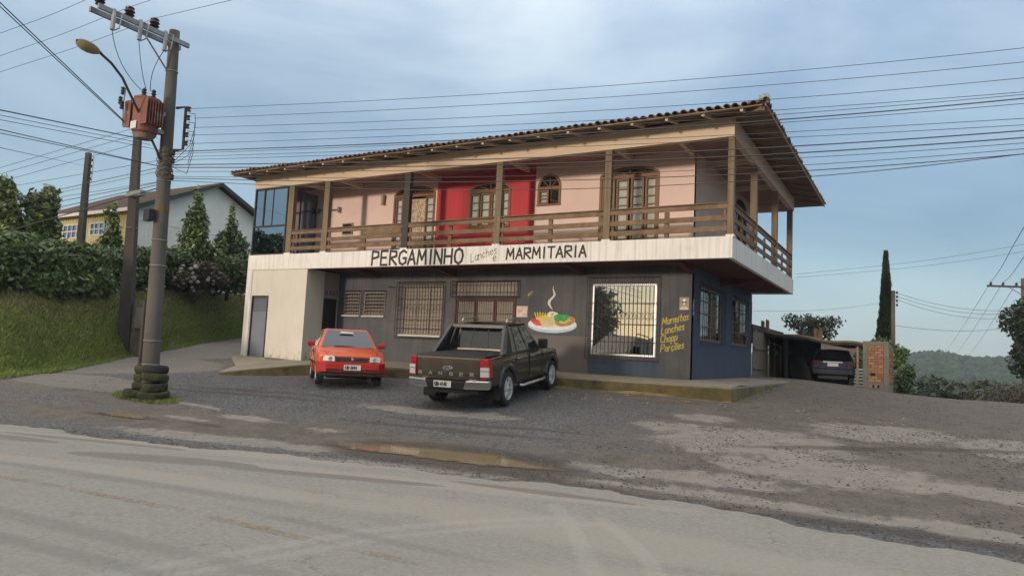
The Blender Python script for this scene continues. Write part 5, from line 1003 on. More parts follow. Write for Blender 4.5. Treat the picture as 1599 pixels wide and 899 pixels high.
m=MB(); m.hexa([(3.20,-.36,.625),(3.20,.36,.625),(3.1,.36,.625),(3.1,-.36,.625)],[(3.17,-.40,.715),(3.17,.40,.715),(3.1,.40,.715),(3.1,-.40,.715)]); gr=m.build('grille','black',rc)
m=MB(); m.tube([(3.20,-.37,.67),(3.20,.37,.67)],.006,4); m.build('grille_bar','hub',gr)
for s in (1,-1):
    m=MB(); m.hexa([(3.215,s*.41,.61),(3.15,s*.68,.61),(3.0,s*.68,.61),(3.1,s*.41,.61)],[(3.185,s*.42,.73),(3.11,s*.68,.735),(3.0,s*.68,.735),(3.1,s*.42,.73)]); hl=m.build('head_lamp','clearlens',rc,bevel=.01)
    m=MB(); m.lathe([(.0,.0),(.042,.0),(.05,-.02)],14,(3.205,s*.52,.672),'x'); m.build('reflector','chrome',hl)
    m=MB(); m.hexa([(3.14,s*.69,.62),(3.06,s*.775,.62),(2.95,s*.775,.62),(3.0,s*.69,.62)],[(3.10,s*.69,.73),(3.02,s*.77,.73),(2.95,s*.77,.73),(3.0,s*.69,.73)]); m.build('indicator_lamp','amber' if s<0 else 'redbump',rc)
    m=MB(); m.box(1.62,1.74,s*.90-.09,s*.90+.09,.93,1.06); m.build('wing_mirror','redbump',rc,bevel=.03)
    m=MB(); m.tube([(1.92,s*.10+.3,.955),(1.98,s*.10-.25,.962)],.010,5); m.build('wiper','black',rc)
plate_text(rc,'CIR-3894',(3.285,0,.475),(0,1,0),(1,0,0),.40,.125)
for s in (1,-1):
    m=MB(); m.box(.15,2.15,s*.822-.012,s*.822+.012,.50,.56); m.build('side_moulding','black',rc)
    for x in (.42,1.25,2.02):
        m=MB(); m.box(x-.006,x+.006,s*.818-.008,s*.818+.008,.34,.90); m.build('door_seam','black',rc)
    m=MB(); m.box(1.32,1.46,s*.835-.012,s*.835+.012,.80,.83); m.build('door_handle','black',rc)
    m=MB(); m.hexa([(2.02,s*.62,.935),(3.06,s*.60,.775),(3.06,s*.607,.775),(2.02,s*.627,.935)],[(2.02,s*.62,.947),(3.06,s*.60,.787),(3.06,s*.607,.787),(2.02,s*.627,.947)]); m.build('bonnet_seam','black',rc)
m=MB(); m.box(3.06,3.265,-.74,.74,.27,.335); m.build('front_lip','black',rc,bevel=.01)
m=MB(); m.lathe([(.0,.0),(.035,.0),(.04,-.012)],16,(3.207,0,.672),'x'); m.build('badge','chrome',rc)
m=MB(); q0=Vector((1.545,-.20,1.285)); uy=Vector((0,1,0)); uu=Vector((-.815,0,.58)); nn=Vector((.58,0,.815)); m.hexa([q0,q0+uy*.36,q0+uy*.33+uu*.05,q0+uy*.04+uu*.06],[q0+nn*.02,q0+uy*.36+nn*.02,q0+uy*.33+uu*.05+nn*.02,q0+uy*.04+uu*.06+nn*.02]); m.build('windscreen_sticker','plate',rc)
# ------- navy estate under the lean-to
tab=[(-.80,.74,.88,.36),(-.72,.80,.90,.32),(-.3,.83,.92,.28),(.5,.835,.93,.27),(1.9,.835,.93,.27),(2.6,.82,.86,.28),(3.1,.78,.75,.33),(3.2,.68,.68,.38)]
c0=[(-.76,.78,.88),(2.1,.77,.90),(2.1,-.77,.90),(-.76,-.78,.88)]; c1=[(-.48,.60,1.40),(1.3,.58,1.42),(1.3,-.58,1.42),(-.48,-.60,1.40)]
hb=R(97); bc=sedan('navy_estate_car','navy blue estate car parked under the sagging dark lean-to',(.80,14.6),hb,2.45,tab,-.80,3.2,'navy',c0,c1,.70,False)
for s in (1,-1):
    m=MB(); m.hexa([(-.82,s*.56,.66),(-.74,s*.80,.66),(-.6,s*.80,.66),(-.7,s*.56,.66)],[(-.81,s*.60,.90),(-.73,s*.79,.90),(-.6,s*.79,.90),(-.7,s*.60,.90)]); m.build('tail_lamp','redlens',bc,bevel=.01)
    m=MB(); m.box(1.7,1.82,s*.91-.09,s*.91+.09,.95,1.08); m.build('wing_mirror','black',bc,bevel=.03)
m=MB(); m.hexa([(-.88,-.76,.34),(-.88,.76,.34),(-.7,.80,.34),(-.7,-.80,.34)],[(-.88,-.77,.58),(-.88,.77,.58),(-.7,.82,.60),(-.7,-.82,.60)]); m.build('rear_bumper','navy',bc,bevel=.03)
plate_text(bc,'',(-.83,0,.74),(0,-1,0),(-1,0,0),.40,.13)
m=MB(); m.box(-.825,-.80,-.36,.36,.83,.87); m.build('tailgate_trim','chrome',bc)
# ---------------------------------------------------------------- vegetation helpers
M['hedge']=foliage_mat('hedge_leaves',(.028,.052,.012),(.085,.138,.03),(.24,.29,.10))
M['tips']=foliage_mat('bright_tipped_leaves',(.05,.08,.016),(.13,.17,.03),(.30,.33,.08))
M['shrub']=foliage_mat('shrub_leaves',(.042,.078,.016),(.108,.168,.033),(.26,.30,.085))
M['conif']=foliage_mat('conifer_sprays',(.012,.020,.007),(.026,.040,.012),(.055,.068,.022))
M['reddish']=foliage_mat('hydrangea_leaves',(.040,.030,.014),(.075,.055,.024),(.10,.10,.035))
M['dull']=foliage_mat('dull_green_leaves',(.022,.034,.012),(.05,.062,.024),(.095,.10,.045))
M['bark']=mat('bark',(.065,.048,.034),(.04,.03,.022),6,.95,stretch=(4,4,.6),bmp=.4)
M['brush']=foliage_mat('dry_brush',(.045,.038,.026),(.075,.062,.042),(.11,.095,.06))
def leafcloud(name,bl_,n,size,m,parent=None,shell=.5,aspect=1.6,jit=.12,droop=0):
    bl_=np.array(bl_,float); A=(bl_[:,3]*bl_[:,4]+bl_[:,4]*bl_[:,5]+bl_[:,3]*bl_[:,5]); k=rng.choice(len(bl_),n,p=A/A.sum()); b=bl_[k]
    d=rng.normal(size=(n,3)); d/=np.linalg.norm(d,axis=1)[:,None]; r=(shell+(1-shell)*np.sqrt(rng.uniform(0,1,n)))[:,None]
    # lumps: radius wobbles with direction so that the outline is uneven
    wob=1+jit*np.sin(d[:,:1]*7+b[:,:1]*3)*np.cos(d[:,2:]*6+b[:,1:2]*5)+jit*rng.normal(size=(n,1))*.6
    P=b[:,:3]+d*b[:,3:6]*r*wob
    nrm=d*.6+rng.normal(size=(n,3))*.6+np.array([0,0,.35]); nrm/=np.linalg.norm(nrm,axis=1)[:,None]
    t=np.cross(nrm,rng.normal(size=(n,3))); t/=np.linalg.norm(t,axis=1)[:,None]+1e-9; t[:,2]-=droop; u=np.cross(nrm,t); s=(size*rng.uniform(.6,1.35,n))[:,None]
    V=np.stack([P-t*s*.5*aspect,P+u*s*.38,P+t*s*.5*aspect,P-u*s*.38],1).reshape(-1,3); F=np.arange(4*n).reshape(n,4)
    tint=np.clip(rng.normal(.42,.24,n)+.10*np.sin(P[:,0]*2.3+P[:,2]*3.1),0,1)
    o=fastmesh(name,V,F,m,dict(tint=np.repeat(tint,4)))
    if parent is not None: o.parent=parent; o.matrix_parent_inverse=parent_inv(parent)
    return o
def trunk(name,root,paths,m='bark'):
    t=MB()
    for path,r0,r1 in paths: t.tube(path,[r0+(r1-r0)*i/(len(path)-1) for i in range(len(path))],7)
    o=t.build(name,m,root,smooth=True,world=True); return o
def blobs_of(c,R3,n,seed,sz=(.35,.6)):
    r=random.Random(seed); L_=[]
    for _ in range(n):
        d=Vector((r.gauss(0,1),r.gauss(0,1),r.gauss(0,1))).normalized()*r.uniform(.25,.85); s=r.uniform(*sz)
        L_.append((c[0]+d.x*R3[0],c[1]+d.y*R3[1],c[2]+d.z*R3[2],R3[0]*s,R3[1]*s,R3[2]*s*.9))
    return L_
def tree(name,label,base,h,c,R3,nb,n,size,m,seed,group=None,cat='tree',tr=.12,sz=(.35,.6),shell=.45,limbs=5):
    root=empty(name,base,label,cat,group); r=random.Random(seed); b=Vector(base); cc=Vector(c); BL=blobs_of(c,R3,nb,seed,sz)
    paths=[([b-Vector((0,0,.3)),b*.6+cc*.4+Vector((r.uniform(-.1,.1),r.uniform(-.1,.1),0))*R3[0],cc],tr,tr*.35)]
    for q in BL[:limbs]: paths.append(([b*.45+cc*.55,(b*.2+cc*.8)*.5+Vector(q[:3])*.5,Vector(q[:3])],tr*.45,tr*.12))
    trunk('trunk',root,paths); leafcloud('crown',BL,n,size,m,root,shell=shell); return root
# ---- hedge and shrubs on the bank
hc=[(-20.2,-7.6,2.5,4.35),(-20.9,-6.0,2.5,4.5),(-21.4,-4.4,2.7,4.55),(-21.9,-2.9,2.8,4.6),(-22.5,-1.4,3.0,4.85),(-23.1,.2,3.2,5.25),(-23.6,1.7,3.3,5.3),(-24.0,3.2,3.4,5.3)]
H=[]
for (a,b) in zip(hc[:-1],hc[1:]):
    for k in range(3):
        t=k/3; p=[a[i]+(b[i]-a[i])*t for i in range(4)]
        for q in range(3): H.append((p[0]+random.uniform(-.3,.35),p[1]+random.uniform(-.2,.2),p[2]+(p[3]-p[2])*(.18+.30*q)+random.uniform(-.1,.1),.62+random.uniform(-.1,.15),.62,.45+random.uniform(-.08,.12)))
hg=empty('hedge',(-22,-2.5,2.9),'long dense dark green hedge along the top of the grass bank','hedge')
leafcloud('foliage',H,26000,.12,'hedge',hg,shell=.62); trunk('stems',hg,[([(x,y,z-.5),(x+.1,y,z+1.3)],.05,.02) for x,y,z,_ in hc])
L0=empty('bush',(-20.2,-6.6,2.4),'wide spreading bush with pale leaf tips hanging over the bank','bush')
leafcloud('foliage',[(-19.9,-7.0,3.15,.9,1.0,.85),(-19.9,-5.9,3.1,.85,.95,.9),(-20.3,-4.9,3.2,.8,.9,.9),(-20.6,-4.0,3.3,.7,.8,.75),(-19.5,-7.9,3.2,.9,.9,1.0),(-20.0,-6.4,3.9,.9,1.2,.6),(-20.6,-4.6,4.0,.8,.9,.55)],15000,.14,'shrub',L0,shell=.6); trunk('stems',L0,[([(-20.6,-6.5,2.3),(-20.2,-6.4,3.3)],.07,.03),([(-20.9,-5,2.5),(-20.4,-5,3.4)],.06,.03)])
def shrub(name,label,c,R3,nb,n,size,m,seed,group=None,cat='shrub',base=None,sz=(.35,.6)):
    base=base or (c[0],c[1],c[2]-R3[2]); root=empty(name,base,label,cat,group); BL=blobs_of(c,R3,nb,seed,sz)
    trunk('stems',root,[([Vector(base)-Vector((0,0,.3)),Vector(q[:3])],.035,.012) for q in BL[:4]]); leafcloud('foliage',BL,n,size,m,root,shell=.45); return root
shrub('clipped_shrub','tall rounded clipped shrub with bright tips beside the leaning dark utility pole',(-22.9,-5.75,5.25),(.62,.62,1.25),16,5200,.13,'tips',21,base=(-22.7,-5.5,3.2))
shrub('clipped_shrub','tall rounded clipped shrub between another one and the yellow house wall',(-22.6,-4.75,5.30),(.58,.58,1.25),16,5200,.13,'tips',22,base=(-22.3,-4.4,3.2))
def cone(name,label,base,h,r,n,size,m,seed,cat='tree',lev=9,sharp=1.0,group=None,low=.12):
    root=empty(name,base,label,cat,group); rr_=random.Random(seed); BL=[]
    for k in range(lev):
        t=low+(1-low)*(k+.5)/lev; rad=r*((1-t)**sharp)*(1.0 if t>.2 else .85)+.04*r
        for j in range(max(1,int(5*(1-t)+1))):
            a=rr_.uniform(0,6.28); q=rad*.55; BL.append((base[0]+q*cos(a),base[1]+q*sin(a),base[2]+h*t+rr_.uniform(-.04,.04)*h,rad*.62,rad*.62,h/lev*1.1))
    trunk('trunk',root,[([Vector(base)-Vector((0,0,.2)),Vector(base)+Vector((0,0,h*.9))],.09,.02)]); leafcloud('crown',BL,n,size,m,root,shell=.35,jit=.22); return root
cone('conifer_shrub','feathery cone-shaped evergreen against the pale gable wall',(-23.6,1.95,3.9),4.05,.95,8000,.13,'shrub',31,sharp=.75)
cone('conifer_shrub','broad dark evergreen squeezed beside the glazed balcony end',(-22.5,3.0,3.4),3.75,1.05,8000,.13,'hedge',32,sharp=.6)
cone('conifer_shrub','slim evergreen growing behind the leaning dark utility pole',(-24.4,-1.3,3.4),3.4,.55,4200,.13,'shrub',33,sharp=.5)
shrub('shrub','small loose shrub between the two pointed evergreens',(-23.2,2.6,4.9),(.5,.5,.9),8,2500,.12,'hedge',34,base=(-23.2,2.6,3.4))
hy=shrub('hydrangea_bush','rounded hydrangea bush with faded pale flower heads',(-21.7,.95,3.95),(.75,1.15,.62),14,6500,.10,'reddish',35,cat='bush',base=(-21.8,.9,3.2))
M['petal']=mat('faded_petals',(.34,.30,.30),(.22,.20,.22),9,.9)
fm=MB(); fm.lathe([(.01,-.06),(.055,-.045),(.078,0),(.06,.045),(.01,.062)],8); f0=None
for k in range(34):
    d=Vector((random.uniform(.1,1),random.gauss(0,.8),random.gauss(0.1,.6))).normalized(); p=Vector((-21.7+d.x*.72,.95+d.y*1.12,3.95+d.z*.6))
    if f0 is None: f0=fm.build('flower_head','petal',hy); o=f0
    else: o=inst(f0,'flower_head',hy)
    o.matrix_parent_inverse=parent_inv(hy); o.location=p; s=random.uniform(.8,1.3); o.scale=(s,s,s)
# ---- neighbour's house behind the hedge
HX,HY=-27.1,1.27; ZG=3.3; hs=empty('neighbour_house',(-30.8,5,ZG),'single-storey house with yellow front, pale boarded gable and brown tiled roof','house')
M['yel']=mat('yellow_boards',(.64,.55,.30),(.57,.48,.26),2,.8); M['pale']=mat('pale_grey_boards',(.80,.80,.74),(.72,.72,.67),2,.8); M['hgreen']=mat('dark_green_trim',(.035,.05,.04),None,4,.6); M['htile']=mat('brown_roof_tile',(.125,.082,.062),(.08,.055,.045),5,.9,dirt=(.06,.05,.04),dscale=2,bmp=.2)
EZ,PZ,PYY=7.30,9.28,5.37
wn=[(-33.95,-31.5,6.07,6.8),(-30.72,-28.32,6.13,6.78)]
wall_open(MB(),-35.2,HX,ZG-.5,EZ+.02,wn,HY,HY+.15).build('front_wall','yel',hs,world=True)
for k in range(41):
    x=-35.15+.2*k
    for z0,z1 in ([(ZG,6.02),(6.86,EZ-.08)] if any(a-.05<x<b+.05 for a,b,_,_ in wn) else [(ZG,EZ-.08)]):
        m=MB(); m.box(x-.015,x+.015,HY-.018,HY-.001,z0,z1); m.build('batten','yel',hs,world=True)
m=MB(); m.add([(HX,HY,ZG-.5),(HX,9.47,ZG-.5),(HX,9.47,EZ),(HX,PYY,PZ-.05),(HX,HY,EZ)],[(0,1,2,3,4)]); m.add([(HX-.15,HY+.15,ZG-.5),(HX-.15,9.47,ZG-.5),(HX-.15,9.47,EZ),(HX-.15,PYY,PZ-.1),(HX-.15,HY+.15,EZ)],[(0,1,2,3,4)]); m.build('gable_wall','pale',hs,world=True)
for k in range(39):
    y=HY+.12+.21*k
    if y>9.4: break
    m=MB(); m.box(HX+.001,HX+.018,y-.015,y+.015,ZG,6.75); m.build('batten','pale',hs,world=True)
m=MB(); m.box(HX+.001,HX+.02,HY,9.4,6.755,6.80); m.build('board_rail','pale',hs,world=True)
for a,b,c,d in wn:
    fm=rect_frame(MB(),a,b,c,d,HY-.03,HY+.06,.07); fm=fm.build('window','white',hs,world=True)
    m=MB(); m.box(a+.07,b-.07,HY+.02,HY+.03,c+.07,d-.07); m.build('pane','glassB',fm)
    m=MB(); m.grid([[(a+.07+(b-a-.14)*i/20,HY+.10+.01*sin(i*2.1),z) for i in range(21)] for z in (c+.07,d-.07)]); m.build('curtain','curtain',fm,fixn=False)
    for k in range(1,6):
        x=a+(b-a)*k/6; m=MB(); m.box(x-.03,x+.03,HY-.02,HY+.05,c+.07,d-.07); m.build('muntin','white',fm)
    m=MB(); m.box(a+.07,b-.07,HY-.022,HY+.052,(c+d)/2-.025,(c+d)/2+.025); m.build('muntin','white',fm)
rfh=MB(); rows=[]
for t in np.linspace(-.10,1,14):
    row=[]
    for i in range(0,241):
        x=-35.7+(HX+.45+35.7)*i/240; y=HY+(PYY-HY)*t; z=EZ+(PZ-EZ)*t+.10+.025*cos(i*2*pi/4); row.append((x,y,z))
    rows.append(row)
rfh.grid(rows); rfh.grid([[(-35.7,PYY,PZ+.1),(HX+.45,PYY,PZ+.1)],[(-35.7,9.9,EZ-.05),(HX+.45,9.9,EZ-.05)]]); ro=rfh.build('roof','htile',hs,world=True,fixn=False)
m=MB(); m.box(-35.7,HX+.45,HY-.45,HY-.40,EZ-.22,EZ-.06); m.build('fascia','white',ro)
for y0,y1 in ((HY-.42,PYY),(9.9,PYY)):
    z0=EZ-.12 ; m=MB(); m.hexa([(HX+.40,y0,z0-.10),(HX+.46,y0,z0-.10),(HX+.46,y1,PZ-.06),(HX+.40,y1,PZ-.06)],[(HX+.40,y0,z0+.14),(HX+.46,y0,z0+.14),(HX+.46,y1,PZ+.12),(HX+.40,y1,PZ+.12)]); m.build('bargeboard','hgreen',ro)
m=MB(); m.box(-35.2,HX-.16,9.3,9.46,ZG-.5,EZ); m.box(-35.2,-35.05,HY+.16,9.29,ZG-.5,EZ); m.build('rear_wall','pale',hs,world=True)
WIRES=[
 ('east',.0065,[(-9.88,-8.1,6.49),(-5.19,-6.98,6.39),(-1.43,-6.08,6.38),(1.75,-5.32,6.43),(3.62,-4.87,6.49),(5.31,-4.47,6.56),(6.57,-4.16,6.64)]),
 ('east',.0065,[(-9.61,-8.03,6.27),(-5.17,-6.97,6.19),(-1.43,-6.08,6.17),(1.75,-5.32,6.22),(3.62,-4.87,6.27),(5.31,-4.47,6.34),(6.57,-4.17,6.41)]),
 ('east',.0065,[(-9.59,-8.03,6.06),(-5.16,-6.97,5.96),(-1.42,-6.07,5.94),(1.76,-5.32,5.97),(3.62,-4.87,6.02),(5.3,-4.47,6.09),(6.56,-4.17,6.16)]),
 ('east',.0065,[(-9.7,-8.05,5.9),(-5.14,-6.97,5.79),(-1.41,-6.07,5.76),(1.76,-5.32,5.78),(3.62,-4.87,5.82),(5.3,-4.47,5.87),(6.56,-4.17,5.93)]),
 ('east',.0065,[(-9.68,-8.05,5.71),(-5.13,-6.96,5.65),(-1.41,-6.07,5.65),(1.76,-5.32,5.7),(3.62,-4.87,5.76),(5.3,-4.47,5.83),(6.56,-4.17,5.9)]),
 ('east',.0130,[(-10.11,-8.15,5.55),(-5.12,-6.96,5.51),(-1.4,-6.07,5.53),(1.76,-5.32,5.61),(3.62,-4.87,5.68),(5.3,-4.47,5.77),(6.55,-4.17,5.85)]),
 ('east',.0065,[(-10.1,-8.15,5.5),(-5.12,-6.96,5.47),(-1.4,-6.07,5.49),(1.76,-5.32,5.56),(3.62,-4.87,5.62),(5.3,-4.47,5.69),(6.55,-4.17,5.76)]),
 ('east',.0065,[(-10.09,-8.15,5.43),(-5.12,-6.96,5.38),(-1.4,-6.07,5.38),(1.76,-5.31,5.4),(3.62,-4.87,5.43),(5.29,-4.47,5.46),(6.54,-4.17,5.49)]),
 ('east',.0065,[(-10.09,-8.15,5.36),(-5.11,-6.96,5.31),(-1.39,-6.07,5.3),(1.76,-5.31,5.31),(3.62,-4.87,5.33),(5.29,-4.47,5.36),(6.54,-4.17,5.39)]),
 ('east',.0130,[(-10.08,-8.14,5.26),(-5.1,-6.95,5.14),(-1.39,-6.07,5.12),(1.77,-5.31,5.15),(3.62,-4.87,5.2),(5.29,-4.47,5.27),(6.54,-4.17,5.34)]),
 ('east',.0130,[(-10.07,-8.14,5.2),(-5.09,-6.95,5.04),(-1.38,-6.07,5.0),(1.77,-5.31,5.03),(3.62,-4.87,5.09),(5.29,-4.47,5.16),(6.54,-4.17,5.24)]),
 ('east',.0065,[(-10.06,-8.14,5.11),(-5.09,-6.95,4.96),(-1.38,-6.07,4.92),(1.77,-5.31,4.95),(3.62,-4.87,5.0),(5.29,-4.47,5.08),(6.54,-4.17,5.15)]),
 ('east',.0065,[(-10.05,-8.14,5.0),(-5.08,-6.95,4.82),(-1.37,-6.06,4.78),(1.77,-5.31,4.82),(3.62,-4.87,4.89),(5.29,-4.47,4.99),(6.53,-4.17,5.08)]),
 ('east',.0097,[(-10.04,-8.14,4.96),(-5.07,-6.95,4.73),(-1.37,-6.06,4.68),(1.77,-5.31,4.72),(3.62,-4.87,4.8),(5.29,-4.47,4.91),(6.53,-4.17,5.01)]),
 ('east',.0084,[(-10.04,-8.14,4.91),(-5.06,-6.95,4.58),(-1.36,-6.06,4.51),(1.77,-5.31,4.6),(3.62,-4.87,4.73),(5.29,-4.47,4.91),(6.53,-4.17,5.08)]),
 ('west',.0065,[(-11.44,-8.31,6.17),(-13.71,-8.59,5.87),(-16.04,-8.87,5.56),(-19.26,-9.26,5.14)]),
 ('west',.0065,[(-11.36,-8.3,6.01),(-13.65,-8.58,5.71),(-16.01,-8.86,5.4),(-19.22,-9.25,4.97)]),
 ('west',.0065,[(-11.25,-8.29,5.81),(-13.57,-8.57,5.51),(-15.98,-8.86,5.2),(-19.18,-9.25,4.78)]),
 ('west',.0065,[(-10.47,-8.2,5.38),(-13.12,-8.51,5.21),(-15.95,-8.86,5.03),(-19.19,-9.25,4.83)]),
 ('west',.0091,[(-10.32,-8.18,5.23),(-13.0,-8.5,4.96),(-15.88,-8.85,4.67),(-19.09,-9.23,4.34)]),
 ('west',.0065,[(-10.31,-8.18,5.15),(-12.99,-8.5,4.88),(-15.87,-8.85,4.6),(-19.08,-9.23,4.28)]),
 ('west',.0065,[(-10.28,-8.17,4.91),(-12.97,-8.5,4.75),(-15.86,-8.85,4.57),(-19.1,-9.24,4.38)]),
 ('west',.0091,[(-10.3,-8.17,4.9),(-12.97,-8.5,4.66),(-15.83,-8.84,4.4),(-19.04,-9.23,4.11)]),
 ('west',.0169,[(-10.43,-8.19,4.76),(-13.0,-8.5,4.34),(-15.74,-8.83,3.89),(-18.89,-9.21,3.38)]),
 ('west',.0104,[(-10.4,-8.19,4.84),(-13.01,-8.5,4.53),(-15.8,-8.84,4.2),(-18.98,-9.22,3.82)]),
 ('street',.0117,[(-9.45,-9.61,5.69),(-8.77,-11.15,6.16),(-8.23,-12.36,6.53),(-7.95,-12.99,6.73)]),
 ('street',.0104,[(-9.45,-9.6,5.66),(-8.77,-11.14,6.11),(-8.23,-12.35,6.47),(-7.95,-12.98,6.65)]),
 ('street',.0130,[(-9.8,-8.84,5.56),(-8.95,-10.74,5.19),(-8.32,-12.16,4.92),(-8.05,-12.75,4.8)]),
 ('street',.0065,[(-9.8,-8.83,5.48),(-8.95,-10.73,5.11),(-8.32,-12.15,4.84),(-8.06,-12.74,4.72)]),
 ('street',.0065,[(-9.85,-8.72,5.43),(-8.97,-10.69,5.05),(-8.33,-12.14,4.77),(-8.06,-12.74,4.65)]),
 ('street',.0097,[(-9.93,-8.54,5.12),(-9.01,-10.61,4.83),(-8.33,-12.12,4.62),(-8.07,-12.72,4.54)]),
 ('street',.0078,[(-9.91,-8.58,5.11),(-9.0,-10.62,4.8),(-8.34,-12.12,4.57),(-8.07,-12.71,4.47)]),
 ('far',.0060,[(0.06,9.64,4.85),(3.25,10.01,5.19),(5.11,10.22,5.47),(6.85,10.41,5.81),(8.52,10.6,6.19)]),
 ('far',.0060,[(0.07,9.64,4.73),(3.24,10.01,5.02),(5.11,10.22,5.27),(6.85,10.41,5.58),(8.52,10.6,5.93)]),
 ('far',.0070,[(-1.4,9.73,3.51),(-0.4,12.51,3.7),(0.7,15.56,4.03),(1.75,18.48,4.43),(2.77,21.32,4.89)]),
 ('far',.0120,[(2.85,21.4,5.33),(4.04,23.0,5.04),(5.45,24.9,4.86),(6.95,26.91,4.87),(8.72,29.29,5.11)]),
 ('far',.0120,[(2.85,21.4,5.18),(4.04,23.0,4.85),(5.45,24.9,4.66),(6.94,26.9,4.67),(8.72,29.29,4.94)]),
 ('far',.0120,[(2.85,21.4,5.02),(4.04,23.0,4.66),(5.45,24.89,4.44),(6.94,26.9,4.43),(8.71,29.28,4.7)]),
 ('far',.0120,[(2.85,21.4,3.71),(4.03,22.99,3.64),(5.44,24.89,3.67),(6.93,26.89,3.84),(8.71,29.27,4.21)]),
 ('misc',.0060,[(-26.98,-1.11,8.62),(-11.1,-10.29,4.98),(-7.07,-12.62,4.06),(-4.37,-14.17,3.44)]),
]
# ---------------------------------------------------------------- poles, lines, street furniture
def ring_pts(c,r,z,n=20): return [(c[0]+r*cos(2*pi*k/n),c[1]+r*sin(2*pi*k/n),z) for k in range(n+1)]
PB=Vector((-10.15,-8.13,.1)); PT_=Vector((-10.30,-8.22,8.28))
def pole_at(z): t=(z-PB.z)/(PT_.z-PB.z); return PB+(PT_-PB)*t
def pole_r(z): return .178-.07*(z-.2)/8.1
mp_=empty('utility_pole',(PB.x,PB.y,.24),'thick round concrete utility pole with crossarm standing in a collar of old tyres','utility pole')
m=MB(); zz=np.linspace(.05,8.28,14); m.tube([pole_at(z) for z in zz],[pole_r(z) for z in zz],22); m.build('shaft','pole',mp_,smooth=True,world=True)
for z in (.95,1.45,3.05,3.60,4.9,5.15,7.35):
    b=MB(); p=pole_at(z); b.tube(ring_pts(p,pole_r(z)+.006,z),.011,5); b.build('steel_band','steel',mp_,world=True)
b=MB(); p=pole_at(4.28); b.lathe([(pole_r(4.28)+.004,-.07),(pole_r(4.28)+.006,0),(pole_r(4.28)+.003,.07)],20,p); b.build('rust_band',mat('rust_band',(.16,.10,.035),(.07,.055,.035),9,.8),mp_,world=True)
for yo in (-.08,.08):
    b=MB(); c0_=Vector((-10.26+yo*1.9,-7.98,8.0)); c1_=Vector((-10.30+yo*1.9,-9.95,8.03)); b.hexa([c0_+Vector((-.03,0,-.05)),c0_+Vector((.03,0,-.05)),c1_+Vector((.03,0,-.05)),c1_+Vector((-.03,0,-.05))],[c0_+Vector((-.03,0,.05)),c0_+Vector((.03,0,.05)),c1_+Vector((.03,0,.05)),c1_+Vector((-.03,0,.05))]); b.build('crossarm','steel',mp_,world=True)
b=MB(); b.tube([(-10.27,-8.3,7.3),(-10.29,-8.95,7.98)],.018,6); b.build('arm_brace','steel',mp_,world=True)
INS=[(-10.28,-9.86,8.06),(-10.28,-9.25,8.06),(-10.28,-8.70,8.06)]
for p in INS:
    b=MB(); b.lathe([(.03,0),(.03,.05),(.085,.06),(.06,.10),(.10,.12),(.07,.16),(.105,.19),(.08,.23),(.09,.27),(.05,.30)],14,p); b.build('pin_insulator','insul',mp_,world=True)
for p in ((-10.14,-9.64,7.86),(-10.14,-9.08,7.88),(-10.14,-8.52,7.88)):
    b=MB(); q=Vector(p); b.tube([q+Vector((0,0,.22)),q+Vector((.10,-.05,.0)),q+Vector((.12,-.07,-.25))],.042,8); b.build('fuse_cutout','grayins',mp_,world=True)
    b=MB(); b.tube([q+Vector((.02,.06,.20)),q+Vector((.14,.10,.16)),q+Vector((.20,.02,-.2)),q+Vector((.13,-.06,-.27))],.014,6); b.build('fuse_tube','steel',mp_,world=True)
# low-voltage rack on the right of the pole
b=MB(); b.tube([(-10.15,-8.1,6.55),(-9.88,-8.06,6.55),(-9.86,-8.06,5.60),(-10.12,-8.1,5.60)],.032,6); b.build('rack_bracket','poleD',mp_,world=True)
for k in range(5):
    z=6.49-.19*k; b=MB(); b.lathe([(.02,-.05),(.05,-.045),(.03,0),(.05,.045),(.02,.05)],10,(-9.79,-8.05,z)); b.build('spool_insulator','insul',mp_,world=True)
for k,(z,x) in enumerate(((5.50,-9.98),(5.32,-9.97),(4.96,-9.95),(4.78,-10.38),(5.05,-10.42),(5.45,-10.42))):
    b=MB(); b.lathe([(.03,-.06),(.055,-.03),(.04,.0),(.055,.04),(.02,.06)],8,(x,-8.2,z)); b.build('clevis','black',mp_,world=True)
m=MB()
for k in range(9):     # tangle of tie wires
    z=5.0+.07*k; p=pole_at(z); m.tube([p+Vector(((pole_r(z)+.035+.02*sin(j*1.7+k))*cos(j*.7),(pole_r(z)+.035+.02*cos(j*2.1+k))*sin(j*.7),.05*sin(j*1.3+k))) for j in range(10)],.008,4)
m.build('cable_tangle',mat('tie_wire',(.20,.17,.09),(.05,.05,.05),9,.6,p=(.45,.55)),mp_,world=True)['kind']='stuff'
m=MB(); m.box(-10.36,-10.16,-8.50,-8.36,3.98,4.24); m.build('junction_box','black',mp_,world=True,bevel=.01)
m=MB(); m.tube([(-10.36,-8.24,.2),(-10.36,-8.26,1.6),(-10.345,-8.28,2.3)],.045,8); m.build('conduit','poleD',mp_,world=True)
# service loops
for k in range(4):
    m=MB(); z=6.4-.2*k; m.tube([(-9.78,-8.05,z),(-9.6,-8.02,z-.03),(-9.55,-8.02,z-.3),(-9.66,-8.05,z-.75),(-9.95,-8.15,5.35-.06*k)],.008,4); m.build('jumper_wire','wire',mp_,world=True)
for p,q,mid in (((-10.02,-9.71,7.6),(-10.35,-8.78,6.72),(-10.2,-9.45,6.95)),((-10.02,-9.15,7.62),(-10.3,-8.72,6.74),(-10.1,-9.0,7.0)),((-10.02,-8.6,7.62),(-10.25,-8.66,6.74),(-10.16,-8.8,7.1))):
    m=MB(); P_=[Vector(p)*(1-t)**2+Vector(mid)*2*t*(1-t)+Vector(q)*t*t for t in np.linspace(0,1,9)]; m.tube(P_,.008,4); m.build('drop_wire','wire',mp_,world=True)
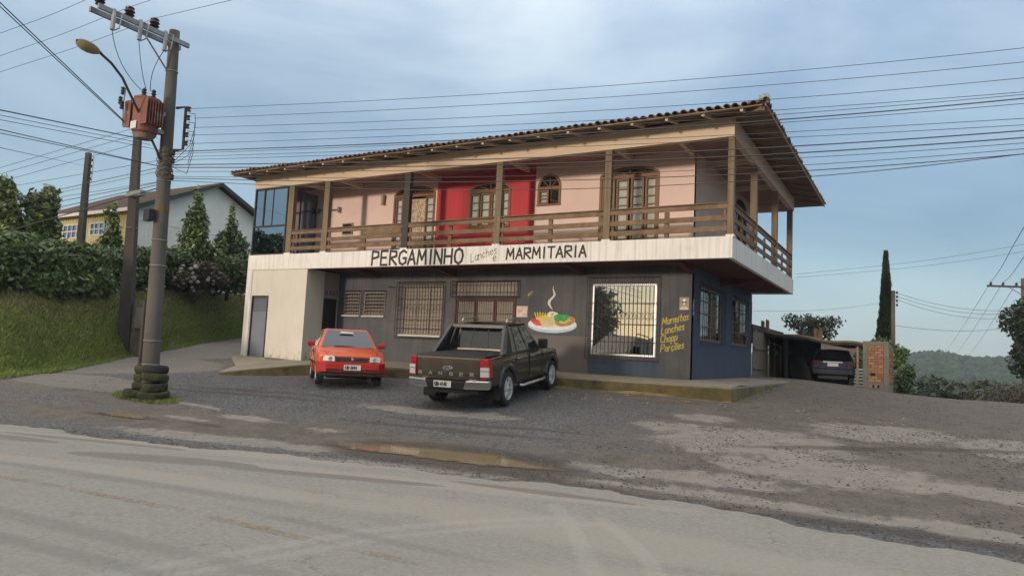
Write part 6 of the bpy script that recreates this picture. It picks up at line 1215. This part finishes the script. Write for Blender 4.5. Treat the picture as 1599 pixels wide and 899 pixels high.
# transformer
tr=empty('transformer',(-10.29,-8.62,5.75),'faded red pole-mounted transformer with cooling fins','transformer')
tm_=MB(); tm_.lathe([(.02,5.80),(.20,5.80),(.245,5.84),(.255,5.90),(.255,6.52),(.265,6.53),(.265,6.57),(.12,6.60),(.02,6.60)],20,(-10.30,-8.68,0)); tm_.build('tank','trafo',tr,world=True)
for s_,ox in ((-1,-.34),(1,.26)):
    for k in range(7):
        f=MB(); a_=-.18+.06*k; f.box(-10.30+ox*1.0-.10,-10.30+ox+.10,-8.70+a_-.008,-8.70+a_+.008,5.96,6.50); f.build('cooling_fin','trafo',tr,world=True)
    f=MB(); f.box(-10.30+ox-.11,-10.30+ox+.11,-8.895,-8.885,5.94,6.52); f.build('fin_cover','trafo',tr,world=True)
m=MB(); m.lathe([(.02,5.70),(.16,5.70),(.235,5.79),(.02,5.795)],18,(-10.30,-8.68,0)); m.build('tank_bottom',mat('rusty_base',(.20,.13,.09),(.28,.22,.18),5,.8),tr,world=True)
m=MB(); m.box(-10.40,-10.20,-8.94,-8.93,5.86,6.02); m.build('rating_plate','plate',tr,world=True)
for dx,dy in ((-.12,-.02),(.02,-.1),(.12,.05)):
    m=MB(); m.lathe([(.03,6.59),(.05,6.62),(.03,6.65),(.055,6.68),(.03,6.71),(.05,6.74),(.015,6.78)],10,(-10.30+dx,-8.68+dy,0)); m.build('bushing','insul',tr,world=True)
m=MB(); m.tube([(-10.66,-8.95,5.95),(-10.66,-8.98,6.45),(-10.62,-8.98,6.75)],.014,5); m.build('arrester_bracket','steel',tr,world=True)
for k,(dz,dx) in enumerate(((6.42,-.72),(6.62,-.62),(6.30,-.60))):
    m=MB(); m.lathe([(.025,0),(.05,.02),(.03,.05),(.05,.08),(.03,.11),(.05,.14),(.02,.17)],8,(-10.30+dx*.62,-9.0,dz)); m.build('surge_arrester','insul',tr,world=True)
m=MB(); m.box(-10.36,-10.2,-8.46,-8.30,5.9,5.98); m.box(-10.36,-10.2,-8.46,-8.30,6.3,6.38); m.build('mounting_bracket','steel',tr,world=True)
# street lamp
sl=empty('street_lamp',(-10.27,-8.37,5.5),'street lamp with long curved arm and yellowed oval lens fixed to the tyre-ringed pole','street lamp')
arm=[(-10.2,-8.30,5.30),(-10.25,-8.42,5.55),(-10.22,-8.86,6.16),(-10.0,-9.42,6.72),(-9.93,-9.70,6.90),(-9.86,-9.97,6.99)]
m=MB(); m.tube(arm,.026,8); m.build('arm','poleD',sl,world=True,smooth=True)
hd_=MB(); ax=Vector((.06,-.36,.03)).normalized(); b0=Vector((-9.86,-9.95,6.99)); sd1=Vector((ax.y,-ax.x,0)).normalized(); u1=sd1.cross(ax).normalized(); u1=u1 if u1.z>0 else -u1
def lens(rows,zs):
    pts=[]
    for t,w in rows: pts.append([b0+ax*t+sd1*(w*cos(a))+u1*(zs*w*sin(a)) for a in np.linspace(0,pi,9)])
    return pts
prof=[(0,.035),(.06,.06),(.14,.11),(.26,.145),(.38,.14),(.47,.10),(.52,.03)]
hd_.grid(lens(prof,.55)); hd_=hd_.build('head',mat('lamp_hood',(.20,.17,.10),(.13,.11,.07),6,.6),sl,world=True,smooth=True,fixn=False)
m=MB(); m.grid(lens([(t,w*.97) for t,w in prof[1:]],-.85)); m.build('lens',mat('yellowed_lens',(.32,.25,.11),(.26,.20,.09),5,.35),sl,world=True,smooth=True,fixn=False)
# old tyres around the foot
tyr=MB(); tyr.lathe([(.19,-.075),(.28,-.085),(.315,-.05),(.32,0),(.315,.05),(.28,.085),(.19,.075),(.175,0)],26,loop=True); ty0=None
gz=float(zt(-10.15,-8.13))
for k,(dx,dy,z,tx,tyy) in enumerate(((0,.0,.10,.02,.03),(-.30,-.12,.11,-.05,.10),(.30,.02,.11,.06,-.10),(.24,.02,.29,.02,-.14),(-.24,.0,.28,.05,.12),(-.22,.02,.46,-.04,.05),(.22,.03,.47,.05,-.12),(.20,.02,.64,.02,-.08),(-.22,.02,.64,.05,.06))):
    lab='mossy old tyre lying flat in the heap around the pole foot' if k<3 else 'worn old tyre stacked in the collar around the pole foot'
    if ty0 is None: ty0=tyr.build('old_tyre','mosst',None,smooth=False); o=ty0
    else:
        o=inst(ty0,'old_tyre')
    if k==7:
        o.data=o.data.copy(); o.data.materials.clear(); o.data.materials.append(M['rubber'])
    o.location=(-10.15+dx*.66-.0,-8.13+dy,gz+z-.02); o.rotation_euler=(tx,tyy,k*.7); s=.80 if k>2 else .9; o.scale=(s,s,1.0)
    tag(o,lab,'tyre','tyres around the pole foot')
# leaning dark pole on the verge
def sqpole(mb,a,b,w0,w1,ang=0):
    a,b=Vector(a),Vector(b); c,s=cos(ang),sin(ang); lo=[];hi=[]
    for x,y in ((-1,-1),(1,-1),(1,1),(-1,1)):
        lo.append(a+Vector(((x*c-y*s)*w0,(x*s+y*c)*w0*.75,0))); hi.append(b+Vector(((x*c-y*s)*w1,(x*s+y*c)*w1*.75,0)))
    return mb.hexa(lo,hi)
p2=empty('utility_pole',(-19.2,-3.3,1.0),'square dark weathered utility pole leaning behind the round pole','utility pole')
sqpole(MB(),(-19.22,-3.31,.5),(-18.95,-3.75,8.3),.25,.13,R(30)).build('shaft','poleD',p2,world=True,bevel=.02)
for z,t in ((5.1,.59),):
    b=MB(); p=Vector((-19.22,-3.31,.5)).lerp(Vector((-18.95,-3.75,8.3)),t); b.tube([p+Vector((.21*cos(a),.2*sin(a),0)) for a in np.linspace(0,2*pi,13)],.012,4); b.build('steel_band','steel',p2,world=True)
b=MB(); b.box(-18.95,-18.15,-3.95,-3.75,6.1,6.28); b.build('cable_box','steel',p2,world=True)
ub=empty('meter_cabinet',(-18.5,-3.1,1.05),'concrete meter cabinet with a grey metal door on the grass verge','cabinet')
m=MB(); m.box(-18.95,-18.25,-3.35,-2.95,.6,2.55); m.build('housing',mat('stained_render',(.12,.105,.09),(.06,.055,.048),2,.9,dirt=(.17,.15,.13),dscale=3,dp=(.5,.65)),ub,world=True,bevel=.02)
m=MB(); m.box(-18.72,-18.30,-3.375,-3.352,1.75,2.45); m.build('door',mat('grey_metal_door',(.20,.20,.20),(.15,.15,.15),2,.6,dirt=(.10,.085,.07),dscale=3),ub,world=True)
# far-left pole
p3=empty('utility_pole',(-27.0,-1.0,3.5),'distant square utility pole with a rack of spools before the yellow house','utility pole')
sqpole(MB(),(-27.2,-.9,3.2),(-26.95,-1.12,9.2),.17,.11,R(20)).build('shaft','poleD',p3,world=True)
for k in range(4):
    m=MB(); m.lathe([(.03,-.06),(.06,-.05),(.035,0),(.06,.05),(.03,.06)],8,(-26.62,-1.1,8.85-.27*k)); m.build('spool_insulator','insul',p3,world=True)
m=MB(); m.tube([(-26.9,-1.1,9.0),(-26.55,-1.1,9.0),(-26.55,-1.1,7.9),(-26.9,-1.1,7.9)],.02,5); m.build('rack_bracket','steel',p3,world=True)
# pole by the cypress and the T pole on the right
p4=empty('utility_pole',(2.8,21.4,0),'slim utility pole rising beside the tall cypress','utility pole')
zb_=float(zt(2.8,21.4)); sqpole(MB(),(2.80,21.4,zb_-.2),(2.82,21.4,5.4),.11,.08).build('shaft','pole',p4,world=True)
for k in range(4):
    m=MB(); m.lathe([(.03,-.06),(.06,-.05),(.035,0),(.06,.05),(.03,.06)],8,(2.98,21.35,5.30-.2*k)); m.build('spool_insulator','insul',p4,world=True)
p5=empty('utility_pole',(8.8,29.4,-2.5),'utility pole with a single side crossarm above the roadside tree','utility pole')
m=MB(); m.tube([(8.8,29.42,-3.2),(8.82,29.42,6.85)],[.17,.12],10); m.build('shaft',mat('brownish_pole',(.14,.09,.06),(.10,.07,.05),2,.9),p5,world=True)
m=MB(); m.box(7.1,9.3,29.24,29.34,6.32,6.42); m.v=[(x,y-(8.8-x)*.43,z) for x,y,z in m.v]; m.build('crossarm','poleD',p5,world=True)
for x in (7.29,7.86,8.48):
    m=MB(); m.lathe([(.02,0),(.07,.03),(.05,.08),(.08,.1),(.03,.18)],8,(x,29.29-(8.8-x)*.43,6.42)); m.build('pin_insulator','insul',p5,world=True)
m=MB(); m.tube([(8.1,29.0,6.34),(8.78,29.3,5.9)],.02,5); m.build('arm_brace','steel',p5,world=True)
m=MB(); m.tube([(8.7,29.3,4.6),(8.0,28.6,4.75),(7.75,28.4,4.72)],.025,5); m.lathe([(.02,-.04),(.09,-.02),(.09,.02),(.02,.04)],8,(7.65,28.3,4.72)); m.build('lamp_bracket','steel',p5,world=True)
# wires
LAB={'east':('thin black wire stretched past the roof to the right of the round pole','wire','wires crossing before the restaurant'),'eastk':('thick black cable bundle stretched past the roof to the right of the round pole','cable','cable bundles crossing before the restaurant'),
'west':('wire running back from the round pole over the hedge and house','wire','wires over the hedge'),'street':('cable crossing over the street from the round pole','cable','cables crossing the street'),
'misc':('wire running from the far-left square pole over the hedge','wire',None),'far':('slack wire on the poles beyond the lean-to','wire','wires beyond the lean-to'),'hv':('high-voltage wire running from the crossarm over the hedge side','wire','high-voltage wires over the hedge side'),'hvl':('high-voltage wire running from the crossarm over the parking lot side','wire','high-voltage wires over the lot side'),'val':('wire of the line running down into the wooded valley','wire','wires down the valley')}
def wire(kind,r,pts):
    P_=[Vector(p) for p in pts]; Q=[]
    for i in range(len(P_)-1):
        for k in range(4): Q.append(P_[i].lerp(P_[i+1],k/4))
    Q.append(P_[-1])
    for _ in range(3):
        Q=[Q[0]]+[(Q[i-1]+Q[i]*2+Q[i+1])/4 for i in range(1,len(Q)-1)]+[Q[-1]]
    m=MB(); m.tube(Q,r*.8,5); k='eastk' if kind=='east' and r>.009 else kind; l=LAB[k]; tag(m.build('cable' if l[1]=='cable' else 'overhead_wire','wire',smooth=True,fixn=False),*l)
for k,r,p in WIRES: wire(k,r,p)
for a,b in ((INS[0],(-13.6, -10.18, 8.04)),(INS[1],(-14.97, -9.58, 8.01)),(INS[2],(-15.88, -9.17, 7.92))):
    A=Vector(a)+Vector((0,0,.3)); Bv=Vector(b); wire('hv',.0065,[A,A.lerp(Bv,.5)-Vector((0,0,.06)),Bv,Bv+(Bv-A)*1.5])
for a,b in ((INS[1],(-5.6,-9.6,8.1)),(INS[2],(-4.0,-8.6,8.15)),(INS[0],(-5.8,-10.4,8.2))):
    A=Vector(a)+Vector((0,0,.3)); Bv=Vector(b); wire('hvl',.0065,[A,A.lerp(Bv,.5)-Vector((0,0,.05)),Bv,Bv+(Bv-A)*1.5])
for a,b,c in (((7.29,28.62,6.58),(7.24,159.2,4.82),(6.51,9.57,5.73)),((7.86,28.9,6.58),(9.39,160.4,4.66),(6.78,9.76,5.34)),((8.48,29.15,6.58),(12,162,4.8),(8.6,9.9,5.4))):
    A,Bv,Cv=map(Vector,(a,b,c)); wire('val',.014,[A,A.lerp(Bv,.33)-Vector((0,0,.8)),A.lerp(Bv,.66)-Vector((0,0,.9)),Bv]); wire('val',.012,[A,A.lerp(Cv,.5)-Vector((0,0,.15)),Cv,Cv+(Cv-A)*.5])
# ---------------------------------------------------------------- right-hand side
# brick pier and wall
bp=empty('brick_wall',(2.6,11.2,.85),'unfinished wall of orange hollow bricks in a grey concrete frame','wall')

def brickmat():
    m,t,b,o=newmat('orange_hollow_brick'); oi=nd(t,'ShaderNodeObjectInfo'); g=nd(t,'ShaderNodeNewGeometry'); r=nd(t,'ShaderNodeValToRGB'); e=r.color_ramp.elements; e[0].color=(.26,.105,.055,1); e[1].color=(.46,.23,.12,1); k=e.new(.5); k.color=(.38,.17,.085,1)
    t.links.new(oi.outputs['Random'],r.inputs[0]); t.links.new(mixc(t,math_(t,'MULTIPLY',ramp(t,noise(t,g.outputs['Position'],9,5,.7),.45,.7),.5),r.outputs[0],(.30,.21,.15)),b.inputs['Base Color']); b.inputs['Roughness'].default_value=.92; return m
M['brick']=brickmat(); M['mortar']=mat('grey_mortar',(.20,.185,.16),(.15,.14,.12),3,.92,bmp=.25)
bx0,bx1,by0,by1=2.15,2.98,11.0,15.6
for x0,x1,y0,y1,z0,z1,nm in ((bx0,bx0+.16,by0,by0+.16,.6,2.42,'concrete_post'),(bx1-.17,bx1,by0,by0+.16,.6,2.42,'concrete_post'),(bx0,bx1,by0-.004,by0+.165,2.42,2.56,'concrete_beam'),(bx1-.155,bx1-.002,by0+.17,by1,2.34,2.50,'concrete_beam'),(bx1-.16,bx1,by1-.16,by1,.0,2.34,'concrete_post'),(bx1-.16,bx1,13.2,13.36,.0,2.34,'concrete_post'),(bx0+.16,bx1-.17,by0+.005,by0+.16,.55,1.12,'plinth'),(bx1-.15,bx1-.006,by0+.17,by1-.16,-.2,1.0,'plinth')):
    m=MB(); m.box(x0,x1,y0,y1,z0,z1); m.build(nm,'mortar',bp,world=True,bevel=.006)
m=MB(); m.box(bx0+.16,bx1-.17,by0+.04,by0+.14,1.12,2.42); m.box(bx1-.13,bx1-.03,by0+.16,by1-.16,1.0,2.34); m.build('mortar_bed','mortar',bp,world=True)
br=MB(); br.box(-.105,.105,-.058,.05,-.040,.040); b0_=None; nr=13; hh=1.30/nr
def put(x,y,z,rz,sx=1):
    global b0_
    if b0_ is None: b0_=br.build('brick','brick',bp); o=b0_
    else: o=inst(b0_,'brick',bp)
    o.matrix_parent_inverse=parent_inv(bp); o.location=(x,y,z); o.rotation_euler=(0,0,rz+random.uniform(-.02,.02)); o.scale=(sx,1,1)
for r_ in range(nr):
    z=1.12+hh*(r_+.5); xs=bx0+.165; end=bx1-.175; x=xs; first=.5 if r_%2 else 1
    if r_==2: gap=2.44
    while x<end-.03:
        w=min(.215*first,end-x); first=1
        if not (r_==2 and 2.40<x+w/2<2.6): put(x+w/2,by0+.055+random.uniform(-.006,.006),z,0,(w-.024)/.21)
        x+=w
    y=by0+.175; first=.5 if r_%2 else 1
    while y<by1-.2:
        w=.225*first; first=1
        if not 13.15<y+w/2<13.4: put(bx1-.052+random.uniform(-.006,.006),y+w/2,z-.06,pi/2,(w-.024)/.21)
        y+=w
m=MB(); m.box(2.40,2.60,by0+.02,by0+.05,1.33,1.42); m.build('missing_brick_hole','dark',bp,world=True)
for k in range(4):
    m=MB(); m.box(2.38+.08*k,2.44+.08*k,by0-.002,by0+.02,.92,1.0); m.build('plinth_hole','dark' if k%2 else 'brick',bp,world=True)
# lean-to car port
cp=empty('car_port',(0,12.5,.95),'low sagging dark lean-to roof on thin posts beside the gate','carport')
M['tar']=mat('black_tarred_sheet',(.022,.020,.019),(.04,.035,.03),3,.85,bmp=.2); M['oldwood']=mat('grey_old_boards',(.20,.165,.125),(.13,.105,.08),3,.9,stretch=(6,6,.5),bmp=.3); M['lathw']=mat('pale_post',(.34,.25,.17),(.25,.18,.12),3,.85,stretch=(5,5,.5))
rows=[]
for j in range(9):
    y=11.7+4.9*j/8; rows.append([(-2.2+4.3*i/16,y,2.98-.115*(4.3*i/16)+.03*sin(i*.9)+.02*sin(j*1.3+i)-.05*sin(pi*i/16)+.03*j/8) for i in range(17)])
m=MB(); m.grid(rows); m.grid([[(p[0],p[1],p[2]-.13) for p in r] for r in rows]); m.grid([rows[0],[(p[0],p[1],p[2]-.13) for p in rows[0]]]); m.grid([[r[-1] for r in rows],[(r[-1][0],r[-1][1],r[-1][2]-.13) for r in rows]]); m.build('roof_sheet','tar',cp,world=True,fixn=False)
m=MB(); m.grid([[(p[0],p[1]-.02,p[2]+.03) for p in rows[0]],[(p[0],p[1]-.02,p[2]-.04) for p in rows[0]]]); m.grid([[(p[0],p[1]-.02,p[2]+.03) for p in rows[0]],[(p[0],p[1]+.05,p[2]+.03) for p in rows[0]]]); m.build('roof_edge_board','oldwood',cp,world=True,fixn=False)
for x,y,w,mt_n in ((1.93,11.8,.035,'lathw'),(-.55,15.1,.05,'tar'),(1.98,16.2,.05,'tar'),(-1.2,16.3,.06,'tar'),(-.62,12.2,.06,'tar')):
    zb_=float(zt(x,y))-.1; m=MB(); m.box(x-w,x+w,y-w,y+w,zb_,2.85-.115*(x+2.2)); m.build('post',mt_n,cp,world=True)
for k,(x,y) in enumerate(((-1.5,11.9),(-1.32,11.9),(.45,12.0),(.62,12.05),(.55,12.1),(1.75,12.2),(2.0,12.1))):
    m=MB(); z=2.96-.115*(x+2.2); h=(.42,.48,.40,.46,.36,.06,.08)[k]; m.hexa([(x-.06,y,z),(x+.06,y,z),(x+.06,y+.2,z),(x-.06,y+.2,z)],[(x-.05,y+.05,z+h),(x+.05,y+.05,z+h*.9),(x+.05,y+.22,z+h*.9),(x-.05,y+.22,z+h)]); m.build('roof_weight_tile' if k>4 else 'stacked_tile','tar' if k>4 else 'tile',cp,world=True)
m=MB(); m.box(-2.0,.15,16.45,16.5,.7,2.95); m.build('back_panel','tar',cp,world=True)
m=MB(); m.box(-1.48,-1.44,9.8,16.6,2.3,3.02); m.build('side_panel','tar',cp,world=True)
# fence and gate from the rear corner of the restaurant
gt=empty('timber_fence',(-1.3,11.2,1.0),'weathered upright plank fence joining the blue side wall','fence')
for k in range(15):
    y=9.66+.2*k; m=MB(); h=2.78+random.uniform(-.06,.06); m.box(-1.42,-1.395,y,y+.185,.85,h); m.build('plank','oldwood',gt,world=True)
for z in (1.35,2.1):
    m=MB(); m.box(-1.39,-1.34,9.70,12.6,z,z+.08); m.build('fence_rail','oldwood',gt,world=True)
g2=empty('yard_gate',(-1.2,14.5,1.0),'brown panelled yard gate with thin pale metal uprights','gate')
M['brownp']=mat('brown_gate_panel',(.085,.058,.045),(.06,.042,.034),3,.85,stretch=(6,6,.4))
for k in range(20):
    y=12.62+.2*k; m=MB(); m.box(-1.36,-1.34,y,y+.188,.98,2.45-.012*k); m.build('plank','brownp',g2,world=True)
for y in (12.4,13.7,15.1,16.45):
    m=MB(); m.box(-1.335,-1.30,y-.025,y+.025,.95,2.55-.05*(y-12.4)); m.build('gate_upright','lathw',g2,world=True)
m=MB(); m.hexa([(-1.335,12.4,2.46),(-1.30,12.4,2.46),(-1.30,16.45,2.25),(-1.335,16.45,2.25)],[(-1.335,12.4,2.50),(-1.30,12.4,2.50),(-1.30,16.45,2.29),(-1.335,16.45,2.29)]); m.build('gate_rail','lathw',g2,world=True)
m=MB(); m.box(-1.28,-1.14,16.5,16.66,.8,2.05); m.build('gate_post','oldwood',g2,world=True)
m=MB(); m.box(-1.334,-1.325,14.0,14.6,1.95,2.15); m.build('gate_sign',simple('blue_enamel',(.10,.16,.30),.5),g2,world=True)
lp=MB(); lp.hexa([(-.55,13.3,.95),(.28,12.75,.95),(.28,12.80,.95),(-.55,13.36,.95)],[(-.85,13.65,1.92),(-.10,13.2,1.92),(-.10,13.25,1.92),(-.85,13.71,1.92)]); lp=lp.build('leaning_board','tar',bevel=.008); tag(lp,'black board leaning at an angle beside the yard gate','board')
# yard behind: clay-roofed shed and sheet-metal fence
sh_=empty('clay_roofed_shed',(.2,22,.3),'low shed with a mossy clay tile roof beyond the lean-to','shed')
rows=[[(-2.2+5.2*i/100,20.5+3.0*t,2.12+.75*t+.02*cos(i*2*pi/4)-.06*max(0,(i-60)/40)) for i in range(101)] for t in np.linspace(0,1,8)]
m=MB(); m.grid(rows); m.build('roof',mat('mossy_clay',(.16,.085,.055),(.10,.06,.045),6,.9,dirt=(.30,.26,.22),dscale=5,dp=(.66,.74)),sh_,world=True,fixn=False)
m=MB(); m.box(-2.0,2.8,20.9,23.4,-.6,2.05); m.build('wall',mat('shed_wall',(.30,.29,.26),(.24,.23,.21),2,.9),sh_,world=True)
mf=empty('sheet_metal_fence',(1,18.5,.6),'pale corrugated sheet-metal fence behind the navy car','fence')
for k in range(6):
    x0=-1.9+.85*k; rows=[[(x0+.83*u,18.6+.004*k+.02*cos(j*pi/1.0),-.2+1.75*j/24) for u in (0,1)] for j in range(25)]; m=MB(); m.grid(rows); m.build('corrugated_panel',mat('zinc_sheet',(.30,.36,.36),(.22,.27,.28),2,.55,metal=.2) if k==0 else bpy.data.materials['zinc_sheet'],mf,world=True,fixn=False)
# trees on the right
cy=empty('cypress',(2.42,23.5,-.9),'tall slim dark cypress behind the brick wall','tree')
trunk('trunk',cy,[([(2.42,23.5,-1.2),(2.42,23.5,6.4)],.11,.02)])
n=24000; t_=rng.uniform(.03,1,n)**.9; r_=.60*np.minimum(1,(t_/.16)**.5)*(1-t_)**.82*(1+.14*np.sin(t_*38+2)*np.sin(t_*17)); a=rng.uniform(0,2*pi,n); r_=r_*(1+.12*np.sin(a*3+t_*9))*np.sqrt(rng.uniform(.35,1.0,n)); P_=np.c_[2.42+r_*np.cos(a),23.5+r_*np.sin(a),-.9+8.45*t_]
d_=np.c_[np.cos(a)*.35+rng.normal(0,.25,n),np.sin(a)*.35+rng.normal(0,.25,n),np.ones(n)]; d_/=np.linalg.norm(d_,axis=1)[:,None]; w_=np.cross(d_,rng.normal(size=(n,3))); w_/=np.linalg.norm(w_,axis=1)[:,None]; L_=rng.uniform(.10,.24,n)[:,None]
o=fastmesh('crown',np.stack([P_,P_+d_*L_*.5+w_*.028,P_+d_*L_,P_+d_*L_*.5-w_*.028],1).reshape(-1,3),np.arange(4*n).reshape(n,4),'conif',dict(tint=np.repeat(np.clip(rng.normal(.45,.25,n),0,1),4))); o.parent=cy; o.matrix_parent_inverse=parent_inv(cy)
shrub('shrub','bright green leafy shrub between the brick wall and the cypress',(2.2,20.6,2.05),(1.25,.9,1.0),14,6000,.13,'shrub',42,base=(2.2,20.6,-.4))
tree('backyard_tree','sparse feathery tree showing above the lean-to roof',(-2.2,30,-2.6),6,(-1.9,30,4.0),(1.9,1.7,1.15),18,1700,.15,'dull',43,tr=.10,sz=(.22,.42),shell=.3,limbs=12)
tree('roadside_tree','dense rounded tree at the road crest under the side-arm utility pole',(8.7,21.0,-1.5),6,(8.55,21,2.8),(1.75,1.6,2.5),34,11000,.14,'conif',44,tr=.16,sz=(.22,.42))
shrub('brush_thicket','tangled leafless brown brush under the roadside tree',(7.6,18.5,.6),(2.0,1.6,1.0),14,7000,.06,'brush',45,cat='bush',base=(7.6,18.5,-1))
shrub('shrub','low dark shrub leaning against the far end of the brick wall',(3.4,17.5,1.0),(.55,1.2,.9),10,3500,.11,'hedge',46,base=(3.4,17.5,-.6))
# valley trees: flat umbrella-crowned pines and broadleaf trees
def umbrella(base,h,r,seed,label,group):
    root=empty('umbrella_pine',base,label,'tree',group); q=random.Random(seed); b=Vector(base); BL=[]
    for k in range(16):
        a=q.uniform(0,6.28); d=r*math.sqrt(q.uniform(0,1)); BL.append((b.x+d*cos(a),b.y+d*sin(a),b.z+h-.10*h*(1-(d/r)**2)*0-q.uniform(0,.14)*h,r*.28,r*.28,h*.045))
    trunk('trunk',root,[([b,b+Vector((0,0,h*.95))],h*.025,h*.012)]+[([b+Vector((0,0,h*.8)),Vector(c_[:3])],h*.008,h*.004) for c_ in BL[:9]]); leafcloud('crown',BL,2600,r*.085,'dull',root,shell=.2); return root
from_cam=lambda az,d:(CAM.x+d*sin(R(az)),CAM.y+d*cos(R(az)))
VU=[(.0,62,6.5,3.6),(2.2,70,8.2,4.4),(-1.6,80,9.4,4.6),(3.6,88,10,5.2),(1.0,100,11,6),(4.9,76,7.6,4.0),(-3.2,92,11,5.4)]
for k,(az,d,h,r) in enumerate(VU):
    x,y=from_cam(az,d); z=float(zt(x,y)); umbrella((x,y,z),1.6-.019*d-z+1.0*sin(k*2.2)*.6,r,60+k,'flat-topped umbrella pine standing in the valley','umbrella pines in the valley')
for k in range(26):
    az=random.uniform(-6,8); d=random.uniform(45,135); x,y=from_cam(az,d); z=float(zt(x,y)); top=1.6-.03*d*random.uniform(.8,1.25)-.6
    if d<60 and -2<az<5: top-=1.2
    hgt=max(2.0,top-z); tree('valley_tree','small rounded broadleaf tree down in the valley',(x,y,z),hgt,(x,y,z+hgt*.62),(hgt*.34,hgt*.34,hgt*.40),9,1100,.05*hgt,'dull' if k%3 else 'hedge',90+k,'broadleaf trees in the valley',tr=.1,limbs=2)
# wooded hills
hx=np.linspace(-500,560,170); hy=np.linspace(170,640,80); HX_,HY_=np.meshgrid(hx,hy)
def hillz(x,y):
    az=np.degrees(np.arctan2(x-CAM.x,y-CAM.y)); rdg=3.6+2.8*np.exp(-((az+.5)/2.5)**2)+.8*np.sin(az*1.4)+1.5*np.sin(az*.13+1)
    return -14+(rdg+14)*sstep(190,430,y+.15*x)*(1-.3*sstep(470,640,y))+1.5*np.sin(x*.045)*np.sin(y*.05)
HZ_=hillz(HX_,HY_); nx_=len(hx); idx=np.arange(HX_.size).reshape(HX_.shape); F=np.stack([idx[:-1,:-1],idx[:-1,1:],idx[1:,1:],idx[1:,:-1]],-1).reshape(-1,4)
tag(fastmesh('hills',np.stack([HX_,HY_,HZ_],-1).reshape(-1,3),F,mat('hill_turf',(.035,.05,.018),(.05,.062,.025),.05,.95),smooth=True),kind='structure')
n=9000; az=rng.uniform(-14,24,n); d=rng.uniform(190,520,n)**1.0; X_=CAM.x+d*np.sin(np.radians(az)); Y_=CAM.y+d*np.cos(np.radians(az)); Z_=hillz(X_,Y_)
ico=np.array([(0,0,1),(.89,0,.45),(.28,.85,.45),(-.72,.53,.45),(-.72,-.53,.45),(.28,-.85,.45),(.72,.53,-.45),(-.28,.85,-.45),(-.89,0,-.45),(-.28,-.85,-.45),(.72,-.53,-.45),(0,0,-1)])
fi=np.array([(0,1,2),(0,2,3),(0,3,4),(0,4,5),(0,5,1),(1,6,2),(2,7,3),(3,8,4),(4,9,5),(5,10,1),(6,7,2),(7,8,3),(8,9,4),(9,10,5),(10,6,1),(11,7,6),(11,8,7),(11,9,8),(11,10,9),(11,6,10)])
s=rng.uniform(1.6,3.4,n); V=ico[None]*rng.uniform(.65,1.3,(n,12,1))*s[:,None,None]*np.array([1,1,.9]); V[:,:,0]+=X_[:,None]; V[:,:,1]+=Y_[:,None]; V[:,:,2]+=(Z_+s*.5)[:,None]
F=(fi[None]+12*np.arange(n)[:,None,None]).reshape(-1,3); M['forest']=foliage_mat('forest_canopy',(.016,.030,.011),(.032,.052,.019),(.062,.078,.03),.9,0)
tag(fastmesh('forest',V.reshape(-1,3),F,'forest',dict(tint=np.repeat(np.clip(rng.normal(.45,.25,n),0,1),12))),'dense dark forest covering the far hills','forest',kind='stuff')
# trees across the street, two seen mirrored in the display window; the row is added shade
tree('street_tree','dark round tree across the street mirrored in the display window',(-39,-72,0),15,(-38.4,-72,8.0),(5.4,5.2,7.4),28,9000,.52,'hedge',71,tr=.2)
tree('street_tree','smaller bushy tree across the street mirrored lower in the display window',(-27,-78,0),6,(-26.8,-78,3.0),(4.2,4.0,2.7),14,5000,.46,'shrub',72,tr=.15)
for k,(x,y,h,r) in enumerate(((-15.5,-47,4.6,3.0),(-9.8,-45,6.4,3.6),(-3.5,-46,8.2,4.0),(2.5,-45,8.8,4.2),(8.5,-47,8.4,4.0),(15,-46,8.0,4.0))):  # unseen row, added to keep the low sun off the lower front
    tree('street_tree','dense unseen tree added across the street to shade the lower front and cars',(x,y,0),h,(x,y,h*.52),(r,r*.8,h*.48),22,5200,.42,'hedge',120+k,'added shade trees across the street',tr=.2)
# ---- air
hz_=MB(); hz_.box(-690,690,-185,790,-19,46); hz_=hz_.build('haze',bpy.data.materials.new('air')); am=bpy.data.materials['air']; am.use_nodes=True; am.node_tree.nodes.clear()
_o=am.node_tree.nodes.new('ShaderNodeOutputMaterial'); _v=am.node_tree.nodes.new('ShaderNodeVolumePrincipled'); _v.inputs['Color'].default_value=(.80,.88,1,1); _v.inputs['Density'].default_value=.00062; _v.inputs['Anisotropy'].default_value=.2
am.node_tree.links.new(_v.outputs[0],_o.inputs['Volume']); tag(hz_,'pale bluish air between the lot and the hills','haze',kind='stuff')
